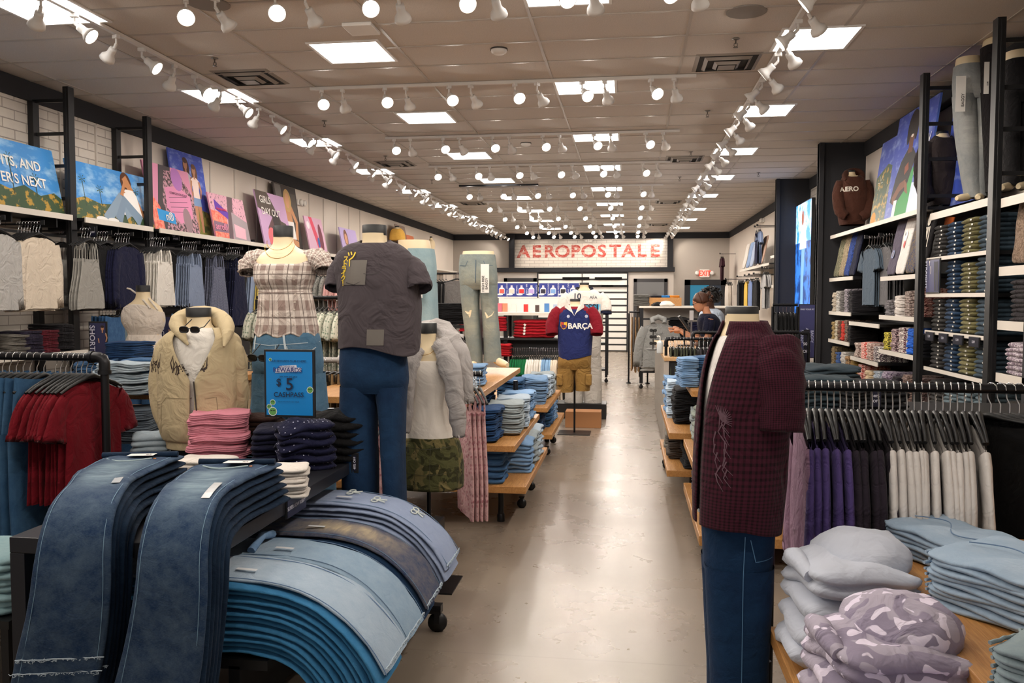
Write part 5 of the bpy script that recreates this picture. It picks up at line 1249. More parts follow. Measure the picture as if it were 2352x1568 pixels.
for (u, k) in ((1075, 'left'), (1108, 'middle'), (1145, 'right')):
    p = at(u, 757, y=yP-.2); pile(p.x, yP-.2, p.z-.02, 7, RED2, 'bright red folded jersey', f'{k} of the left shelf part', .26, .32, .032, 1, .1, name='folded_jersey', cat='jersey')
p = at(1098, 845, y=yP-.3); 
p = at(1160, 810, y=yP-.3); pile(p.x, yP-.3, p.z-.05, 8, cloth('#b01822'), 'scarlet folded shirt', 'low pile beside green shirts', .2, .3, .024, 1, name='folded_shirt', cat='shirt')
GRN = cloth('#12683a'); LBL = cloth('#8fb4d8')
ra = at(1178, 805, y=yP-.35); rb_ = at(1292, 805, y=yP-.35)
rail_far((ra.x, yP-.35, zr_), (rb_.x, yP-.35, zr_), [(9, G('tee', TEE, GRN), 'hanging_shirt', 'shirt', 'green shirt'), (8, G('tee', TEE, WHT), 'hanging_shirt', 'shirt', 'white shirt'), (5, G('tee', TEE, LBL), 'hanging_shirt', 'shirt', 'sky blue shirt'), (6, G('tee', TEE, CREAM), 'hanging_shirt', 'shirt', 'cream shirt')], 'rail under red jerseys', PI/2)
# perfume panels, boxes
ys = yP+.1
for (u0, u1, names, lab) in ((1143, 1234, (('SWEET TREAT', '#d8584c'), ('VANILLA', '#d9cfc0'), ('MA CHERIE', '#d8262a'), ('CRYSTAL', '#b9a0d8')), 'navy perfume panel with red and lilac bottles'), (1238, 1330, (('ONYX HAZE', '#1c1c34'), ('FROZEN WAVES', '#7aa4d8'), ('BALT SHADE', '#22222c'), ('TITAN', '#5a6ea8')), 'navy perfume panel with dark and blue bottles')):
    a = at(u0, 681, y=ys); b = at(u1, 650, y=ys); w = b.x-a.x; h = b.z-a.z
    t = thing('perfume_sign', lab, 'sign', (a.x, ys, a.z)); MB().bb((0, 0, 0), (w, .02, h)).build('panel', flat('#28388c'), t); MB().bb((0, -.004, h), (w, .024, h+.02)).bb((0, -.004, -.02), (w, .024, 0)).build('rim', WHITE, t)
    for f in (0.01, .99): MB().bb((w*f-.008, .002, zT-a.z), (w*f+.008, .018, 0)).build('support', CHROME, t)
    pc = Pic()
    for k, (nm, c) in enumerate(names):
        x = w*(k+.42)/4; pc.p([(x-.045, h*.22), (x+.045, h*.22), (x+.045, h*.58), (x+.02, h*.68), (x-.02, h*.68), (x-.045, h*.58)], '#f0eef0').p([(x-.038, h*.25), (x+.038, h*.25), (x+.038, h*.56), (x-.038, h*.56)], c).p([(x-.016, h*.66), (x+.016, h*.66), (x+.016, h*.84), (x-.016, h*.84)], '#d8d0d8').e(x-.03, h*.16, .05, .014, '#e8e4e6')
        text_mb(nm, .034, M=Matrix.Translation((x+.08, -.006, h*.52)) @ Matrix.Rotation(PI/2, 4, 'Y'), bold=.01).build('lettering', flat('#c9cde6'), t)
    pc.mb.build('printed_bottles', pc.mats, t)
BX = [(1148, 'pink', '#e86a7a', 1), (1160, 'orange pink', '#f08a6a', 1), (1208, 'red', '#e0302e', .9), (1234, 'dark striped', '#4a3a36', .8), (1256, 'blue', '#4a80bc', 1), (1276, 'pale blue', '#a8b8d0', .9), (1180, 'clear', '#e6dcd6', 1)]
for u, nm, c, s in BX:
    p = at(u, 712, y=yP-.1); w = .075*s; o = MB().bb((-w/2, -.03, 0), (w/2, .03, .13*s)).build('perfume_box', plain(c, .35), None, loc=(p.x, yP-.1, zT+.01), bevel=.002)
    tag(o, f'{nm} perfume box on the white perfume counter', 'perfume box')
t = thing('perfume_tray', 'clear acrylic riser tray on the white perfume counter', 'tray', (at(1145, 716, y=yP).x, yP, zT))
MB().bb((0, -.2, .0), (at(1290, 716, y=yP).x-at(1145, 716, y=yP).x, .05, .01)).build('base_plate', plain('#e9e2dc', .15), t); MB().bb((0, .05, 0), (at(1290, 716, y=yP).x-at(1145, 716, y=yP).x, .06, .22)).build('back_plate', plain('#efe8e2', .15), t)
# far fixtures between perfume counter and slat wall: rolling rack with cream folded items
xr2 = at(1385, 700, y=16).x
t = thing('rolling_rack', 'narrow dark rolling rack behind the striped white jersey mannequin', 'rolling rack', (xr2-.55, 16.0, 0))
zR = at(1398, 698, y=16).z
for px_ in (0, .62):
    for py_ in (0, .5): MB().bb((px_-.025, py_-.025, .1), (px_+.025, py_+.025, zR)).build('post', STEEL, t)
for z in (.25, .75, 1.15, zR): MB().bb((0, 0, z-.03), (.62, .5, z)).build('shelf', STEEL, t)
caster(t, .62, 0); caster(t, 0, 0)
for z, nm, c in ((.25, 'pale grey', '#b5b0ac'), (.75, 'blush', '#c8aeb0'), (1.15, 'mustard', '#c8a24a')):
    pile(xr2-.24, 16.22, z+.002, 4, cloth(c), f'{nm} folded shirt', 'narrow rolling rack', .42, .36, .06, 1, name='folded_shirt', cat='shirt')
# ------------------------------------------------------------------ back partition with white slats, mirror frames, beam
yS = 25.2
X = lambda u: at(u, 700, y=yS).x
Z = lambda v: at(1350, v, y=yS).z
struct(MB().bb((X(1143), yS+.1, 0), (X(1547), yS+.25, Z(624))).build('wall_partition', wall_mat('#c9c0b8')))
struct(MB().bb((X(1141), yS-.05, Z(624)), (X(1549), yS+.3, Z(614))).build('trim_11', DARK))
t = thing('slat_wall', 'white slat wall with dark gaps at the back of the shop', 'slat wall', (X(1235), yS, 0)); ww = X(1441)-X(1235)
MB().bb((0, .06, .02), (ww, .1, Z(625))).build('backing', BLACK, t)
zz = Z(806)
zt_ = Z(627); nsl = 12; st = (zt_-zz)/nsl
for k in range(nsl): MB().bb((.02, .03, zz+st*k+.03), (ww-.02, .07, zz+st*(k+1)-.02)).build('slat', WHITE, t)
for x in (0, ww*.5, ww): MB().bb((x-.02, .0 if x else .0, .0), (x+.02, .03, zt_+.02) if x != ww*.5 else (x+.005, .03, zt_+.02)).build('upright', STEEL, t)
for k, (u, v) in enumerate(((1385, 658), (1330, 640), (1420, 658), (1405, 640))):
    p = at(u, v, y=yS-.1); o = MB().bb((-.5, -.08, 0), (.3, .0, .05)).build('folded_garment', BLK, None, loc=(p.x, yS+.02, p.z)); tag(o, f'dark folded garment on the slat wall, {nth(k)}', 'garment')
for (u0, u1, v0, nm, inner) in ((1157, 1232, 638, 'left', '#4a4650'), (1455, 1533, 640, 'right', '#6a625e')):
    t = thing('mirror_frame', f'dark framed standing mirror {nm} of the white slat wall', 'mirror', (X(u0), yS+.06, 0)); w = X(u1)-X(u0); h = Z(v0)
    for a, b in (((0, 0), (.1, h)), ((w-.1, 0), (w, h)), ((0, h-.1), (w, h)), ((0, .0), (w, .1))): MB().bb((a[0], -.03, a[1]), (b[0], .03, b[1])).build('frame', DARKW, t)
    n_ = MATS.get('mirror')
    if n_ is None: q = NT('mirror'); q.color('#b0aca8'); q.setp(.06, 1.0); n_ = MATS['mirror'] = q.m
    MB().bb((.1, .0, .1), (w-.1, .02, h-.1)).build('glass', n_, t)
o = MB().bb((X(1478), yS-.45, 0), (X(1518), yS-.2, Z(697))).build('cabinet', WHITE); tag(o, 'small white cabinet before the right framed mirror', 'cabinet')
# door in the back wall with teal light behind
yb = YB-.02; XX = lambda u: at(u, 700, y=yb).x; ZZ = lambda v: at(1600, v, y=yb).z
d = bpy.data.objects.new('door_1', None); COL.objects.link(d); d.location = (XX(1572), yb, 0); struct(d)
w = XX(1668)-XX(1572); h = ZZ(642)
for a, b in (((0, 0), (.18, h)), ((w-.18, 0), (w, h)), ((0, h-.18), (w, h))): struct(MB().bb((a[0], -.04, a[1]), (b[0], .02, b[1])).build('door_frame', DARK, d))
struct(MB().bb((.18, -.01, 0), (w*.58, .01, h-.18)).build('door_panel', emit('#1b86a8', .55), d)); struct(MB().bb((w*.58, -.015, 0), (w-.18, .01, h-.18)).build('door_glass', plain('#2b3a4c', .2), d))
t = thing('exit_sign', 'red lit EXIT sign above the door in the back wall', 'sign', (XX(1606), yb, ZZ(637)))
we = XX(1628)-XX(1606); MB().bb((0, -.08, 0), (we, 0, .26)).build('housing', WHITE, t, bevel=.01)
text_mb('EXIT', .24, M=Matrix.Translation((we/2, -.085, .125)), bold=.03, sx=.75).build('lettering', emit('#ff2a1a', 3.0), t)
for s, xx in ((-1, -.09), (1, we+.09)): MB().lathe([(0, 0), (.06, 0), (.07, .03), (.05, .06), (0, .055)], (xx, -.05, .14), 16, 0, Matrix.Rotation(PI/2, 3, 'X')).bb((min(xx, 0) if s < 0 else we, -.03, .12), (0 if s < 0 else xx, -.01, .15)).build('lamp', WHITE, t, True)
# ================================================================== MANNEQUINS
class Man:
    def __init__(s, label, u, y, zb=0.0, rz=0):
        s.o = Vector((at(u, 800, y=y).x, y, zb)); s.y = y
        s.t = thing('mannequin', label, 'mannequin', s.o)
    def r(s, v, ul, ur, ry, cy=0.0):
        a = at(ul, v, y=s.y)-s.o; b = at(ur, v, y=s.y)-s.o
        return ((a.z+b.z)/2, (a.x+b.x)/2, cy, (b.x-a.x)/2, ry)
    def p(s, u, v, dy=0.0): 
        q = at(u, v, y=s.y+dy)-s.o; return Vector((q.x, dy, q.z))
    def rings(s, rows): return [s.r(*q) for q in rows]
    def neck(s, cap, rows):
        """cap=(v0,v1,ul,ur): flat black-banded neck top; rows: bare body rings below it"""
        R = s.rings(rows); mb = MB(); loft(mb, R, 32, 4, caps=(False, True)); mb.build('body', SKIN, s.t, True)
        a = s.r(cap[0], cap[2], cap[3], 0); b = s.r(cap[1], cap[2], cap[3], 0); r = a[3]
        m_ = MB(); m_.lathe([(r, b[0]), (r, a[0]-.003), (r-.003, a[0])], (a[1], 0, 0), 28, 0)
        m_.build('neck_band', CAPM, s.t, True)
        k = MB(); k.cap([Vector((a[1]+(r-.003)*math.cos(2*PI*i/28), (r-.003)*math.sin(2*PI*i/28), a[0])) for i in range(28)], 0); k.build('neck_cap', CAPTOP if not getattr(s, 'capm', None) else s.capm, s.t)
    def pole(s, x, ztop, w=.3, y=0.02, d=.3, r=.012):
        z0 = -s.o.z
        MB().tube([(x, y, z0+.01), (x, y, ztop)], r, 10).build('pole', STEEL, s.t, True)
        MB().bb((x-w/2, y-d/2, z0), (x+w/2, y+d/2, z0+.008)).build('base_plate', STEEL, s.t)
def legs(M, name, mat, waist, left, right, n=24, fold=.03, seed=0, cuffs=True, parent=None):
    """trousers: waist rings then two legs, all one cloth piece"""
    wr = M.rings(waist); q = wr[-1]; wr[-1] = (q[0], q[1], q[2], q[3]*.96, q[4]*.75)
    mb = MB(); loft(mb, wr, 32, 4, fold*.6, (2, 5), seed, uvs=(1, .3), e=2.4)
    for q, L_ in enumerate((left, right)):
        rows = loft(mb, M.rings(L_), n, 5, fold, (1.6, 7), seed+q*3, uvs=(1, .8), e=2.3)
        mb.cap(rows[-1][:-1], 0, True)
    o = mb.build(name, mat, parent or M.t, True)
    return o
def press(tobj, mb, mats, name, d=(0, 1, 0), off=.004, parent=None):
    on_surface(mb, tobj.data, None, d, off)
    return mb.build(name, mats, parent or tobj)
def linepoly(mb, pts, w, mi=0, sub=6):
    """thin flat stroke in XZ"""
    P = []
    for i in range(len(pts)-1):
        for s in range(sub): P.append(Vector(pts[i]).lerp(Vector(pts[i+1]), s/sub))
    P.append(Vector(pts[-1])); rows = []
    for i, p in enumerate(P):
        t = (P[min(i+1, len(P)-1)]-P[max(i-1, 0)]).normalized(); nn = Vector((-t.z, 0, t.x)); ww = w*(1-.75*i/len(P)) if w > 0 else -w
        rows.append([p-nn*ww, p+nn*ww])
    return mb.grid(rows, mi=mi)
def rect_grid(mb, a, b, n=6, mi=0, skew=0):
    rows = [[Vector((a[0]+(b[0]-a[0])*i/n+skew*j/n, 0, a[1]+(b[1]-a[1])*j/n)) for i in range(n+1)] for j in range(n+1)]
    return mb.grid(rows, mi=mi)
# ---- 1 beige hoodie
M = Man('mannequin in beige zip hoodie over white tee with dark spiky print', 457, 4.2)
M.neck((706, 727, 430, 482), [(722, 432, 481, .055), (745, 432, 484, .058), (760, 420, 500, .07), (775, 395, 522, .10), (800, 385, 535, .12), (900, 390, 535, .12), (1000, 400, 530, .12)])
mb = MB(); loft(mb, M.rings([(752, 428, 492, .075), (765, 405, 510, .105), (800, 392, 530, .135), (900, 392, 530, .14), (985, 400, 530, .14)]), 40, 5, .02); mb.build('white_tee', cloth('#e9e4dc', rand=0), M.t, True)
BEI = cloth('#bfae8c', var=.1, rand=0, wrinkle=.55, scale=7); zV = M.p(480, 868).z; zT = M.p(480, 752).z; zB = M.p(480, 1018).z
def gapf(z): return .05 if z < zV else .05+.62*(z-zV)/(zT-zV)
mb = MB(); loft(mb, M.rings([(752, 412, 512, .085), (762, 396, 528, .115), (782, 380, 545, .15), (840, 374, 550, .17), (920, 374, 550, .175), (975, 378, 548, .175), (1000, 386, 545, .165), (1008, 392, 540, .15), (1024, 394, 538, .148)]), 64, 6, .035, (2.2, 6), 4, a0=-PI/2+.16, gap=gapf)
sleeve(mb, [M.p(402, 782, .0), M.p(378, 826, -.01), M.p(372, 895, -.03), M.p(382, 962, -.06), M.p(404, 1003, -.08)], [.06, .066, .064, .056, .042], 22, .85, 3, .13, sub=5)
sleeve(mb, [M.p(520, 782, .0), M.p(538, 830, .01), M.p(542, 900, .02), M.p(541, 955, .04), M.p(538, 985, .06)], [.06, .066, .064, .058, .05], 22, .85, 7, .13, sub=5)
hd = mb.build('hoodie', BEI, M.t, True, solid=.005)
mb = MB(); mb.tube([M.p(432, 792, -.15), M.p(420, 776, -.15), M.p(407, 752, -.06), M.p(405, 738, .05), M.p(430, 728, .13), M.p(472, 722, .15), M.p(508, 732, .09), M.p(524, 750, .0), M.p(522, 774, -.09), M.p(514, 796, -.14)], [.006, .018, .040, .05, .055, .058, .055, .044, .024, .006], 18); mb.build('hood', BEI, M.t, True, sub=1)
mb = MB(); fr = []
for i in range(25):
    z = zB+(zV-zB)*i/24; u_ = 487+9*(1-(i/24)); fr.append((M.p(497-12*i/24, 900).x, -.3, z))
mb.tube([(p_[0], -.1795+.012*math.sin(i*.3) if False else -.18, p_[2]) for i, p_ in enumerate(fr)], .0035, 6)
on_surface(mb, hd.data, None, (0, 1, 0), .004) if False else None
mb.build('zipper', plain('#4d4844', .35, .6), hd, True)
mb = MB(); a = M.p(400, 905); b = M.p(538, 985)
for pts in (((402, 985), (404, 920), (420, 905), (480, 907)), ((505, 908), (525, 905), (530, 945), (520, 985))): linepoly(mb, [M.p(*q) for q in pts], -.0018)
press(hd, mb, flat('#8d7e60'), 'pocket_seam')
random.seed(5); mb = MB()
for (cu, cv, wu, hu, n_) in ((377, 835, 17, 22, 9), (470, 838, 36, 20, 20)):
    for i in range(n_):
        x = cu-wu+2*wu*(i+.5)/n_; s_ = random.choice((-1, 1))
        P = [M.p(x, cv+hu*random.uniform(.2, .9)), M.p(x+s_*random.uniform(2, 7), cv+random.uniform(-6, 6)), M.p(x-s_*random.uniform(0, 6), cv-hu*random.uniform(.3, 1.25))]
        linepoly(mb, P, .0035)
        if i % 2: linepoly(mb, [M.p(x-4, cv+random.uniform(-8, 10)), M.p(x+3, cv+random.uniform(-3, 3)), M.p(x+6, cv+random.uniform(-12, 4))], .003)
    linepoly(mb, [M.p(cu-wu, cv+4), M.p(cu-wu-4, cv-10), M.p(cu-wu+2, cv-hu*1.3)], .004); linepoly(mb, [M.p(cu+wu-4, cv+6), M.p(cu+wu+2, cv+2), M.p(cu+wu+2, cv-hu*1.2)], .005)
press(hd, mb, flat('#33251f'), 'chest_print')
mb = MB(); loft(mb, M.rings([(1015, 400, 530, .13), (1060, 402, 532, .12), (1200, 410, 530, .11)]), 24, 3); mb.build('trousers', cloth('#222224', rand=0), M.t, True)
M.pole(0, .5)
# sunglasses hooked on the neck
def glasses(p, rz, rx, lab, s=1.0):
    t = thing('sunglasses', lab, 'sunglasses', p, rz); t.rotation_euler.x = rx
    f = MB()
    for q in (-1, 1):
        P = [Vector((q*.036+.028*se(math.cos(a), .7), 0, .017*se(math.sin(a), .7)))*s for a in [2*PI*i/20 for i in range(21)]]
        f.tube(P, .004*s, 6, caps=False)
    f.tube([(-.009*s, 0, .004*s), (0, -.003, .008*s), (.009*s, 0, .004*s)], .003*s, 6); f.build('frame', BLACKP, t, True)
    g_ = MB()
    for q in (-1, 1): g_.cap([Vector((q*.036+.026*se(math.cos(a), .7), -.001, .015*se(math.sin(a), .7)))*s for a in [2*PI*i/20 for i in range(20)]])
    g_.build('lens', plain('#1c1817', .08), t)
    for q in (-1, 1): MB().tube([(q*.064*s, 0, .008*s), (q*.066*s, .05*s, .012*s), (q*.062*s, .12*s, .045*s)], .003*s, 6).build('temple', BLACKP, t, True)
gp = at(435, 757, y=4.03); glasses(gp, -.1, .1, 'black sunglasses hooked on the neck of the beige hoodie', .88)
gp = at(592, 822, y=4.35); glasses(gp, -.2, .2, 'dark brown sunglasses hanging beside the plaid mannequin jeans', 1.0)
bpy.context.view_layer.update(); COL.objects[-1] if False else None
# ---- 2 plaid blouse
M = Man('mannequin in brown and white plaid puff-sleeve blouse and blue jeans', 660, 4.6, .3)
M.neck((519, 545, 629, 672), [(540, 630, 671, .052), (560, 629, 674, .055), (573, 618, 690, .065), (585, 600, 712, .085), (602, 590, 722, .10), (625, 594, 718, .115), (660, 600, 710, .1), (700, 604, 708, .09), (760, 598, 715, .1), (800, 595, 722, .11)])
PLAID = cloth('#d6cbc2', '#7d655e', pat='plaid', rand=0, var=.08)
mb = MB(); loft(mb, M.rings([(598, 593, 719, .113), (606, 590, 722, .12), (622, 588, 722, .135), (645, 590, 718, .135), (664, 599, 712, .112), (668, 600, 712, .112), (700, 598, 718, .115), (740, 594, 726, .12), (769, 588, 730, .125)]), 56, 6, .035, (3, 5), 2, uvs=(1, .8), droop=lambda a, v: -.065*max(0, 1-v*7)*max(0, -math.sin(a))**3+(.012*math.sin(a*9))*(v > .9))
sleeve(mb, [M.p(612, 596, 0), M.p(596, 597, 0), M.p(579, 605, 0), M.p(571, 618, -.01), M.p(570, 626, -.02)], [.04, .06, .066, .06, .052], 22, .9, 2, .2, sub=5)
sleeve(mb, [M.p(700, 594, 0), M.p(718, 594, 0), M.p(735, 602, 0), M.p(744, 614, -.01), M.p(745, 622, -.02)], [.04, .06, .066, .06, .052], 22, .9, 6, .2, sub=5)
bl = mb.build('plaid_blouse', PLAID, M.t, True, solid=.003)
mb = MB()
for k in range(7): mb.lathe([(0, 0), (.006, 0), (.006, .003), (0, .004)], M.p(644-.2*k, 640+18*k, -.3), 10, 0, Matrix.Rotation(PI/2, 3, 'X'))
press(bl, mb, plain('#e8dccf', .3), 'button'); mb = MB(); linepoly(mb, [M.p(638, 625), M.p(637, 765)], -.001); linepoly(mb, [M.p(650, 625), M.p(649, 765)], -.001); press(bl, mb, flat('#8d766e'), 'placket_seam')
mb = MB(); linepoly(mb, [M.p(590, 669), M.p(640, 672), M.p(720, 669)], -.0015, sub=12); press(bl, mb, flat('#86706a'), 'bust_seam')
J1 = denim('#3f6480', '#7f9cb0', .3, 'a', rand=0)
jn = legs(M, 'jeans', J1, [(762, 594, 728, .12), (785, 588, 734, .13), (830, 584, 740, .135), (870, 584, 742, .13)], [(855, 584, 666, .11), (920, 582, 664, .11), (1000, 574, 662, .115), (1140, 570, 664, .12), (1210, 568, 664, .12)], [(855, 662, 744, .11), (920, 664, 750, .11), (1000, 666, 760, .115), (1140, 668, 770, .12), (1210, 668, 774, .12)], seed=3)
mb = MB(); linepoly(mb, [M.p(588, 785), M.p(640, 790), M.p(735, 784)], -.0015); linepoly(mb, [M.p(680, 792), M.p(684, 806), M.p(705, 812), M.p(725, 806), M.p(733, 796)], -.002); linepoly(mb, [M.p(602, 768), M.p(600, 800)], -.006); linepoly(mb, [M.p(672, 768), M.p(678, 800)], -.006); linepoly(mb, [M.p(655, 790), M.p(652, 860)], -.0015)
press(jn, mb, flat('#b9c6cc'), 'stitching')
for k, (dr, vv) in enumerate(((.052, 566), (.062, 577))):
    mb = MB(); c_ = M.p(652, vv); P = []
    for i in range(29):
        a = -PI*.96+PI*.92*i/28 if False else PI+PI*i/28
        P.append((c_.x+(.075+.012*k)*math.cos(a), -.055-.04*abs(math.sin(a)), c_.z+.03+(.055+.02*k)*math.sin(a)))
    mb.tube(P, .0016, 6, caps=False); nk = mb.build('necklace', plain('#d8a24a', .2, 1.0), None, True, loc=tuple(M.o)); tag(nk, f'thin gold necklace on the plaid mannequin, {"upper" if k == 0 else "lower"} strand', 'necklace')
# ---- 3 grey tee
M = Man('mannequin in charcoal graphic tee and dark blue jeans', 860, 4.1, .3)
M.capm = WHITE
M.neck((517, 541, 833, 887), [(536, 834, 886, .062), (556, 834, 888, .064), (570, 826, 898, .075), (585, 800, 925, .1), (640, 795, 945, .13), (760, 800, 945, .12), (800, 795, 945, .12)])
TEEG = cloth('#4c4549', var=.08, rand=0, wrinkle=.8, scale=6)
mb = MB(); loft(mb, M.rings([(553, 828, 896, .078), (557, 818, 905, .088), (566, 797, 924, .105), (582, 779, 942, .125), (604, 771, 953, .14), (640, 775, 958, .152), (680, 779, 962, .155), (730, 781, 964, .155), (770, 783, 964, .155), (792, 784, 962, .152)]), 64, 7, .042, (2, 4), 9, droop=lambda a, v: -.035*max(0, 1-v*6)*max(0, -math.sin(a))-(.09*max(0, math.cos(a-.9+PI/2))**2-.02+.05*max(0, -math.cos(a)))*max(0, v-.72)*2.6)
sleeve(mb, [M.p(806, 606, 0), M.p(786, 618, 0), M.p(772, 638, -.02), M.p(766, 662, -.05)], [.058, .06, .05, .042], 22, 1.0, 2, .08, sub=5)
sleeve(mb, [M.p(918, 606, 0), M.p(942, 618, 0), M.p(957, 640, -.02), M.p(963, 664, -.04)], [.058, .066, .066, .064], 22, 1.0, 5, .1, sub=5)
te = mb.build('charcoal_tee', TEEG, M.t, True, solid=.004)
mb = MB(); R_ = M.rings([(551, 829, 895, .079), (556, 826, 898, .084)]); loft(mb, R_, 40, 3, droop=lambda a, v: -.03*max(0, -math.sin(a))); mb.build('collar_rib', cloth('#4a4347', rand=0), te, True, solid=.004)
mb = MB(); a = M.p(805, 655); b = M.p(860, 600); rect_grid(mb, (a.x, a.z), (b.x, b.z), 8, 0, .008); a = M.p(864, 789); b = M.p(901, 754); rect_grid(mb, (a.x, a.z), (b.x, b.z), 6, 0, .004)
press(te, mb, flat('#6b655f'), 'print_panel', off=.005)
mb = MB()
for ch, u, v, s_ in (('ツ', 827, 592, .042), ('ー', 822, 606, .034), ('ス', 814, 598, .026), ('ト', 812, 609, .026), ('ラ', 810, 620, .026), ('イ', 809, 630, .026), ('ク', 808, 641, .026), ('!', 807, 652, .026)):
    Mx = Matrix.Translation(M.p(u, v))
    if ch == 'ー': Mx = Mx @ Matrix.Rotation(PI/2, 4, 'Y')
    text_mb(ch, s_*1.25, mb, 0, Mx, fine=.3, bold=.02)
press(te, mb, flat('#e8c62a'), 'lettering', off=.008)
mb = MB(); P = [M.p(862+26*math.cos(t_)*1.0+8, 618+14*math.sin(t_)) for t_ in [(-.9+.25*i) for i in range(13)]]
for i in range(12): linepoly(mb, [P[i], P[i+1]], -.0012, 0, 2)
linepoly(mb, [M.p(815, 650), M.p(835, 655), M.p(850, 648)], .002); press(te, mb, flat('#2c2829'), 'print_lines', off=.007)
J2 = denim('#0d2340', '#2a4f72', .25, 'b', rand=0, wr=.3)
legs(M, 'jeans', J2, [(780, 786, 926, .12), (820, 784, 932, .13), (870, 784, 936, .13), (900, 784, 934, .13)], [(885, 784, 866, .11), (960, 784, 864, .115), (1060, 790, 866, .12), (1150, 792, 868, .12), (1240, 794, 870, .12)], [(885, 862, 934, .11), (960, 874, 930, .11), (1060, 880, 928, .11), (1150, 884, 930, .11), (1240, 886, 932, .11)], seed=8)
# ---- plinth under these two
pl = MB().bb((-.62, -.6, 0), (.58, .3, .3)).build('display_plinth', BLACK, None, loc=(at(755, 800, y=4.5).x, 4.55, 0), bevel=.004); tag(pl, 'low black plinth under the plaid and charcoal tee mannequins', 'plinth')
# ---- 4 white tank, grey sweatshirt on shoulders, camo skirt
M = Man('mannequin in white tank, grey hoodie over shoulders and camo skirt', 982, 4.5)
M.neck((741, 765, 960, 1003), [(760, 961, 1002, .05), (785, 960, 1003, .052), (805, 950, 1014, .065), (820, 935, 1030, .085), (845, 932, 1034, .11), (900, 942, 1026, .10), (950, 946, 1022, .09), (1000, 942, 1030, .1), (1040, 940, 1035, .11)])
mb = MB(); loft(mb, M.rings([(816, 944, 1022, .098), (826, 934, 1034, .112), (850, 928, 1040, .128), (880, 930, 1038, .124), (920, 935, 1032, .108), (960, 936, 1034, .108), (985, 933, 1040, .112), (1003, 932, 1044, .115)]), 48, 6, .015, (2, 5), 3, droop=lambda a, v: -.05*max(0, 1-v*7)*max(0, -math.sin(a))**2)
tk = mb.build('white_tank', cloth('#e4dcd2', rand=0, var=.05, wrinkle=.25, scale=5), M.t, True, solid=.003)
for q in (-1, 1): MB().tube([M.p(983+q*30, 835, -.11), M.p(983+q*34, 810, -.07), M.p(983+q*33, 800, .02)], .008, 8).build('strap', cloth('#e4dcd2', rand=0, var=.05, wrinkle=.25, scale=5), tk, True)
CAMO = cloth('#6d6340', '#4a4a2c', pat='camo', rand=0)
mb = MB(); loft(mb, M.rings([(1000, 934, 1046, .118), (1020, 928, 1055, .13), (1060, 924, 1062, .14), (1116, 922, 1062, .145)]), 48, 6, .03, (2.5, 5), 5); sk = mb.build('camo_skirt', CAMO, M.t, True, solid=.004)
mb = MB()
for u in (968, 1002): linepoly(mb, [M.p(u, 1012), M.p(u-2, 1110)], -.0012)
linepoly(mb, [M.p(930, 1018), M.p(990, 1022), M.p(1055, 1018)], -.0015); linepoly(mb, [M.p(930, 1075), M.p(990, 1080), M.p(1058, 1074)], -.0012); press(sk, mb, flat('#3d3b24'), 'seam')
GH = cloth('#a9a4a2', var=.12, rand=0, wrinkle=.6, scale=7)
mb = MB()
sleeve(mb, [M.p(968, 790, -.02), M.p(940, 798, -.05), M.p(915, 820, -.08), M.p(905, 860, -.10), M.p(905, 905, -.09)], [.035, .06, .062, .05, .04], 20, .75, 1, .2, sub=6)
sleeve(mb, [M.p(958, 800, -.07), M.p(940, 840, -.13), M.p(932, 890, -.15), M.p(930, 950, -.14), M.p(925, 992, -.13)], [.045, .05, .045, .045, .035], 20, .6, 4, .2, sub=6)
sleeve(mb, [M.p(1000, 768, .04), M.p(1030, 785, -.02), M.p(1055, 820, -.06), M.p(1066, 870, -.07), M.p(1070, 925, -.06)], [.04, .062, .062, .05, .042], 20, .6, 6, .2, sub=6)
sleeve(mb, [M.p(1010, 785, -.06), M.p(1030, 830, -.13), M.p(1043, 890, -.15), M.p(1050, 950, -.14), M.p(1055, 1003, -.12)], [.05, .06, .05, .045, .03], 20, .6, 9, .2, sub=6)
sleeve(mb, [M.p(925, 805, .04), M.p(965, 775, .10), M.p(1010, 770, .11), M.p(1048, 800, .04)], [.07, .085, .085, .07], 20, .8, 12, .2, sub=6, cuff=False)
mb.tube([M.p(962, 795, -.04), M.p(958, 778, .03), M.p(980, 766, .1), M.p(1006, 772, .06), M.p(1012, 795, -.04)], [.02, .035, .04, .04, .02], 14)
mb.build('draped_hoodie', GH, M.t, True)
M.pole(0, .8, .32)
mb = MB(); c_ = M.p(983, 800); mb.tube([(c_.x+.06*math.cos(PI+PI*i/20), -.05-.05*math.sin(PI*i/20), c_.z+.02+.05*math.sin(PI+PI*i/20)) for i in range(21)], .0014, 6, caps=False)
nk = mb.build('necklace', plain('#d8a24a', .2, 1.0), None, True, loc=tuple(M.o)); tag(nk, 'thin gold necklace on the white tank mannequin', 'necklace')
# hung pink garments beside it
PNK = cloth('#c9a0a0', '#a87078', pat='floral'); a = at(1062, 880, y=5.15); b = at(1108, 880, y=5.15)
pipe_rack('clothes_rack', 'short black rail of pink garments behind the camo skirt mannequin', (a.x-.55, 5.15), (b.x, 5.15), a.z+.06, fit=False, foot=False, posts=(0,))
rail_fill((a.x, 5.15, a.z+.06), (b.x, 5.15, a.z+.06), [(4, G('slip', lambda s: hang_strap(.13, .2, .66, .02, s, .1, .06, .006), PNK), 'hanging_dress', 'dress', 'pink floral hung dress')], 'right of camo skirt mannequin', PI/2+.4)
a = at(868, 930, y=5.15); rail_fill((a.x, 5.15, a.z), (a.x+.07, 5.15, a.z), [(2, G('slip', lambda s: hang_strap(.13, .2, .66, .02, s, .1, .06, .006), PNK), 'hanging_dress', 'dress', 'pink floral hung dress')], 'between charcoal tee mannequin legs', PI/2)
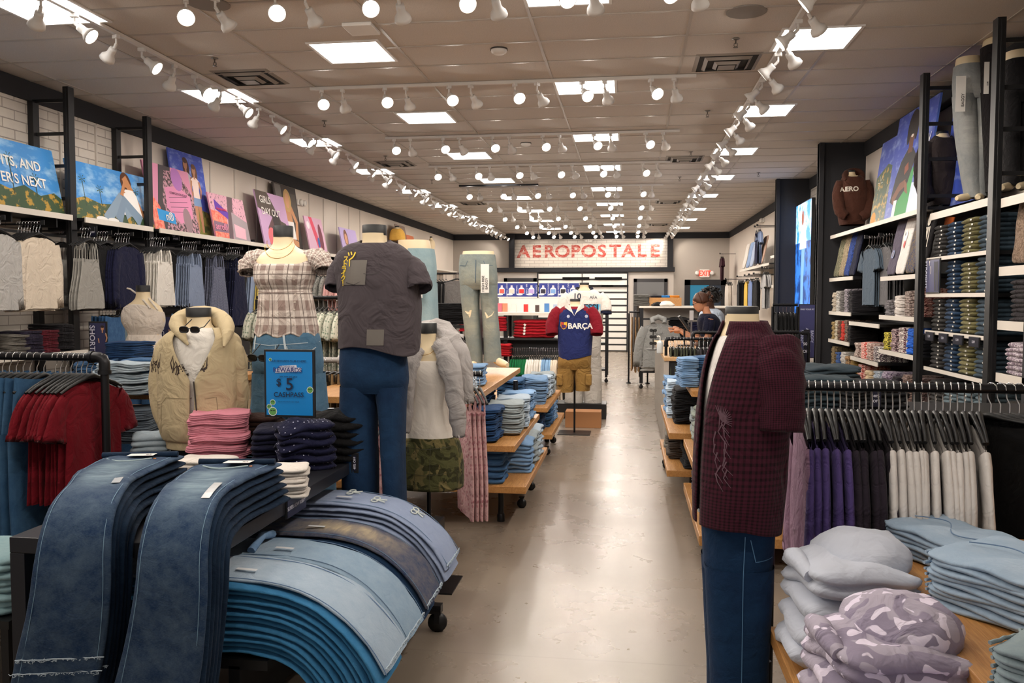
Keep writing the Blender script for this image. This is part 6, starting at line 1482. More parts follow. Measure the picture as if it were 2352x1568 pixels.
# ---- 5 burgundy shirt, turned to the left
M = Man('mannequin in open burgundy checked shirt over white tee and dark jeans', 1705, 2.8)
M.capm = WHITE
M.neck((703, 724, 1666, 1743), [(720, 1667, 1742, .058), (745, 1664, 1745, .062), (768, 1655, 1752, .075), (800, 1650, 1775, .10), (900, 1640, 1785, .12), (1100, 1640, 1775, .12)])
mb = MB(); loft(mb, M.rings([(770, 1655, 1755, .09), (800, 1642, 1775, .12), (880, 1622, 1785, .135), (1000, 1612, 1785, .135), (1100, 1606, 1780, .135), (1172, 1606, 1775, .135)]), 40, 5, .015); mb.build('white_tee', cloth('#e6e2de', rand=0, var=.06), M.t, True)
BUR = cloth('#411626', '#1c0910', pat='gingham', rand=0, var=.06, wrinkle=.5, scale=6)
zt_, zb_ = M.p(0, 760).z, M.p(0, 1190).z
mb = MB(); loft(mb, M.rings([(745, 1657, 1765, .088), (762, 1650, 1772, .098), (785, 1636, 1790, .125), (830, 1620, 1803, .15), (900, 1606, 1810, .165), (1000, 1597, 1810, .17), (1100, 1592, 1803, .172), (1150, 1590, 1796, .172), (1190, 1590, 1790, .17)]), 72, 7, .03, (2, 4), 6, a0=PI+.42, gap=lambda z: .10+.30*max(0, (z-(zb_+.45))/(zt_-zb_-.45)), droop=lambda a, v: -.03*max(0, math.cos(a))*max(0, v-.8)*5)
sleeve(mb, [M.p(1772, 795, -.06), M.p(1783, 850, -.10), M.p(1788, 920, -.12), M.p(1787, 988, -.13)], [.085, .085, .078, .074], 24, .9, 4, .08, sub=6, ax=(0, 1, 0))
sleeve(mb, [M.p(1700, 790, .10), M.p(1690, 850, .15), M.p(1680, 960, .16)], [.08, .08, .075], 20, .9, 2, .08, sub=5)
sh = mb.build('burgundy_shirt', BUR, M.t, True, solid=.004)
mb = MB(); loft(mb, M.rings([(737, 1661, 1760, .082), (768, 1648, 1774, .100)]), 48, 4, .01, gap=lambda z: .30, a0=PI+.42); mb.build('collar', BUR, sh, True, solid=.006)
random.seed(9); mb = MB()
for i in range(16):
    u = 1645+random.uniform(-16, 14); v = 930+i*9; linepoly(mb, [M.p(u, v), M.p(u+random.uniform(-10, 14), v+18), M.p(u+random.uniform(-6, 18), v+38)], .0022)
for i in range(14):
    a_ = -1.8+i*.16; linepoly(mb, [M.p(1646, 950), M.p(1640+28*math.cos(a_), 952+34*math.sin(a_))], .002)
press(sh, mb, flat('#5f4450'), 'faint_print', off=.005)
J3 = denim('#0a2342', '#224a70', .2, 'c', rand=0, wr=.3)
mb = MB(); loft(mb, M.rings([(1165, 1608, 1782, .14), (1220, 1612, 1778, .14), (1300, 1614, 1772, .13)]), 32, 3, .015, uvs=(1, .3)); M.o
for dy in (-.05, .07):
    R_ = [(q[0], q[1], dy, q[3], .085) for q in M.rings([(1285, 1614, 1772, .1), (1400, 1619, 1765, .1), (1568, 1628, 1757, .1)])]; R_.append((.03, R_[-1][1], dy, R_[-1][3], .085))
    rr = loft(mb, R_, 26, 6, .03, (1.5, 5), 3+dy, uvs=(1, .7)); mb.cap(rr[-1][:-1], 0, True)
jn = mb.build('jeans', J3, M.t, True)
mb = MB(); linepoly(mb, [M.p(1698, 1205), M.p(1694, 1300), M.p(1692, 1420), M.p(1690, 1568)], -.0014, sub=10); linepoly(mb, [M.p(1710, 1212), M.p(1722, 1262), M.p(1765, 1262)], -.0014); press(jn, mb, flat('#4f7aa0'), 'side_seam')
M.pole(.1, .4, .28)
# ---- 6 football shirt and khaki cargo shorts
M = Man('mannequin on stand in blue and red football shirt and khaki cargo shorts', 1320, 9.9)
M.capm = CAPTOP
M.neck((686, 692, 1309, 1333), [(690, 1310, 1332, .055), (700, 1309, 1333, .06), (708, 1300, 1342, .08), (730, 1288, 1352, .11), (820, 1290, 1350, .11)])
BLU = cloth('#262f62', rand=0, var=.06); RDS = cloth('#7d1524', rand=0)
mb = MB(); loft(mb, M.rings([(699, 1303, 1339, .085), (703, 1296, 1346, .10), (710, 1286, 1355, .125), (722, 1281, 1360, .145), (750, 1280, 1361, .15), (785, 1282, 1360, .15), (812, 1284, 1358, .15), (822, 1286, 1358, .145)]), 52, 6, .03, (2, 4), 2, droop=lambda a, v: -.06*max(0, 1-v*6)*max(0, -math.sin(a))**2+.05*max(0, v-.85)*6*math.cos(a))
nb_ = len(mb.f)
sleeve(mb, [M.p(1288, 712, 0), M.p(1276, 728, -.02), M.p(1268, 750, -.05), M.p(1268, 768, -.08)], [.075, .085, .075, .07], 20, .9, 1, .08, sub=5)
sleeve(mb, [M.p(1352, 712, 0), M.p(1363, 728, -.02), M.p(1370, 750, -.05), M.p(1371, 768, -.08)], [.075, .085, .075, .07], 20, .9, 3, .08, sub=5)
c0 = M.p(1320, 720)
for i, f in enumerate(mb.f):
    c = sum((Vector(mb.v[k]) for k in f), Vector())/len(f)
    if i >= nb_ or (abs(c.x-c0.x) > .085+max(0, (c0.z+.08-c.z))*.9 and c.z > c0.z-.1) or (c.z > c0.z+.05): mb.mi[i] = 1
fs = mb.build('football_shirt', [BLU, RDS], M.t, True, solid=.004)
mb = MB(); c = M.p(1321, 705)
for q in (-1, 1): mb.add([Vector((c.x+q*.0, -.3, c.z-.10)), Vector((c.x+q*.03, -.3, c.z-.06)), Vector((c.x+q*.115, -.3, c.z+.0)), Vector((c.x+q*.10, -.3, c.z+.055)), Vector((c.x+q*.05, -.3, c.z+.02))], [(0, 1, 2, 3, 4)])
mb.v = [(a_, -.13 if c_ > c.z-.05 else -.15, c_) for a_, b_, c_ in mb.v]; mb.build('white_collar', plain('#dcd6ce', .7), fs, solid=.004)
mb = MB(); a = M.p(1314, 747); text_mb('BARÇA', .088, mb, 0, Matrix.Translation(M.p(1334, 748)), fine=.15, bold=.03); press(fs, mb, flat('#f0ebe6'), 'lettering', off=.006)
mb = MB(); c = M.p(1297, 746)
mb.add([c+Vector(q) for q in ((-.038, 0, .04), (.038, 0, .04), (.042, 0, .0), (.03, 0, -.03), (0, 0, -.05), (-.03, 0, -.03), (-.042, 0, 0))], [(0, 1, 2, 3, 4, 5, 6)], 0)
mb.add([c+Vector(q)+Vector((0, 0, 0)) for q in ((-.033, 0, .035), (-.002, 0, .035), (-.002, 0, .006), (-.036, 0, .006))], [(0, 1, 2, 3)], 1); mb.add([c+Vector(q) for q in ((.002, 0, .035), (.033, 0, .035), (.036, 0, .006), (.002, 0, .006))], [(0, 1, 2, 3)], 2)
for k in range(5): mb.add([c+Vector((x_, 0, z_)) for x_, z_ in ((-.030+.012*k, .001), (-.019+.012*k, .001), (-.019+.012*k, -.028), (-.030+.012*k, -.028))], [(0, 1, 2, 3)], 3 if k % 2 else 4)
on_surface(mb, fs.data, None, (0, 1, 0), .005); mb.v = [(v_[0], v_[1]-(.0 if i < 7 else .002), v_[2]) for i, v_ in enumerate(mb.v)]; mb.build('crest', [flat('#d8a02a'), flat('#c8453a'), flat('#e8b83a'), flat('#2a3a8c'), flat('#8c1a2c')], fs)
mb = MB()
for u in (1303, 1345): mb.lathe([(0, 0), (.018, 0), (.018, .001)], M.p(u, 727, -.3), 14, 0, Matrix.Rotation(PI/2, 3, 'X'))
press(fs, mb, flat('#b9bcd0'), 'round_emblem')
KHA = cloth('#96743f', rand=0, wrinkle=.6)
so = legs(M, 'cargo_shorts', KHA, [(812, 1286, 1358, .13), (830, 1281, 1358, .14), (848, 1280, 1358, .14)], [(845, 1280, 1321, .12), (875, 1279, 1319, .12), (899, 1281, 1317, .12)], [(845, 1319, 1358, .12), (875, 1321, 1357, .12), (896, 1322, 1355, .12)])
for u, s_ in ((1286, -1), (1352, 1)):
    c = M.p(u, 872, -.10); MB().box(c, (.07, .07, .13)).build('cargo_pocket', KHA, so, bevel=.012)
M.pole(0, .95, .38, d=.34)
bx = MB().bb((-.22, -.12, 0), (.22, .14, .2)); o = bx.build('cardboard_box', plain('#a9764c', .8), None, loc=(at(1338, 985, z=0).x, 10.45, 0), bevel=.003); tag(o, 'brown cardboard box on the floor behind the football shirt mannequin', 'box')
# ---- 7 white striped jersey and pale trousers
M = Man('mannequin in white football jersey with sky blue band and pale trousers', 1342, 11.3, .2)
M.neck((649, 654, 1331, 1353), [(652, 1332, 1352, .06), (662, 1331, 1353, .065), (672, 1320, 1364, .1), (700, 1308, 1376, .12), (780, 1310, 1374, .12)])
WJ = cloth('#e6e0d8', rand=0, var=.06); NV = cloth('#1c2036', rand=0)
mb = MB(); loft(mb, M.rings([(663, 1324, 1360, .10), (668, 1314, 1370, .13), (678, 1302, 1382, .15), (695, 1298, 1386, .17), (730, 1300, 1384, .17), (765, 1302, 1382, .17)]), 48, 6, .03, (2, 4), 7, droop=lambda a, v: -.05*max(0, 1-v*5)*max(0, -math.sin(a))**2)
sleeve(mb, [M.p(1308, 678), M.p(1296, 695, -.02), M.p(1291, 718, -.05)], [.07, .085, .08], 20, .8, 1, .08, sub=5)
sleeve(mb, [M.p(1376, 678), M.p(1388, 695, -.02), M.p(1391, 715, -.05)], [.07, .085, .08], 20, .8, 3, .08, sub=5)
js = mb.build('white_jersey', WJ, M.t, True, solid=.004)
mb = MB(); loft(mb, M.rings([(659, 1324, 1360, .098), (665, 1321, 1363, .108)]), 40, 3, droop=lambda a, v: -.09*max(0, -math.sin(a))**2); mb.build('navy_collar', NV, js, True, solid=.012)
mb = MB(); a = M.p(1318, 714); b = M.p(1380, 698); rect_grid(mb, (a.x, a.z), (b.x, b.z), 8); press(js, mb, flat('#4fb0dc'), 'sky_band', off=.005)
mb = MB(); text_mb('MESSI', .115, mb, 0, Matrix.Translation(M.p(1351, 706)), fine=.15, bold=.03); text_mb('10', .11, mb, 0, Matrix.Translation(M.p(1327, 681)), fine=.15, bold=.02); text_mb('AFA', .055, mb, 0, Matrix.Translation(M.p(1364, 683)), fine=.15); press(js, mb, flat('#181c38'), 'lettering', off=.009)
for u in (1291, 1391): MB().tube([M.p(u, 715, -.05), M.p(u, 721, -.055)], .083, 16, caps=False).build('navy_cuff', NV, js, True)
legs(M, 'pale_trousers', cloth('#c4beb6', rand=0), [(762, 1304, 1380, .14), (800, 1300, 1380, .15), (830, 1300, 1380, .15)], [(820, 1300, 1342, .12), (880, 1298, 1341, .12), (948, 1298, 1340, .13)], [(820, 1340, 1381, .12), (880, 1341, 1382, .12), (946, 1342, 1383, .13)])
MB().bb((-.35, -.2, -.2), (.3, .2, 0)).build('base_block', BLACK, M.t)
# ---- lower-body forms
def lowform(label, u, y, zb, skin, waist, l, r, mat, tagtxt=None, tagpx=None, feet=(), nm='jeans', seed=0):
    M = Man(label, u, y, zb)
    mb = MB(); R_ = M.rings(skin); rr = loft(mb, R_, 28, 4, caps=(False, True)); mb.cap(rr[0][:-1], 0, False)
    mb.build('body', SKIN, M.t, True)
    for (fu, fv, dx, dy) in feet:
        p = M.p(fu, fv); f = MB(); h = .05
        f.tube([p+Vector((0, 0, .12)), p+Vector((0, 0, .05)), p+Vector((dx*.4, dy*.4, .028)), p+Vector((dx*.8, dy*.8, .02)), p+Vector((dx, dy, .015))], [.034, .038, .036, .034, .018], 14)
        f.build('foot', SKIN, M.t, True, sub=1)
    j = legs(M, nm, mat, waist, l, r, seed=seed)
    if tagtxt:
        (u0, v0, u1, v1), lines = tagpx, tagtxt
        a = M.p(u0, v1, -.2); b = M.p(u1, v0, -.2); w = b.x-a.x; h = b.z-a.z
        o = MB().bb((-w/2, 0, -h), (w/2, .002, 0)).build('hang_tag', plain('#ece8e2', .5), M.t, loc=((a.x+b.x)/2, -.175, b.z))
        for i, tx in enumerate(lines):
            text_mb(tx, w*.42, M=Matrix.Translation((w*(-.2+.42*i), -.003, -h*.68)) @ Matrix.Rotation(-PI/2, 4, 'Y'), bold=.01).build('lettering', flat('#2a2828'), o)
    return M, j
JR = denim('#747f80', '#b3b09a', .6, 'r', rand=0)
M, j = lowform('lower-body mannequin in ripped faded jeans on the left wooden table', 1097, 7.25, .95, [(577, 1064, 1134, .1), (592, 1062, 1136, .11), (620, 1062, 1136, .11)], [(585, 1057, 1137, .115), (610, 1055, 1140, .125), (645, 1056, 1142, .125), (665, 1057, 1142, .12)],
    [(655, 1057, 1101, .1), (710, 1062, 1101, .09), (760, 1068, 1103, .09), (800, 1072, 1106, .095), (838, 1075, 1109, .1)], [(655, 1100, 1142, .1), (710, 1107, 1143, .09), (760, 1110, 1147, .09), (800, 1112, 1150, .095), (829, 1112, 1152, .1)], JR, ['HIGH RISE', 'BAGGY'], (1103, 606, 1122, 672), [(1136, 838, .14, -.18), (1092, 842, -.0, -.16)], seed=4)
mb = MB()
for pts in (((1072, 714), (1088, 711), (1086, 722), (1078, 721)), ((1117, 717), (1138, 715), (1134, 724), (1122, 731)), ((1080, 722), (1086, 722), (1084, 730))): mb.poly([M.p(*q) for q in pts])
press(j, mb, SKIN, 'rip', off=.005)
mb = MB(); linepoly(mb, [M.p(1060, 610), M.p(1075, 612), M.p(1080, 600)], -.002); linepoly(mb, [M.p(1135, 610), M.p(1120, 612), M.p(1116, 600)], -.002); linepoly(mb, [M.p(1099, 598), M.p(1098, 650)], -.003); press(j, mb, flat('#3f5566'), 'stitching')
lowform('lower-body mannequin in pale wide jeans behind the charcoal tee', 955, 5.9, .5, [(552, 916, 985, .1), (575, 918, 990, .11), (610, 920, 990, .11)], [(572, 930, 996, .12), (610, 925, 1001, .13), (660, 925, 1003, .13)],
    [(650, 928, 966, .11), (760, 930, 968, .12), (870, 932, 970, .13), (960, 932, 972, .13)], [(650, 964, 1003, .11), (760, 966, 1006, .12), (870, 968, 1010, .13), (960, 968, 1012, .13)], denim('#86a0a8', '#bcc9c6', .3, 'w', rand=0), ['SUPER', 'BAGGY'], (942, 650, 968, 684))
lowform('lower-body mannequin in light grey jeans on the right wall shelf', 2235, at(2235, 470, x=2.93).y, 2.37, [(134, 2198, 2250, .1), (152, 2196, 2252, .11), (190, 2196, 2255, .11)], [(152, 2193, 2255, .12), (190, 2190, 2264, .13), (230, 2189, 2270, .13)],
    [(220, 2189, 2240, .11), (300, 2194, 2246, .11), (380, 2205, 2250, .1), (455, 2218, 2252, .1)], [(220, 2232, 2272, .11), (300, 2232, 2272, .11), (380, 2228, 2268, .1), (452, 2226, 2264, .1)], denim('#7c8082', '#b9b7b0', .6, 'g', rand=0), ['', 'BAGGY'], (2197, 172, 2222, 255), [(2232, 462, -.16, -.1), (2252, 462, -.08, -.16)])
lowform('lower-body mannequin in black jeans behind the nearest right ladder frame', 2275, at(2275, 430, x=3.0).y, 2.37, [(88, 2262, 2300, .1), (110, 2260, 2302, .11), (150, 2260, 2302, .11)], [(108, 2256, 2304, .12), (180, 2256, 2308, .12), (220, 2256, 2310, .12)],
    [(210, 2256, 2284, .1), (330, 2262, 2290, .1), (440, 2268, 2294, .1)], [(210, 2282, 2312, .1), (330, 2288, 2314, .1), (440, 2290, 2316, .1)], cloth('#1d1a1c', rand=0), ['', 'SLIM'], (2262, 140, 2276, 214))
lowform('lower-body mannequin in black trousers right of the nearest ladder frame', 2335, at(2335, 440, x=2.95).y, 2.33, [(120, 2310, 2366, .1), (140, 2308, 2368, .11), (180, 2308, 2368, .11)], [(140, 2306, 2372, .12), (200, 2302, 2376, .13), (240, 2302, 2376, .13)],
    [(230, 2302, 2340, .11), (330, 2304, 2338, .1), (428, 2306, 2336, .1)], [(230, 2338, 2376, .11), (330, 2342, 2378, .1), (428, 2344, 2376, .1)], cloth('#1b1a1c', rand=0), None, None, [(2322, 440, -.12, -.14), (2358, 438, -.12, -.14)], nm='trousers')
# ---- torso forms on shelves
def torso(label, u, y, zb, cap, skin, shirt, mat, sl, name, hood=None, txt=None, seed=0, fr=None):
    M = Man(label, u, y, zb); M.neck(cap, skin)
    mb = MB(); loft(mb, M.rings(shirt), 48, 6, .05, (2, 4), seed, droop=(lambda a, v: -.04*max(0, 1-v*6)*max(0, -math.sin(a))**2))
    for s_ in sl: sleeve(mb, [M.p(*q) for q in s_[0]], s_[1], 18, .9, seed+2, .12, sub=5)
    o = mb.build(name, mat, M.t, True, solid=.004)
    if hood: MB().tube([M.p(*q) for q in hood[0]], hood[1], 14).build('hood', mat, o, True, sub=1)
    if txt:
        mb = MB(); text_mb(txt[0], txt[1], mb, 0, Matrix.Translation(M.p(*txt[2])), fine=.15, bold=.03); press(o, mb, flat('#d8cfc2'), 'lettering', off=.006)
    return M
BRN = cloth('#4a2c22', rand=0); y_ = at(1960, 515, x=2.98).y
torso('brown hoodie torso mannequin on the right wall shelf', 1958, y_, 2.46, (391, 398, 1946, 1964), [(396, 1947, 1963, .055), (404, 1944, 1966, .07), (415, 1935, 1978, .11), (500, 1935, 1982, .12)],
    [(402, 1940, 1972, .1), (412, 1932, 1984, .14), (435, 1928, 1990, .18), (480, 1926, 1990, .19), (508, 1928, 1986, .18), (517, 1930, 1984, .16)], BRN, [(((1934, 420), (1927, 450, -.06), (1930, 485, -.14), (1945, 498, -.19)), [.08, .085, .075, .05]), (((1984, 418), (1993, 450, -.04), (1992, 485, -.12), (1975, 500, -.18)), [.08, .09, .08, .05])], 'hoodie',
    ([(1944, 414, -.12), (1938, 404, -.03), (1950, 394, .08), (1975, 396, .1), (1984, 408, .0), (1968, 418, -.12)], [.02, .05, .065, .07, .05, .02]), ('AERO', .085, (1944, 438)))
y_ = at(2168, 470, x=3.0).y; DKB = cloth('#322b2c', rand=0)
torso('dark grey sweatshirt torso mannequin behind the tall right ladder frame', 2168, y_, 2.46, (302, 310, 2150, 2178), [(308, 2151, 2177, .055), (318, 2148, 2182, .07), (330, 2138, 2190, .1), (440, 2138, 2192, .12)],
    [(312, 2146, 2184, .09), (325, 2136, 2192, .13), (350, 2128, 2200, .17), (410, 2126, 2202, .18), (450, 2128, 2200, .17), (474, 2130, 2198, .16)], DKB, [(((2136, 335), (2122, 370, -.05), (2120, 420, -.1), (2132, 462, -.14)), [.08, .085, .08, .06]), (((2192, 335), (2204, 370, -.04), (2206, 420, -.1), (2196, 465, -.12)), [.08, .09, .08, .06])], 'sweatshirt')
WTOP = cloth('#ddd2c6', rand=0, var=.06)
M = Man('mannequin in white halter peplum top by the left wall denim', 329, 7.0, 0)
M.neck((655, 670, 314, 343), [(668, 315, 342, .052), (684, 313, 344, .055), (694, 304, 354, .07), (704, 290, 366, .09), (718, 283, 372, .11), (738, 284, 374, .13), (756, 294, 368, .11), (775, 298, 364, .1), (808, 292, 372, .12)])
mb = MB(); loft(mb, M.rings([(716, 286, 372, .118), (728, 284, 374, .135), (745, 288, 373, .135), (760, 296, 367, .118), (768, 299, 364, .11), (770, 298, 365, .115), (790, 290, 372, .135), (810, 282, 378, .15)]), 48, 6, .03, (4, 8), 2, droop=lambda a, v: .07*max(0, 1-v*5)*max(0, -math.sin(a))**2)
ht = mb.build('halter_top', WTOP, M.t, True, solid=.003); MB().tube([M.p(345, 708, -.11), M.p(330, 690, -.06), M.p(316, 676, .02), M.p(300, 664, .05), M.p(292, 662, .06)], .008, 8).tube([M.p(362, 712, -.1), M.p(345, 690, -.04), M.p(335, 676, .03)], .007, 8).build('neck_tie', WTOP, ht, True)
legs(M, 'jeans', DEN_M, [(804, 290, 370, .12), (840, 286, 376, .13), (870, 286, 376, .13)], [(860, 286, 332, .11), (1000, 284, 330, .11), (1090, 284, 330, .11)], [(860, 330, 376, .11), (1000, 332, 378, .11), (1090, 332, 378, .11)])
M.pole(0, .6)
# small yellow hooded torso and bare bust far back on the left shelf
y_ = at(915, 545, x=-5.65).y
torso('yellow jacket torso mannequin far back on the left shelf', 912, y_, 2.41, (519, 523, 907, 917), [(522, 908, 917, .055), (530, 902, 922, .12), (548, 902, 924, .12)], [(524, 904, 920, .1), (529, 899, 925, .14), (538, 896, 929, .18), (552, 896, 930, .18)], cloth('#d8a850', rand=0), [], 'jacket')
y_ = at(992, 560, x=-5.65).y
M = Man('small bare female bust form far back on the left wall', 991, y_, 2.1); M.neck((543, 546, 987, 993), [(546, 988, 993, .05), (550, 986, 994, .06), (555, 983, 998, .13), (565, 983, 999, .15), (576, 986, 996, .12), (586, 985, 998, .15)])
M.pole(0, .1)
# ================================================================== FRONT LEFT: BLACK TABLE WITH DRAPED JEANS
TZ = .78
tb = thing('display_table', 'black metal display table in the foreground with draped dark jeans', 'display table', (-2.1, 2.58, 0))
TBK = plain('#2a2b31', .35, .3)
MB().bb((0, 0, TZ-.055), (.73, 1.5, TZ)).build('table_top', TBK, tb, bevel=.003)
for lx, ly in ((0, 0), (.675, 0), (0, 1.445), (.675, 1.445)): MB().bb((lx, ly, .0), (lx+.055, ly+.055, TZ-.055)).build('leg', TBK, tb, bevel=.003)
dk = thing('rolling_dolly', 'low black rolling platform under the light jeans beside the table', 'platform', (-1.95, 2.66, 0))
MB().bb((0, .0, .33), (.74, 1.42, .365)).build('platform', BLACKP, dk); MB().bb((.0, .1, .09), (1.07, .15, .13)).bb((.0, 1.2, .09), (1.07, 1.25, .13)).bb((.6, .0, .12), (.64, 1.4, .34)).build('frame', STEEL, dk)
caster(dk, 1.05, 1.22, 0, .045); caster(dk, 1.05, .12, 0, .045); caster(dk, .1, 1.22, 0, .045)
def resample(P, n):
    P = [Vector(p) for p in P]; Q = []
    for i in range(len(P)-1):
        a = [P[max(i-1, 0)], P[i], P[i+1], P[min(i+2, len(P)-1)]]
        for s in range(12):
            t = s/12; Q.append(.5*((2*a[1])+(-a[0]+a[2])*t+(2*a[0]-5*a[1]+4*a[2]-a[3])*t*t+(-a[0]+3*a[1]-3*a[2]+a[3])*t**3))
    Q.append(P[-1]); L = [0]
    for i in range(1, len(Q)): L.append(L[-1]+(Q[i]-Q[i-1]).length)
    return Q, L
def along(Q, L, s):
    s = max(0, min(L[-1]-1e-6, s)); i = 1
    while L[i] < s: i += 1
    return Q[i-1].lerp(Q[i], (s-L[i-1])/(L[i]-L[i-1]))
def draped(name, path, side, off, th, width, mat, label, cat='jeans', group=None, length=1.08, seed=0, n=34, shift=0.0, fray=None, parent=None, fold=.006, m=20, k2=1.0):
    """one pair of jeans, legs together, lying along path (lifted by off) and hanging over the edge"""
    Q, L = resample(path, 0); side = Vector(side).normalized(); rows = []; uv = []; tops = []
    P2 = []
    for i in range(len(Q)):
        t = (Q[min(i+1, len(Q)-1)]-Q[max(i-1, 0)]).normalized(); nrm = t.cross(side).normalized()
        if nrm.z < 0 and abs(nrm.z) > .3: nrm = -nrm
        elif abs(nrm.z) <= .3 and P2 and nrm.dot(P2[-1][1]) < 0: nrm = -nrm
        if P2 and nrm.dot(P2[-1][1]) < 0: nrm = -nrm
        P2.append((Q[i], nrm))
    Q2 = [p+nr*off for p, nr in P2]; L2 = [0]
    for i in range(1, len(Q2)): L2.append(L2[-1]+(Q2[i]-Q2[i-1]).length)
    tot = min(length, L2[-1]); s0 = 0
    for i in range(n+1):
        v = i/n; s = s0+tot*v; p = along(Q2, L2, s); t = (along(Q2, L2, s+.01)-along(Q2, L2, s-.01)).normalized(); nr = t.cross(side).normalized()
        j = min(range(0, len(L2)), key=lambda q: abs(L2[q]-s)); 
        if nr.dot(P2[j][1]) < 0: nr = -nr
        w = width(v)*.5; row = []
        sh = shift+.012*nz(seed, v*2.5, 1)
        for q in range(m):
            a = 2*PI*q/m; c, sn = math.cos(a), math.sin(a)
            x = se(c, .55)*w; y = se(sn, .8)*th*.5
            y += fold*nz(x*14+seed, v*7, seed*.7)*(1.2 if sn > 0 else .3)+.004*nz(x*30, v*18, seed)
            row.append(p+side*(x+sh)+nr*y); uv.append((.25+(.5-.5*se(c, .55))*.5 if sn >= 0 else .02+.2*abs(c), v))
        rows.append(row); tops.append((p, nr, t, w))
    mb = MB(); mb.grid(rows, uv, 0, True); mb.cap(rows[0], 0, False); mb.cap(rows[-1], 0, True)
    if parent is None:
        org = rows[0][0].copy(); mb.v = [(a-org.x, b-org.y, c-org.z) for a, b, c in mb.v]
    o = mb.build(name, mat, parent, True, loc=org if parent is None else None, recalc=True)
    if parent is None: tag(o, label, cat, group)
    o_ = org if parent is None else Vector()
    if fray:
        f = MB(); random.seed(seed*7+1)
        for vv in fray:
            s = tot*vv
            p = along(Q2, L2, s); t = (along(Q2, L2, s+.01)-along(Q2, L2, s-.01)).normalized(); j = min(range(0, len(L2)), key=lambda q: abs(L2[q]-s)); nr = P2[j][1]; w = width(vv)*.5
            for k in range(46):
                x = -w+2*w*random.random(); a = p+side*(x+shift)+nr*(th*.5+.001)-o_; l = random.uniform(.004, .018)
                f.tube([a, a+side*random.uniform(-.008, .008)+nr*.004+t*l*.5, a+side*random.uniform(-.014, .014)+t*l*random.uniform(-.3, 1)], .0011, 4, caps=False)
            f.tube([p+side*(-w+2*w*i/16+shift)+nr*(th*.5+.002+.0015*nz(i*3.1, seed))+t*.006*nz(i*1.7, seed, 4)-o_ for i in range(17)], .0022, 5)
        f.build('frayed_hem', plain('#a9b8c4', .9), o)
    return o, tops, o_
def strip(o, tops, o_, i0, i1, x0, x1, mat, name, side, th, lift=.001):
    mb = MB(); rows = []
    for i in range(i0, i1+1):
        p, nr, t, w = tops[i]; rows.append([p+Vector(side)*(x0+(x1-x0)*k/3)+nr*(th*.5+lift)-o_ for k in range(4)])
    mb.grid(rows); return mb.build(name, mat, o)
DK1 = denim('#07264a', '#8095a0', .95, 'front', rand=.12, wr=.3); DK2 = denim('#081b32', '#35506a', 0, 'dk2', rand=.15)
wf = lambda v: .31-.10*smooth01(v/.45)+.06*smooth01((v-.5)/.5)
GF = 'dark jeans draped over the foreground table'
pathA = [(-1.96, 3.18, .795), (-1.90, 2.85, .795), (-1.80, 2.62, .795), (-1.775, 2.555, .765), (-1.775, 2.535, .65), (-1.81, 2.53, .45), (-1.88, 2.53, .15), (-1.88, 2.53, .02)]
pathB = [(-1.50, 3.10, .795), (-1.49, 2.85, .795), (-1.44, 2.62, .795), (-1.425, 2.555, .765), (-1.425, 2.535, .65), (-1.455, 2.53, .45), (-1.52, 2.53, .15), (-1.52, 2.53, .02)]
for nm, pth, sd in (('left', pathA, (1, .25, 0)), ('right', pathB, (1, .15, 0))):
    for k in range(6):
        th = .027; top = k == 5
        o, tp, oo = draped('draped_jeans', pth, sd, .014+k*.0275, th, wf, DK1 if top else DK2, f'dark blue draped jeans, {"topmost" if top else nth(5-k)+" from top"}, {nm} pile on the foreground table', group=None, length=1.30 if top else 1.27, seed=k+(3 if nm == 'left' else 11), shift=(k-5)*-.006, fray=(.93, .965) if top else ((.95,) if k == 4 else None), fold=.009)
        if top:
            s_ = Vector(sd).normalized()
            for xx in (-.42, .42):   # side seam stitching
                mb = MB(); mb.tube([p+s_*(w*2*xx)+nr*(th*.5*.86+.001)-oo for p, nr, t, w in tp[2:]], .0011, 5); mb.build('seam', flat('#6f90a8'), o)
            strip(o, tp, oo, 11, 15, .05, .078, plain('#b8bcc0', .25), 'size_strip', s_, th, .004)
            # waistband, pocket, tag
            p, nr, t, w = tp[1]
            mb = MB(); mb.tube([p+s_*(w*1.9*(q/10-.5))+nr*(th*.5+.006)-oo+t*.01 for q in range(11)], .012, 8); mb.build('waistband', DK2, o, True)
            p, nr, t, w = tp[3]
            mb = MB(); mb.tube([p+s_*(-.1+.17*q/12)+nr*(th*.5+.003)+t*(.05*math.sin(PI*q/12))-oo for q in range(13)], .003, 6); mb.build('pocket_edge', flat('#9db0b4'), o)
            mb = MB(); mb.lathe([(0, .003), (.006, .002), (.007, 0)], p+s_*.085+nr*(th*.5+.003)+t*.01-oo, 10); mb.build('rivet', plain('#b87a4a', .3, 1), o)
            if nm == 'left': u0 = .02
            p, nr, t, w = tp[2]
            c = p+nr*(th*.5+.012)+s_*.02-oo; e = MB()
            a_, b_ = s_*.05, t*.028
            e.add([c-a_-b_, c+a_-b_, c+a_+b_, c-a_+b_], [(0, 1, 2, 3)]); tg = e.build('price_tag', plain('#e9e6e2', .5), o, solid=.0008)
            n_ = MB(); Mx = Matrix.Identity(4)
            for i_ in range(3): Mx[i_][0] = s_[i_]; Mx[i_][1] = -nr[i_]; Mx[i_][2] = -t[i_]; Mx[i_][3] = (c+nr*.002+s_*.03+t*.012)[i_]
            text_mb('65', .022, n_, 0, Mx, bold=.02); n_.build('lettering', flat('#333333'), tg)
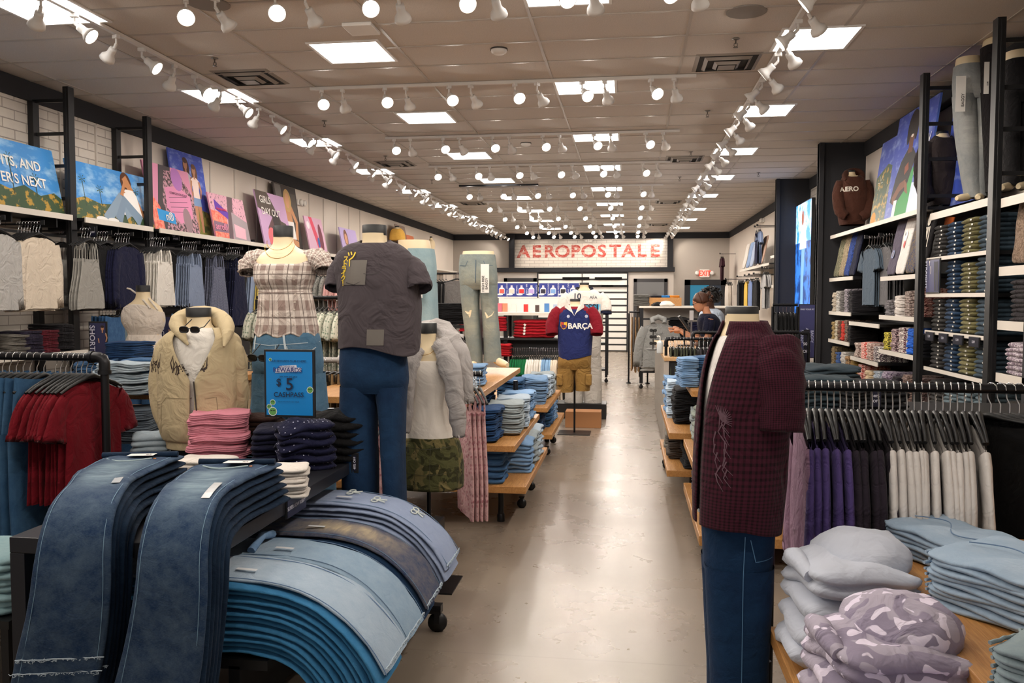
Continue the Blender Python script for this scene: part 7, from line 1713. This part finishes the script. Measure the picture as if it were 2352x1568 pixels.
# side piles flowing out to the right, over the platform
base = lambda y, dz=0, dx=0: [(-1.80, y, .375+dz), (-1.5, y, .375+dz), (-1.28+dx, y, .372+dz), (-1.15+dx, y, .345+dz), (-1.06+dx, y, .27+dz), (-1.01+dx, y, .17+dz), (-.98+dx, y, .05+dz), (-.97+dx, y, -.1)]
TEAL = denim('#2d6c98', '#5f9cc4', .0, 'teal', rand=.16); PALE = denim('#8fa3b6', '#c5cfd8', .5, 'pale', rand=.05); PALE2 = denim('#7f99b0', '#b9c8d4', .5, 'pale2', rand=.06)
DKF = denim('#16325a', '#b9a888', 1.0, 'tan', rand=.1, fr=(.3, .48, .62, .8)); NVY = denim('#162f4e', '#355676', 0, 'nvy', rand=.15); LILB = denim('#8796b4', '#aeb9cf', .3, 'lil', rand=.06)
ws = lambda v: .30-.05*smooth01(v/.5)+.03*smooth01((v-.6)/.4)
SP = [('front', 2.78, 12, .0225, TEAL, PALE, .0, 'teal blue'), ('second', 3.12, 10, .0245, TEAL, PALE2, .0, 'light wash'), ('third', 3.47, 10, .0235, NVY, DKF, .0, 'dark faded'), ('fourth', 3.83, 11, .0235, NVY, LILB, .02, 'lilac-blue embroidered')]
for nm, y, n_, th, m1, m2, dz, ds in SP:
    for k in range(n_):
        top = k == n_-1; m_ = m2 if top else (LILB if nm == 'fourth' and k > n_-5 else m1)
        o, tp, oo = draped('draped_jeans', base(y, dz, .0), (0, 1, 0), .012+k*th, th*1.02, ws, m_, f'{ds if top else ("teal blue" if m1 is TEAL else "dark blue")} draped jeans, {"topmost" if top else nth(n_-1-k)+" from top"}, {nm} side pile beside black table', length=.98+.012*k+random.uniform(-.02, .02), seed=k+y*10, shift=random.uniform(-.014, .014)+(.02 if top and nm == 'front' else 0), fold=.008 if top else .005, n=30, m=18, fray=(.985,) if top else None)
        if top:
            for xx in (-.44, .44):
                mb = MB(); mb.tube([p+Vector((0, 1, 0))*(w*2*xx)+nr*(th*.5*.8+.002)-oo for p, nr, t, w in tp[1:]], .0016, 5); mb.build('seam', flat('#5d7894' if m2 is not PALE else '#55749a'), o)
            strip(o, tp, oo, 12, 14, -.05, -.03, flat('#e3e6ea', .2), 'size_strip', (0, 1, 0), th, .008)
            if nm == 'fourth':
                for i_, xo in ((13, .06), (17, -.02), (22, .03)):
                    p, nr, t, w = tp[i_]; s_ = Vector((0, 1, 0)); c = p+nr*(th*.5+.007)+s_*xo-oo; mb = MB()
                    for q in (-1, 1):
                        mb.tube([c+(s_*q*.028*math.sin(a)+t*.02*math.sin(2*a)) if False else c+s_*(q*(.022-.022*math.cos(a)))+t*.014*math.sin(a) for a in [2*PI*i/14 for i in range(15)]], .0035, 6); mb.tube([c, c+s_*q*.012+t*.03, c+s_*q*.02+t*.05], .0035, 6)
                    mb.build('bow_embroidery', plain('#c9d0cc', .8), o)
            if nm in ('front', 'second'):   # waistband end lifted beside the table edge
                p, nr, t, w = tp[9 if nm == 'front' else 10]
                q = MB(); q.tube([p+Vector((0, 1, 0))*(-.1)+nr*.02-oo, p+nr*.05-oo, p+Vector((0, 1, 0))*.1+nr*.03-oo], .016, 8); q.build('waistband', DEN_L, o, True)
# the mannequin base plate seen beside the dolly belongs to the tank mannequin; folded goods on the table top
PINK = cloth('#cf8494', var=.12, wrinkle=.4); WHI = cloth('#dcd5ce', var=.1); NVD = cloth('#161834', '#c8c8dc', pat='dots', rand=0); NVP = cloth('#13142a'); BKT = cloth('#0f0f11', rand=.05); BRW = cloth('#33201a')
def goods(u, v, z, n, mt, ds, w, d, t, L=2, rz=0, cat='shirt', nm='folded_shirt', pl='foreground table', jit=.008, **k):
    p = at(u, v, z=z); return pile(p.x, p.y, z+.001, n, mt, ds, pl, w, d, t, L, rz, jit, nm, cat, n, **k)
goods(508, 1052, TZ, 9, PINK, 'pink folded shorts', .29, .24, .028, 3, .35, 'shorts', 'folded_shorts', jit=.012, puff=.5, wav=.012)
goods(470, 1078, TZ, 3, WHI, 'white folded tank', .27, .2, .02, 1, .1, 'top')
goods(645, 1135, TZ, 8, WHI, 'cream folded tank', .22, .2, .0155, 1, .35, 'top', pl='edge of the foreground table')
goods(600, 1040, TZ, 8, BRW, 'dark brown folded top', .22, .24, .026, 1, .2)
goods(700, 1070, TZ, 8, NVD, 'navy dotted folded top', .27, .3, .027, 1, .55, pl='foreground table end', puff=.8, wav=.02)
goods(640, 1060, TZ, 7, NVP, 'navy folded top', .24, .26, .026, 1, .3, pl='behind white tanks')
bt = goods(765, 1055, TZ, 9, BKT, 'black folded tee', .3, .3, .027, 1, .5, 'tee', 'folded_tee', pl='far end of foreground table', puff=.9, wav=.02)
mb = MB(); mb.lathe([(0, .001), (.017, .001), (.017, 0)], (-.02, -.06, .058), 18); mb.build('round_badge', plain('#c9ccd4', .4), bt); mb = MB(); mb.lathe([(0, .001), (.009, .001), (.009, 0)], (.07, -.09, .055), 12); mb.build('round_badge', plain('#9a9da4', .4), bt)
# price signs on the table edge
vsign('price_sign', 'tall navy sign reading 40% OFF at the far end of the foreground table', 807, 823, 1040, 1086, 3.98, '#15172e', [('40% OFF', .17, 0, .5, '#dcdcea', -90)])
sign('price_sign', 'navy sign reading SUPER LOW RISE on the foreground table rail', (-1.362, 3.30, TZ-.075), PI/2, .2, .085, '#1b1e3a', [('SUPER LOW RISE', .022, -.02, .04, '#dcdcea'), ('BUY 1', .015, .075, .06, '#dcdcea'), ('GET 1', .015, .075, .04, '#dcdcea')], fw=.003)
# blue rewards sign
y_ = 3.9; a = at(608, 957, y=y_); b = at(722, 803, y=y_); w = b.x-a.x; h = b.z-a.z
pc = Pic()
def disc(x, z, r): pc.e(x*w, z*h, r*w, r*w, '#dfe8f0', 20).e(x*w, z*h, r*w*.86, r*w*.86, '#5f9a52', 20).e(x*w-r*w*.3, z*h+r*w*.2, r*w*.28, r*w*.14, '#1c3420', 10).e(x*w+r*w*.3, z*h+r*w*.2, r*w*.28, r*w*.14, '#1c3420', 10)
for q in ((-.36, .9, .085), (.36, .91, .06), (-.37, .78+.07, .03), (.41, .41, .065), (-.33, .22, .055), (-.4, .155, .05), (-.33, .085, .085)): disc(*q)
pc.p([(-.27*w, .655*h), (.24*w, .68*h), (.25*w, .735*h), (.16*w, .735*h), (.15*w, .775*h), (-.18*w, .76*h), (-.19*w, .725*h), (-.27*w, .715*h)], '#dcdde8')
D1 = '#0c1c3c'
sg = sign('rewards_sign', 'bright blue framed sign reading REWARDS and $5 CASHPASS', ((a.x+b.x)/2, y_, a.z), 0, w, h, '#0a80cc', [('OUR REWARDS CLUB IS HERE!', .0135, 0, .83*h, D1), ('AEROPOSTALE', .0125, -.01, .748*h, '#3a4a8a'), ('REWARDS', .032, -.005, .698*h, '#22307a'), ('Join now and get a', .012, 0, .605*h, D1), ('$', .05, -.05, .515*h, D1), ('5', .085, .005, .485*h, D1), ('CASHPASS', .033, 0, .335*h, D1), ('Ask an associate for more details', .008, 0, .235*h, '#1a4a7c')], plain('#17171a', .4), .011, .015, 'sign', 0, (pc.mb, pc.mats), post=a.z-TZ)
# ---- red tees and blue jeans on the pipe rack at the left edge
pipe_rack('clothes_rack', 'black pipe rack of blue jeans and dark red tees at left', (-3.75, 3.9), (-2.615, 3.9), 1.3, posts=(1,), r=.02)
BJ = denim('#2c4f72', '#5f86a6', .4, 'hang', rand=.12); DRED = cloth('#6e0f1c', rand=.06)
rail_fill((-3.55, 3.9, 1.3), (-2.93, 3.9, 1.3), [(16, G('jn2', lambda s: hang_pants(.19, 1.04, .12, .02, s, fold=.02), BJ, var=3), 'hanging_jeans', 'jeans', 'blue hung jeans')], 'left pipe rack', PI/2-.1)
rail_fill((-2.90, 3.9, 1.3), (-2.67, 3.9, 1.3), [(8, G('rt', lambda s: hang_top(.18, .19, .6, .013, .19, .07, .05, s, .06, .075, spread=.08, wave=.014, slope=.4), DRED, var=3), 'hanging_tee', 'tee', 'dark red tee')], 'left pipe rack', PI/2-.12)
# wooden tiers with frayed shorts behind
nest_table('nesting_table', 'wooden tiered table of frayed denim behind the beige hoodie', [(-4.2, -2.72, 4.9, 6.2, .75, .045), (-4.2, -2.8, 4.7, 6.2, 1.03, .045)], [(-2.95, 5.0, 1.0), (-4.0, 5.0, 1.0), (-2.95, 6.0, 1.0)])
FRY = denim('#8fa0ac', '#d6dadc', .0, 'fry', rand=.12)
pE = 'tiered table behind hoodie'
goods(295, 905, 1.031, 9, FRY, 'frayed light shorts', .3, .26, .022, 2, .3, 'shorts', 'folded_shorts', pl=pE+', upper', jit=.015, wav=.02)
goods(345, 900, 1.031, 8, DEN_M, 'blue folded shorts', .26, .26, .026, 2, .1, 'shorts', 'folded_shorts', pl=pE+', upper right')
goods(300, 855, 1.031, 8, DEN_B, 'dark folded shorts', .28, .26, .03, 2, -.1, 'shorts', 'folded_shorts', pl=pE+', upper back')
goods(305, 1012, .751, 9, denim('#4e5864', '#8d98a2'), 'grey folded shorts', .3, .26, .023, 2, .15, 'shorts', 'folded_shorts', pl=pE+', lower')
goods(225, 860, 1.031, 5, DEN_M, 'rumpled blue shorts', .28, .26, .02, 2, .3, 'shorts', 'folded_shorts', pl=pE+', upper left', wav=.02)
goods(350, 1045, .751, 4, FRY, 'crumpled pale shorts', .2, .2, .03, 1, .5, 'shorts', 'folded_shorts', pl=pE+', lower right')
t = thing('low_shelf', 'low black shelf with pale folded jeans at bottom left corner', 'shelf', (-3.2, 2.75, 0))
MB().bb((0, 0, .38), (.95, .9, .41)).build('shelf', BLACK, t)
for q in ((.02, .02), (.9, .02), (.02, .85), (.9, .85)): MB().bb((q[0], q[1], 0), (q[0]+.03, q[1]+.03, .38)).build('leg', BLACK, t)
pile(-2.42, 2.92, .411, 8, denim('#7fa0a8', '#b4c8c8', 0, 'aq'), 'pale aqua folded jeans', 'low shelf at left corner', .32, .28, .028, 1)
# ================================================================== FRONT RIGHT
t = thing('nesting_table', 'oak display board with light jeans in the right foreground', 'display table', (.735, 1.3, 0))
MB().bb((0, 0, .755), (1.4, 1.67, .80)).build('table_top', OAK, t, bevel=.003)
for q in ((.25, 1.5), (1.2, 1.5), (.25, .1), (1.2, .1)): MB().tube([(q[0], q[1], 0), (q[0], q[1], .755)], .02, 10).build('leg', STEEL, t, True)
MB().bb((-.28, 0, .50), (1.4, 1.45, .545)).build('lower_shelf', OAK, t, bevel=.003)
PB = cloth('#c4cad8', var=.1, rand=0, wrinkle=.4, scale=6); LC = cloth('#b9b1c2', '#968da2', pat='camo2', rand=0); LL = cloth('#bfb7cc', rand=0, var=.08)
def sweat(y, n, mt, nm, x=.60, z=.548, t_=.072, w=.34, d=.30):
    for k in range(n):
        me = folded_mesh(w, d, t_*1.12, 2 if k == n-1 else 1, mt, k % 3, .35 if k < n-1 else .5, .02, .05, 'folded_sweatshirt', 12, .9)
        kk = n-1-k
        put(me, 'folded_sweatshirt', (x+.012*k, y-.004*k, z+k*t_), -PI/2+.05*k, f'{nm} folded sweatshirt, {"topmost" if kk == 0 else nth(kk)+" from top"}, right foreground shelf', 'sweatshirt', f'{nm} sweatshirts in the right foreground', 0, 0)
sweat(2.52, 4, PB, 'pale blue'); sweat(2.06, 4, LC, 'lilac camouflage', x=.57, t_=.062); sweat(1.70, 4, LL, 'plain lilac', x=.58, t_=.055)
for (y, mt, nm) in ((2.50, PB, 'pale blue'), (2.13, LC, 'lilac camouflage')):
    mb = MB(); hs = MB(); rows = []
    for i in range(15):
        th_ = PI*i/14; row = []
        for j in range(25):
            a = 2*PI*j/24; r = math.sin(th_)*(1+.16*nz(math.cos(a)*1.6, math.sin(a)*1.6+y, th_)); row.append(Vector((.15*r*math.cos(a), .13*r*math.sin(a), .07*math.cos(th_)*(1+.3*nz(math.cos(a), y, th_))+.012*nz(math.cos(a)*4*r, math.sin(a)*4*r, y))))
        rows.append(row)
    mb.grid(rows); p_ = mb.build('folded_hood', mt, None, True, recalc=True)
    host = [o for o in COL.objects if o.name.startswith('folded_sweatshirt') and 'topmost' in o['label'] and nm in o['label']][0]
    p_.parent = host; p_.location = (-.03, .05, .085); p_.rotation_euler = (.1, 0, .3)
    cu = MB(); cu.tube([(-.12, -.13, .06), (-.02, -.15, .085), (.08, -.14, .06)], [.02, .028, .02], 10); cu.build('hood_edge', mt, host, True)
JL = denim('#8fa6bd', '#c3d0dc', .3, 'jl', rand=.05, wr=.35); JL2 = denim('#7d8f98', '#b4bdb6', .3, 'jl2', rand=.06)
for (u, v, n_, mt, w, d, t_, rz, nm) in ((2195, 1290, 6, JL, .36, .26, .016, -1.15, 'light blue'), (2385, 1415, 9, JL, .42, .34, .015, -1.0, 'pale wash'), (2550, 1650, 8, JL2, .32, .28, .015, -.95, 'grey-green')):
    p = at(u, v, z=.80)
    for k in range(n_):
        top = k == n_-1; me = folded_mesh(w, d, t_, 1, mt, k % 3, .5 if top else .25, .012 if top else .006, .02, 'folded_jeans', 14, 1.0)
        o = put(me, 'folded_jeans', (p.x+random.uniform(-.006, .006), p.y+random.uniform(-.006, .006), .802+k*t_*.98), rz+random.uniform(-.05, .05), f'{nm} folded jeans, {"topmost" if top else nth(n_-1-k)+" from top"}, oak board in right foreground', 'jeans', None)
        f = MB(); random.seed(k+n_)
        f.tube([(-w/2+.02*nz(i*.8, k)+.002, -d/2+.02+(d-.04)*i/14, t_*.5+.004*nz(i*1.9, k, 3)) for i in range(15)], .0045, 5); f.build('hem_edge', mt, o, True)
        if top:
            s_ = MB(); s_.tube([(-w/2+.03+(w-.06)*i/16, -.02+.05*math.sin(i*.4), t_*1.25+.006+.003*nz(i, 2)) for i in range(17)], .0018, 5); s_.build('seam', flat('#5f7c9c'), o)
# rack with purple, white and black garments
pipe_rack('clothes_rack', 'black pipe rack of purple, white and black garments at right', (.52, 3.15), (2.2, 3.15), 1.283, posts=(0, 1), r=.017)
PUR = cloth('#55467e', rand=.1, var=.1); PLM = cloth('#2f2832', rand=.08); WAF = cloth('#ddd8d4', rand=.05, var=.06, wrinkle=.3); BPA = cloth('#0b0b0d', rand=0); GPA = cloth('#8d8a88', var=.2)
SLV = lambda s: hang_top(.2, .23, .66, .012, .46, .07, .04, s, .06, .075, spread=.13, wave=.012, slope=.42)
TS = lambda s: hang_top(.23, .25, .72, .014, .26, .08, .04, s, .1, .11, spread=.1, wave=.014, slope=.3)
rail_fill((0.613, 3.15, 1.283), (0.900, 3.15, 1.283), [(1, G('pk', SLV, cloth('#8a6a80')), 'hanging_sweatshirt', 'sweatshirt', 'mauve hung sweatshirt'), (6, G('pu', SLV, PUR, var=3), 'hanging_sweatshirt', 'sweatshirt', 'purple hung sweatshirt'), (6, G('pl', SLV, PLM, var=3), 'hanging_sweatshirt', 'sweatshirt', 'dark plum hung sweatshirt')], 'right pipe rack', PI/2-.12)
rail_fill((0.900, 3.15, 1.283), (1.238, 3.15, 1.283), [(14, G('wf', SLV, WAF, var=3), 'hanging_sweatshirt', 'sweatshirt', 'white waffle hung top')], 'right pipe rack', PI/2-.2)
rail_fill((1.249, 3.15, 1.283), (1.744, 3.15, 1.283), [(8, G('bp', lambda s: hang_pants(.17, 1.0, .11, .024, s, top=-.12), BPA), 'hanging_trousers', 'trousers', 'black hung trousers'), (8, G('gp', lambda s: hang_pants(.17, 1.0, .11, .026, s, top=-.12), GPA), 'hanging_trousers', 'trousers', 'grey hung trousers')], 'right pipe rack', PI/2+.55, 'pants')
# dark denim table behind the rack
t = thing('display_table', 'black table of dark folded jeans behind the right pipe rack', 'display table', (1.05, 4.0, 0))
MB().bb((0, 0, .93), (1.5, 1.4, .97)).build('table_top', BLACK, t); 
for q in ((.03, .03), (1.43, .03), (.03, 1.33), (1.43, 1.33)): MB().bb((q[0], q[1], 0), (q[0]+.04, q[1]+.04, .93)).build('leg', BLACK, t)
for i, (u, v, n_, nm, c) in enumerate(((1870, 925, 9, 'teal-black', denim('#26343c', '#46565e')), (1990, 930, 8, 'black', DEN_BK), (1900, 880, 8, 'dark slate', denim('#2c3840', '#4d5c66')))):
    p = at(u, v+18, z=.972); pile(p.x, p.y, .972, n_, c, f'{nm} folded jeans', 'table behind right rack', .36, .3, .022, 1, .15, puff=.4, wav=.012)
sign('price_sign', 'small navy price sign on the dark jeans table behind the right rack', (at(2012, 930, y=4.3).x, 4.3, at(2012, 935, y=4.3).z), 0, .05, .09, '#15172e', [('40%', .018, 0, .055, '#dcdcea'), ('OFF', .018, 0, .03, '#dcdcea')], fw=.004)
# ================================================================== PEOPLE BEHIND THE COUNTER
SKT = plain('#c98c6a', .5); SKD = plain('#5a3826', .5)
def hairmat(c):
    n = NT('hair'); n.color(n.mix(n.noise(n.coord('Object', (60, 60, 12)), 3, 3), c, tuple(x*.45 for x in lin(c)))); n.setp(.45, 0, n.bump(n.noise(n.coord('Object', (90, 90, 20)), 3, 2), .5, .004)); return n.m
def head_mesh(skin, parent, c, rz, s=1.0, nod=.25, nm='head'):
    """head facing -Y before rotation, chin down; returns object"""
    mb = MB(); rows = []
    prof = [(-.118, .028, .030, -.03), (-.112, .040, .045, -.025), (-.095, .052, .062, -.018), (-.07, .060, .076, -.010), (-.045, .066, .086, -.004), (-.02, .071, .092, 0), (.01, .076, .097, .002), (.04, .077, .098, .004), (.07, .070, .09, .006), (.095, .052, .07, .008), (.112, .026, .036, .01), (.118, .004, .006, .01)]
    n = 32
    for z, rx, ry, cy in prof:
        row = []
        for j in range(n):
            a = 2*PI*j/n; x = rx*math.cos(a); y = cy+ry*math.sin(a); f = max(0, -math.sin(a))
            if f > .9:
                g_ = math.exp(-(x/.011)**2)
                y -= g_*.024*math.exp(-((z+.035)/.018)**2)+g_*.012*math.exp(-((z+.01)/.02)**2)      # nose
                y -= math.exp(-(x/.02)**2)*.006*math.exp(-((z+.072)/.008)**2)                        # lips
            if f > .6: y += .010*math.exp(-((abs(x)-.031)/.013)**2)*math.exp(-((z-.0)/.012)**2)      # eye sockets
            row.append(Vector((x*s, y*s, z*s)))
        rows.append(row)
    mb.grid(rows, closed=True); mb.cap(rows[-1], 0, True)
    for q in (-1, 1): mb.lathe([(0, .008), (.012, .006), (.018, 0), (.012, -.006), (0, -.004)], (q*.077*s, .01, -.02), 12, 0, Matrix.Rotation(q*PI/2, 3, 'Y'))
    o = mb.build('head', skin, parent, True, sub=1); o.location = c; o.rotation_euler = (nod, 0, rz)
    for q in (-1, 1):
        e = MB(); e.lathe([(0, -.009), (.006, -.006), (.009, 0), (.006, .006), (0, .009)], (q*.031*s, -.078*s, .0), 10); e.build('eye', plain('#e8e2dc', .2), o, True)
        e = MB(); e.lathe([(0, -.004), (.004, 0), (0, .004)], (q*.031*s, -.086*s, .0), 8); e.build('pupil', plain('#1a120e', .2), o, True)
        e = MB(); e.tube([(q*.018*s, -.092*s, .018), (q*.032*s, -.09*s, .024), (q*.046*s, -.08*s, .018)], .0028, 6); e.build('eyebrow', plain('#3a2418', .8), o, True)
    e = MB(); e.tube([(-.02*s, -.082*s, -.072*s), (0, -.094*s, -.07*s), (.02*s, -.082*s, -.072*s)], .004, 6); e.build('mouth', plain('#a85a50', .5), o, True)
    return o
def hand(parent, base, d, up, skin, s=1.0):
    """palm and five fingers; d pointing direction, up the back of the hand"""
    d = Vector(d).normalized(); up = Vector(up); up = (up-d*up.dot(d)).normalized(); r = d.cross(up); b = Vector(base); mb = MB()
    mb.tube([b, b+d*.03*s, b+d*.07*s, b+d*.09*s], [.024*s, .032*s, .034*s, .028*s], 12)
    for k, (off, ln, cu) in enumerate(((-.03, .075, .1), (-.011, .072, .6), (.009, .068, .7), (.027, .056, .8))):
        p = b+d*.083*s+r*off*s; q = [p, p+(d-up*cu*.3).normalized()*ln*.42*s]; q.append(q[-1]+(d-up*cu*.9).normalized()*ln*.33*s); q.append(q[-1]+(d-up*cu*1.4).normalized()*ln*.25*s)
        mb.tube([p-d*.03*s]+q, [.009*s, .0095*s, .0088*s, .008*s, .0062*s], 8)
    p = b+d*.03*s-r*.026*s; mb.tube([p, p+(d*.7-r*.7)*.03*s, p+(d*.9-r*.5)*.058*s, p+(d*1.0-r*.4)*.075*s], [.012*s, .011*s, .0095*s, .007*s], 8)
    return mb
def person_body(label, x, y, rz, topm, legm, skin, h=1.62, lean=.12, arms=None, tee=True):
    """standing person facing -Y before rotation rz"""
    t = thing('person', label, 'person', (x, y, 0), rz); k = h/1.65
    mb = MB(); L = lambda z: -lean*max(0, z-.95)   # lean forwards
    bod = [(.80, 0, 0, .165, .125), (.92, 0, 0, .175, .13), (1.02, 0, L(1.02), .15, .11), (1.12, 0, L(1.12), .145, .11), (1.22, 0, L(1.22), .165, .13), (1.32, 0, L(1.32), .175, .12), (1.37, 0, L(1.37), .16, .09), (1.40, 0, L(1.4), .10, .07), (1.42, 0, L(1.42), .058, .058), (1.46, 0, L(1.46)-.01, .05, .053), (1.52, 0, L(1.52)-.02, .05, .055)]
    bod = [(a*k, b, c, d*k, e*k) for a, b, c, d, e in bod]
    rr = loft(mb, bod, 32, 4, caps=(False, True)); mb.cap(rr[0][:-1])
    for q in (-1, 1):
        sleeve(mb, [(q*.085*k, 0, .88*k), (q*.09*k, -.01, .48*k), (q*.095*k, .02, .1*k)], [.085*k, .058*k, .038*k], 16, 1.0, 0, 0, cuff=False, sub=4)
        mb.tube([(q*.095*k, .05, .04), (q*.1*k, -.05, .035), (q*.11*k, -.14, .025)], [.035, .036, .025], 10)
    for q in (-1, 1):
        pts, rad = arms[0 if q < 0 else 1]; rows = sleeve(mb, pts, rad, 14, 1.0, 0, 0, cuff=False, sub=4)
    bo = mb.build('body', skin, t, True)
    sh = MB(); loft(sh, [(.84*k, 0, .0, .182*k, .142*k), (.95*k, 0, 0, .185*k, .142*k), (1.04*k, 0, L(1.04), .162*k, .122*k), (1.13*k, 0, L(1.13), .17*k, .134*k), (1.23*k, 0, L(1.23), .19*k, .155*k), (1.33*k, 0, L(1.33), .2*k, .148*k), (1.385*k, 0, L(1.38), .182*k, .118*k), (1.414*k, 0, L(1.41), .118*k, .092*k), (1.425*k, 0, L(1.42), .075*k, .068*k)], 40, 5, .03, (2, 6), 3)
    for q in (-1, 1):
        pts, rad = arms[0 if q < 0 else 1]; a, b = Vector(pts[0]), Vector(pts[1])
        sleeve(sh, [a+Vector((-q*.04, 0, .0)), a.lerp(b, .35), a.lerp(b, .75)], [.078*k, .076*k, .07*k], 18, 1.0, 2, .06, sub=4)
    sh.build('tee', topm, t, True, solid=.003)
    lg = MB(); loft(lg, [(.92*k, 0, 0, .182*k, .138*k), (.8*k, 0, 0, .18*k, .135*k), (.74*k, 0, 0, .17*k, .11*k)], 32, 3)
    for q in (-1, 1): sleeve(lg, [(q*.085*k, 0, .88*k), (q*.09*k, -.01, .48*k), (q*.095*k, .02, .1*k)], [.095*k, .072*k, .06*k], 16, 1.0, 0, .04, cuff=False, sub=4)
    lg.build('trousers', legm, t, True)
    for q in (-1, 1): MB().tube([(q*.095*k, .06, .035), (q*.1*k, -.05, .04), (q*.11*k, -.155, .03)], [.04, .045, .034], 12).build('shoe', BLACK, t, True, sub=1)
    return t, L, k
px_ = at(1638, 760, y=11.2).x
arms = ([(-.175, -.06, 1.33), (-.19, -.12, 1.10), (-.13, -.33, 1.13), (-.09, -.43, 1.19)], [(.175, -.06, 1.33), (.215, -.10, 1.08), (.17, -.30, 1.10), (.12, -.42, 1.17)])
rad = [.052, .042, .034, .024]
t, L, k = person_body('woman with brown pinned-up hair and glasses in navy tee tapping a tablet', px_, 11.2, -PI/2, cloth('#16182c', rand=0), BLK, SKT, 1.62, .16, [(a, rad) for a in arms])
hd_ = head_mesh(SKT, t, (0, L(1.62)-.06, 1.548), 0, .98, .32)
hm = hairmat('#5a3420')
mb = MB(); rows = []
for i in range(13):
    th_ = PI*.62*i/12; row = []
    for j in range(29):
        a = 2*PI*j/28; r = math.sin(th_)*(1+.05*nz(math.cos(a)*4, math.sin(a)*4, th_*3)); zz_ = math.cos(th_)
        fr = max(0, -math.sin(a)); row.append(Vector((.086*r*math.cos(a), .012+.104*r*math.sin(a)*(1-.12*fr), .018+.108*zz_+.05*fr*max(0, th_-.9))))
    rows.append(row)
mb.grid(rows); mb.build('hair', hm, hd_, True, solid=.012)
mb = MB(); random.seed(3)
for i in range(46):
    a = random.uniform(0, 2*PI); b = random.uniform(0, 2*PI); c = Vector((.0, .125, .03)); p = c+Vector((.05*math.cos(a)*math.sin(b), .045*math.sin(a)*math.sin(b), .05*math.cos(b)))
    mb.tube([c+(p-c)*.6, p, c+(p-c)*.9+Vector((random.uniform(-.03, .03), .01, random.uniform(-.03, .03)))], [.014, .012, .005], 6)
mb.build('hair_bun', hm, hd_, True)
f = MB()
for q in (-1, 1): f.tube([Vector((q*.031+.022*math.cos(a), -.098, .0+.016*math.sin(a))) for a in [2*PI*i/16 for i in range(17)]], .0022, 5, caps=False); f.tube([(q*.053, -.096, .004), (q*.076, -.03, .006), (q*.078, .02, -.004)], .002, 5)
f.tube([(-.009, -.1, .004), (.009, -.1, .004)], .002, 5); f.build('glasses', BLACKP, hd_, True)
h1 = hand(t, arms[0][-1], (.15, -1, .15), (0, .1, 1), SKT, .95); h1.build('hand', SKT, t, True); h2 = hand(t, arms[1][-1], (-.2, -1, .1), (0, .1, 1), SKT, .95); h2.build('hand', SKT, t, True)
arms2 = ([(-.175, -.03, 1.36), (-.2, -.02, 1.1), (-.17, -.16, .93), (-.15, -.24, .9)], [(.175, -.03, 1.36), (.2, -.02, 1.1), (.17, -.16, .93), (.15, -.24, .9)])
px2 = at(1637, 690, y=12.2).x
t2, L2, k2 = person_body('person with black curly hair and pale top standing behind the woman', px2, 12.2, -PI/2+.4, cloth('#b9c4d4', rand=0), BLK, SKD, 1.68, .05, [(a, rad) for a in arms2])
h_ = head_mesh(SKD, t2, (0, L2(1.6)-.03, 1.575), 0, 1.0, .1)
mb = MB(); random.seed(8); hc = hairmat('#100c0b')
rows = []
for i in range(15):
    th_ = PI*.72*i/14; row = []
    for j in range(31):
        a = 2*PI*j/30; fr = max(0, -math.sin(a)); r = math.sin(th_)*(1+.12*nz(math.cos(a)*6, math.sin(a)*6, th_*6)); row.append(Vector((.145*r*math.cos(a), .03+.15*r*math.sin(a)*(1-.3*fr), .04+.135*math.cos(th_)*(1+.06*nz(a*5, th_*5, 2))+.09*fr*max(0, th_-.9))))
    rows.append(row)
mb.grid(rows)
for i in range(150):
    a = random.uniform(0, 2*PI); b = random.uniform(0, .62*PI)
    if math.sin(a) < -.5 and b > 1.1: continue
    c = Vector((.145*math.sin(b)*math.cos(a), .03+.15*math.sin(b)*math.sin(a), .04+.135*math.cos(b))); q = 6.28*random.random()
    mb.tube([c, c+Vector((.018*math.cos(q), .018*math.sin(q), .012)), c+Vector((.02*math.cos(q+1.5), .02*math.sin(q+1.5), -.008))], [.014, .013, .006], 5)
mb.build('curly_hair', hc, h_, True)
for a_ in arms2: hand(t2, a_[-1], (0, -.6, -.5), (0, -.5, 1), SKD, .95).build('hand', SKD, t2, True)
# ------------------------------------------------------------------ hangers of the far rails as one mass
if FARH.v:
    o = FARH.build('clothes_hangers', [BLACKP, CHROME]); tag(o, 'many small black hangers with metal hooks on the distant rails', 'clothes hangers'); o['kind'] = 'stuff'
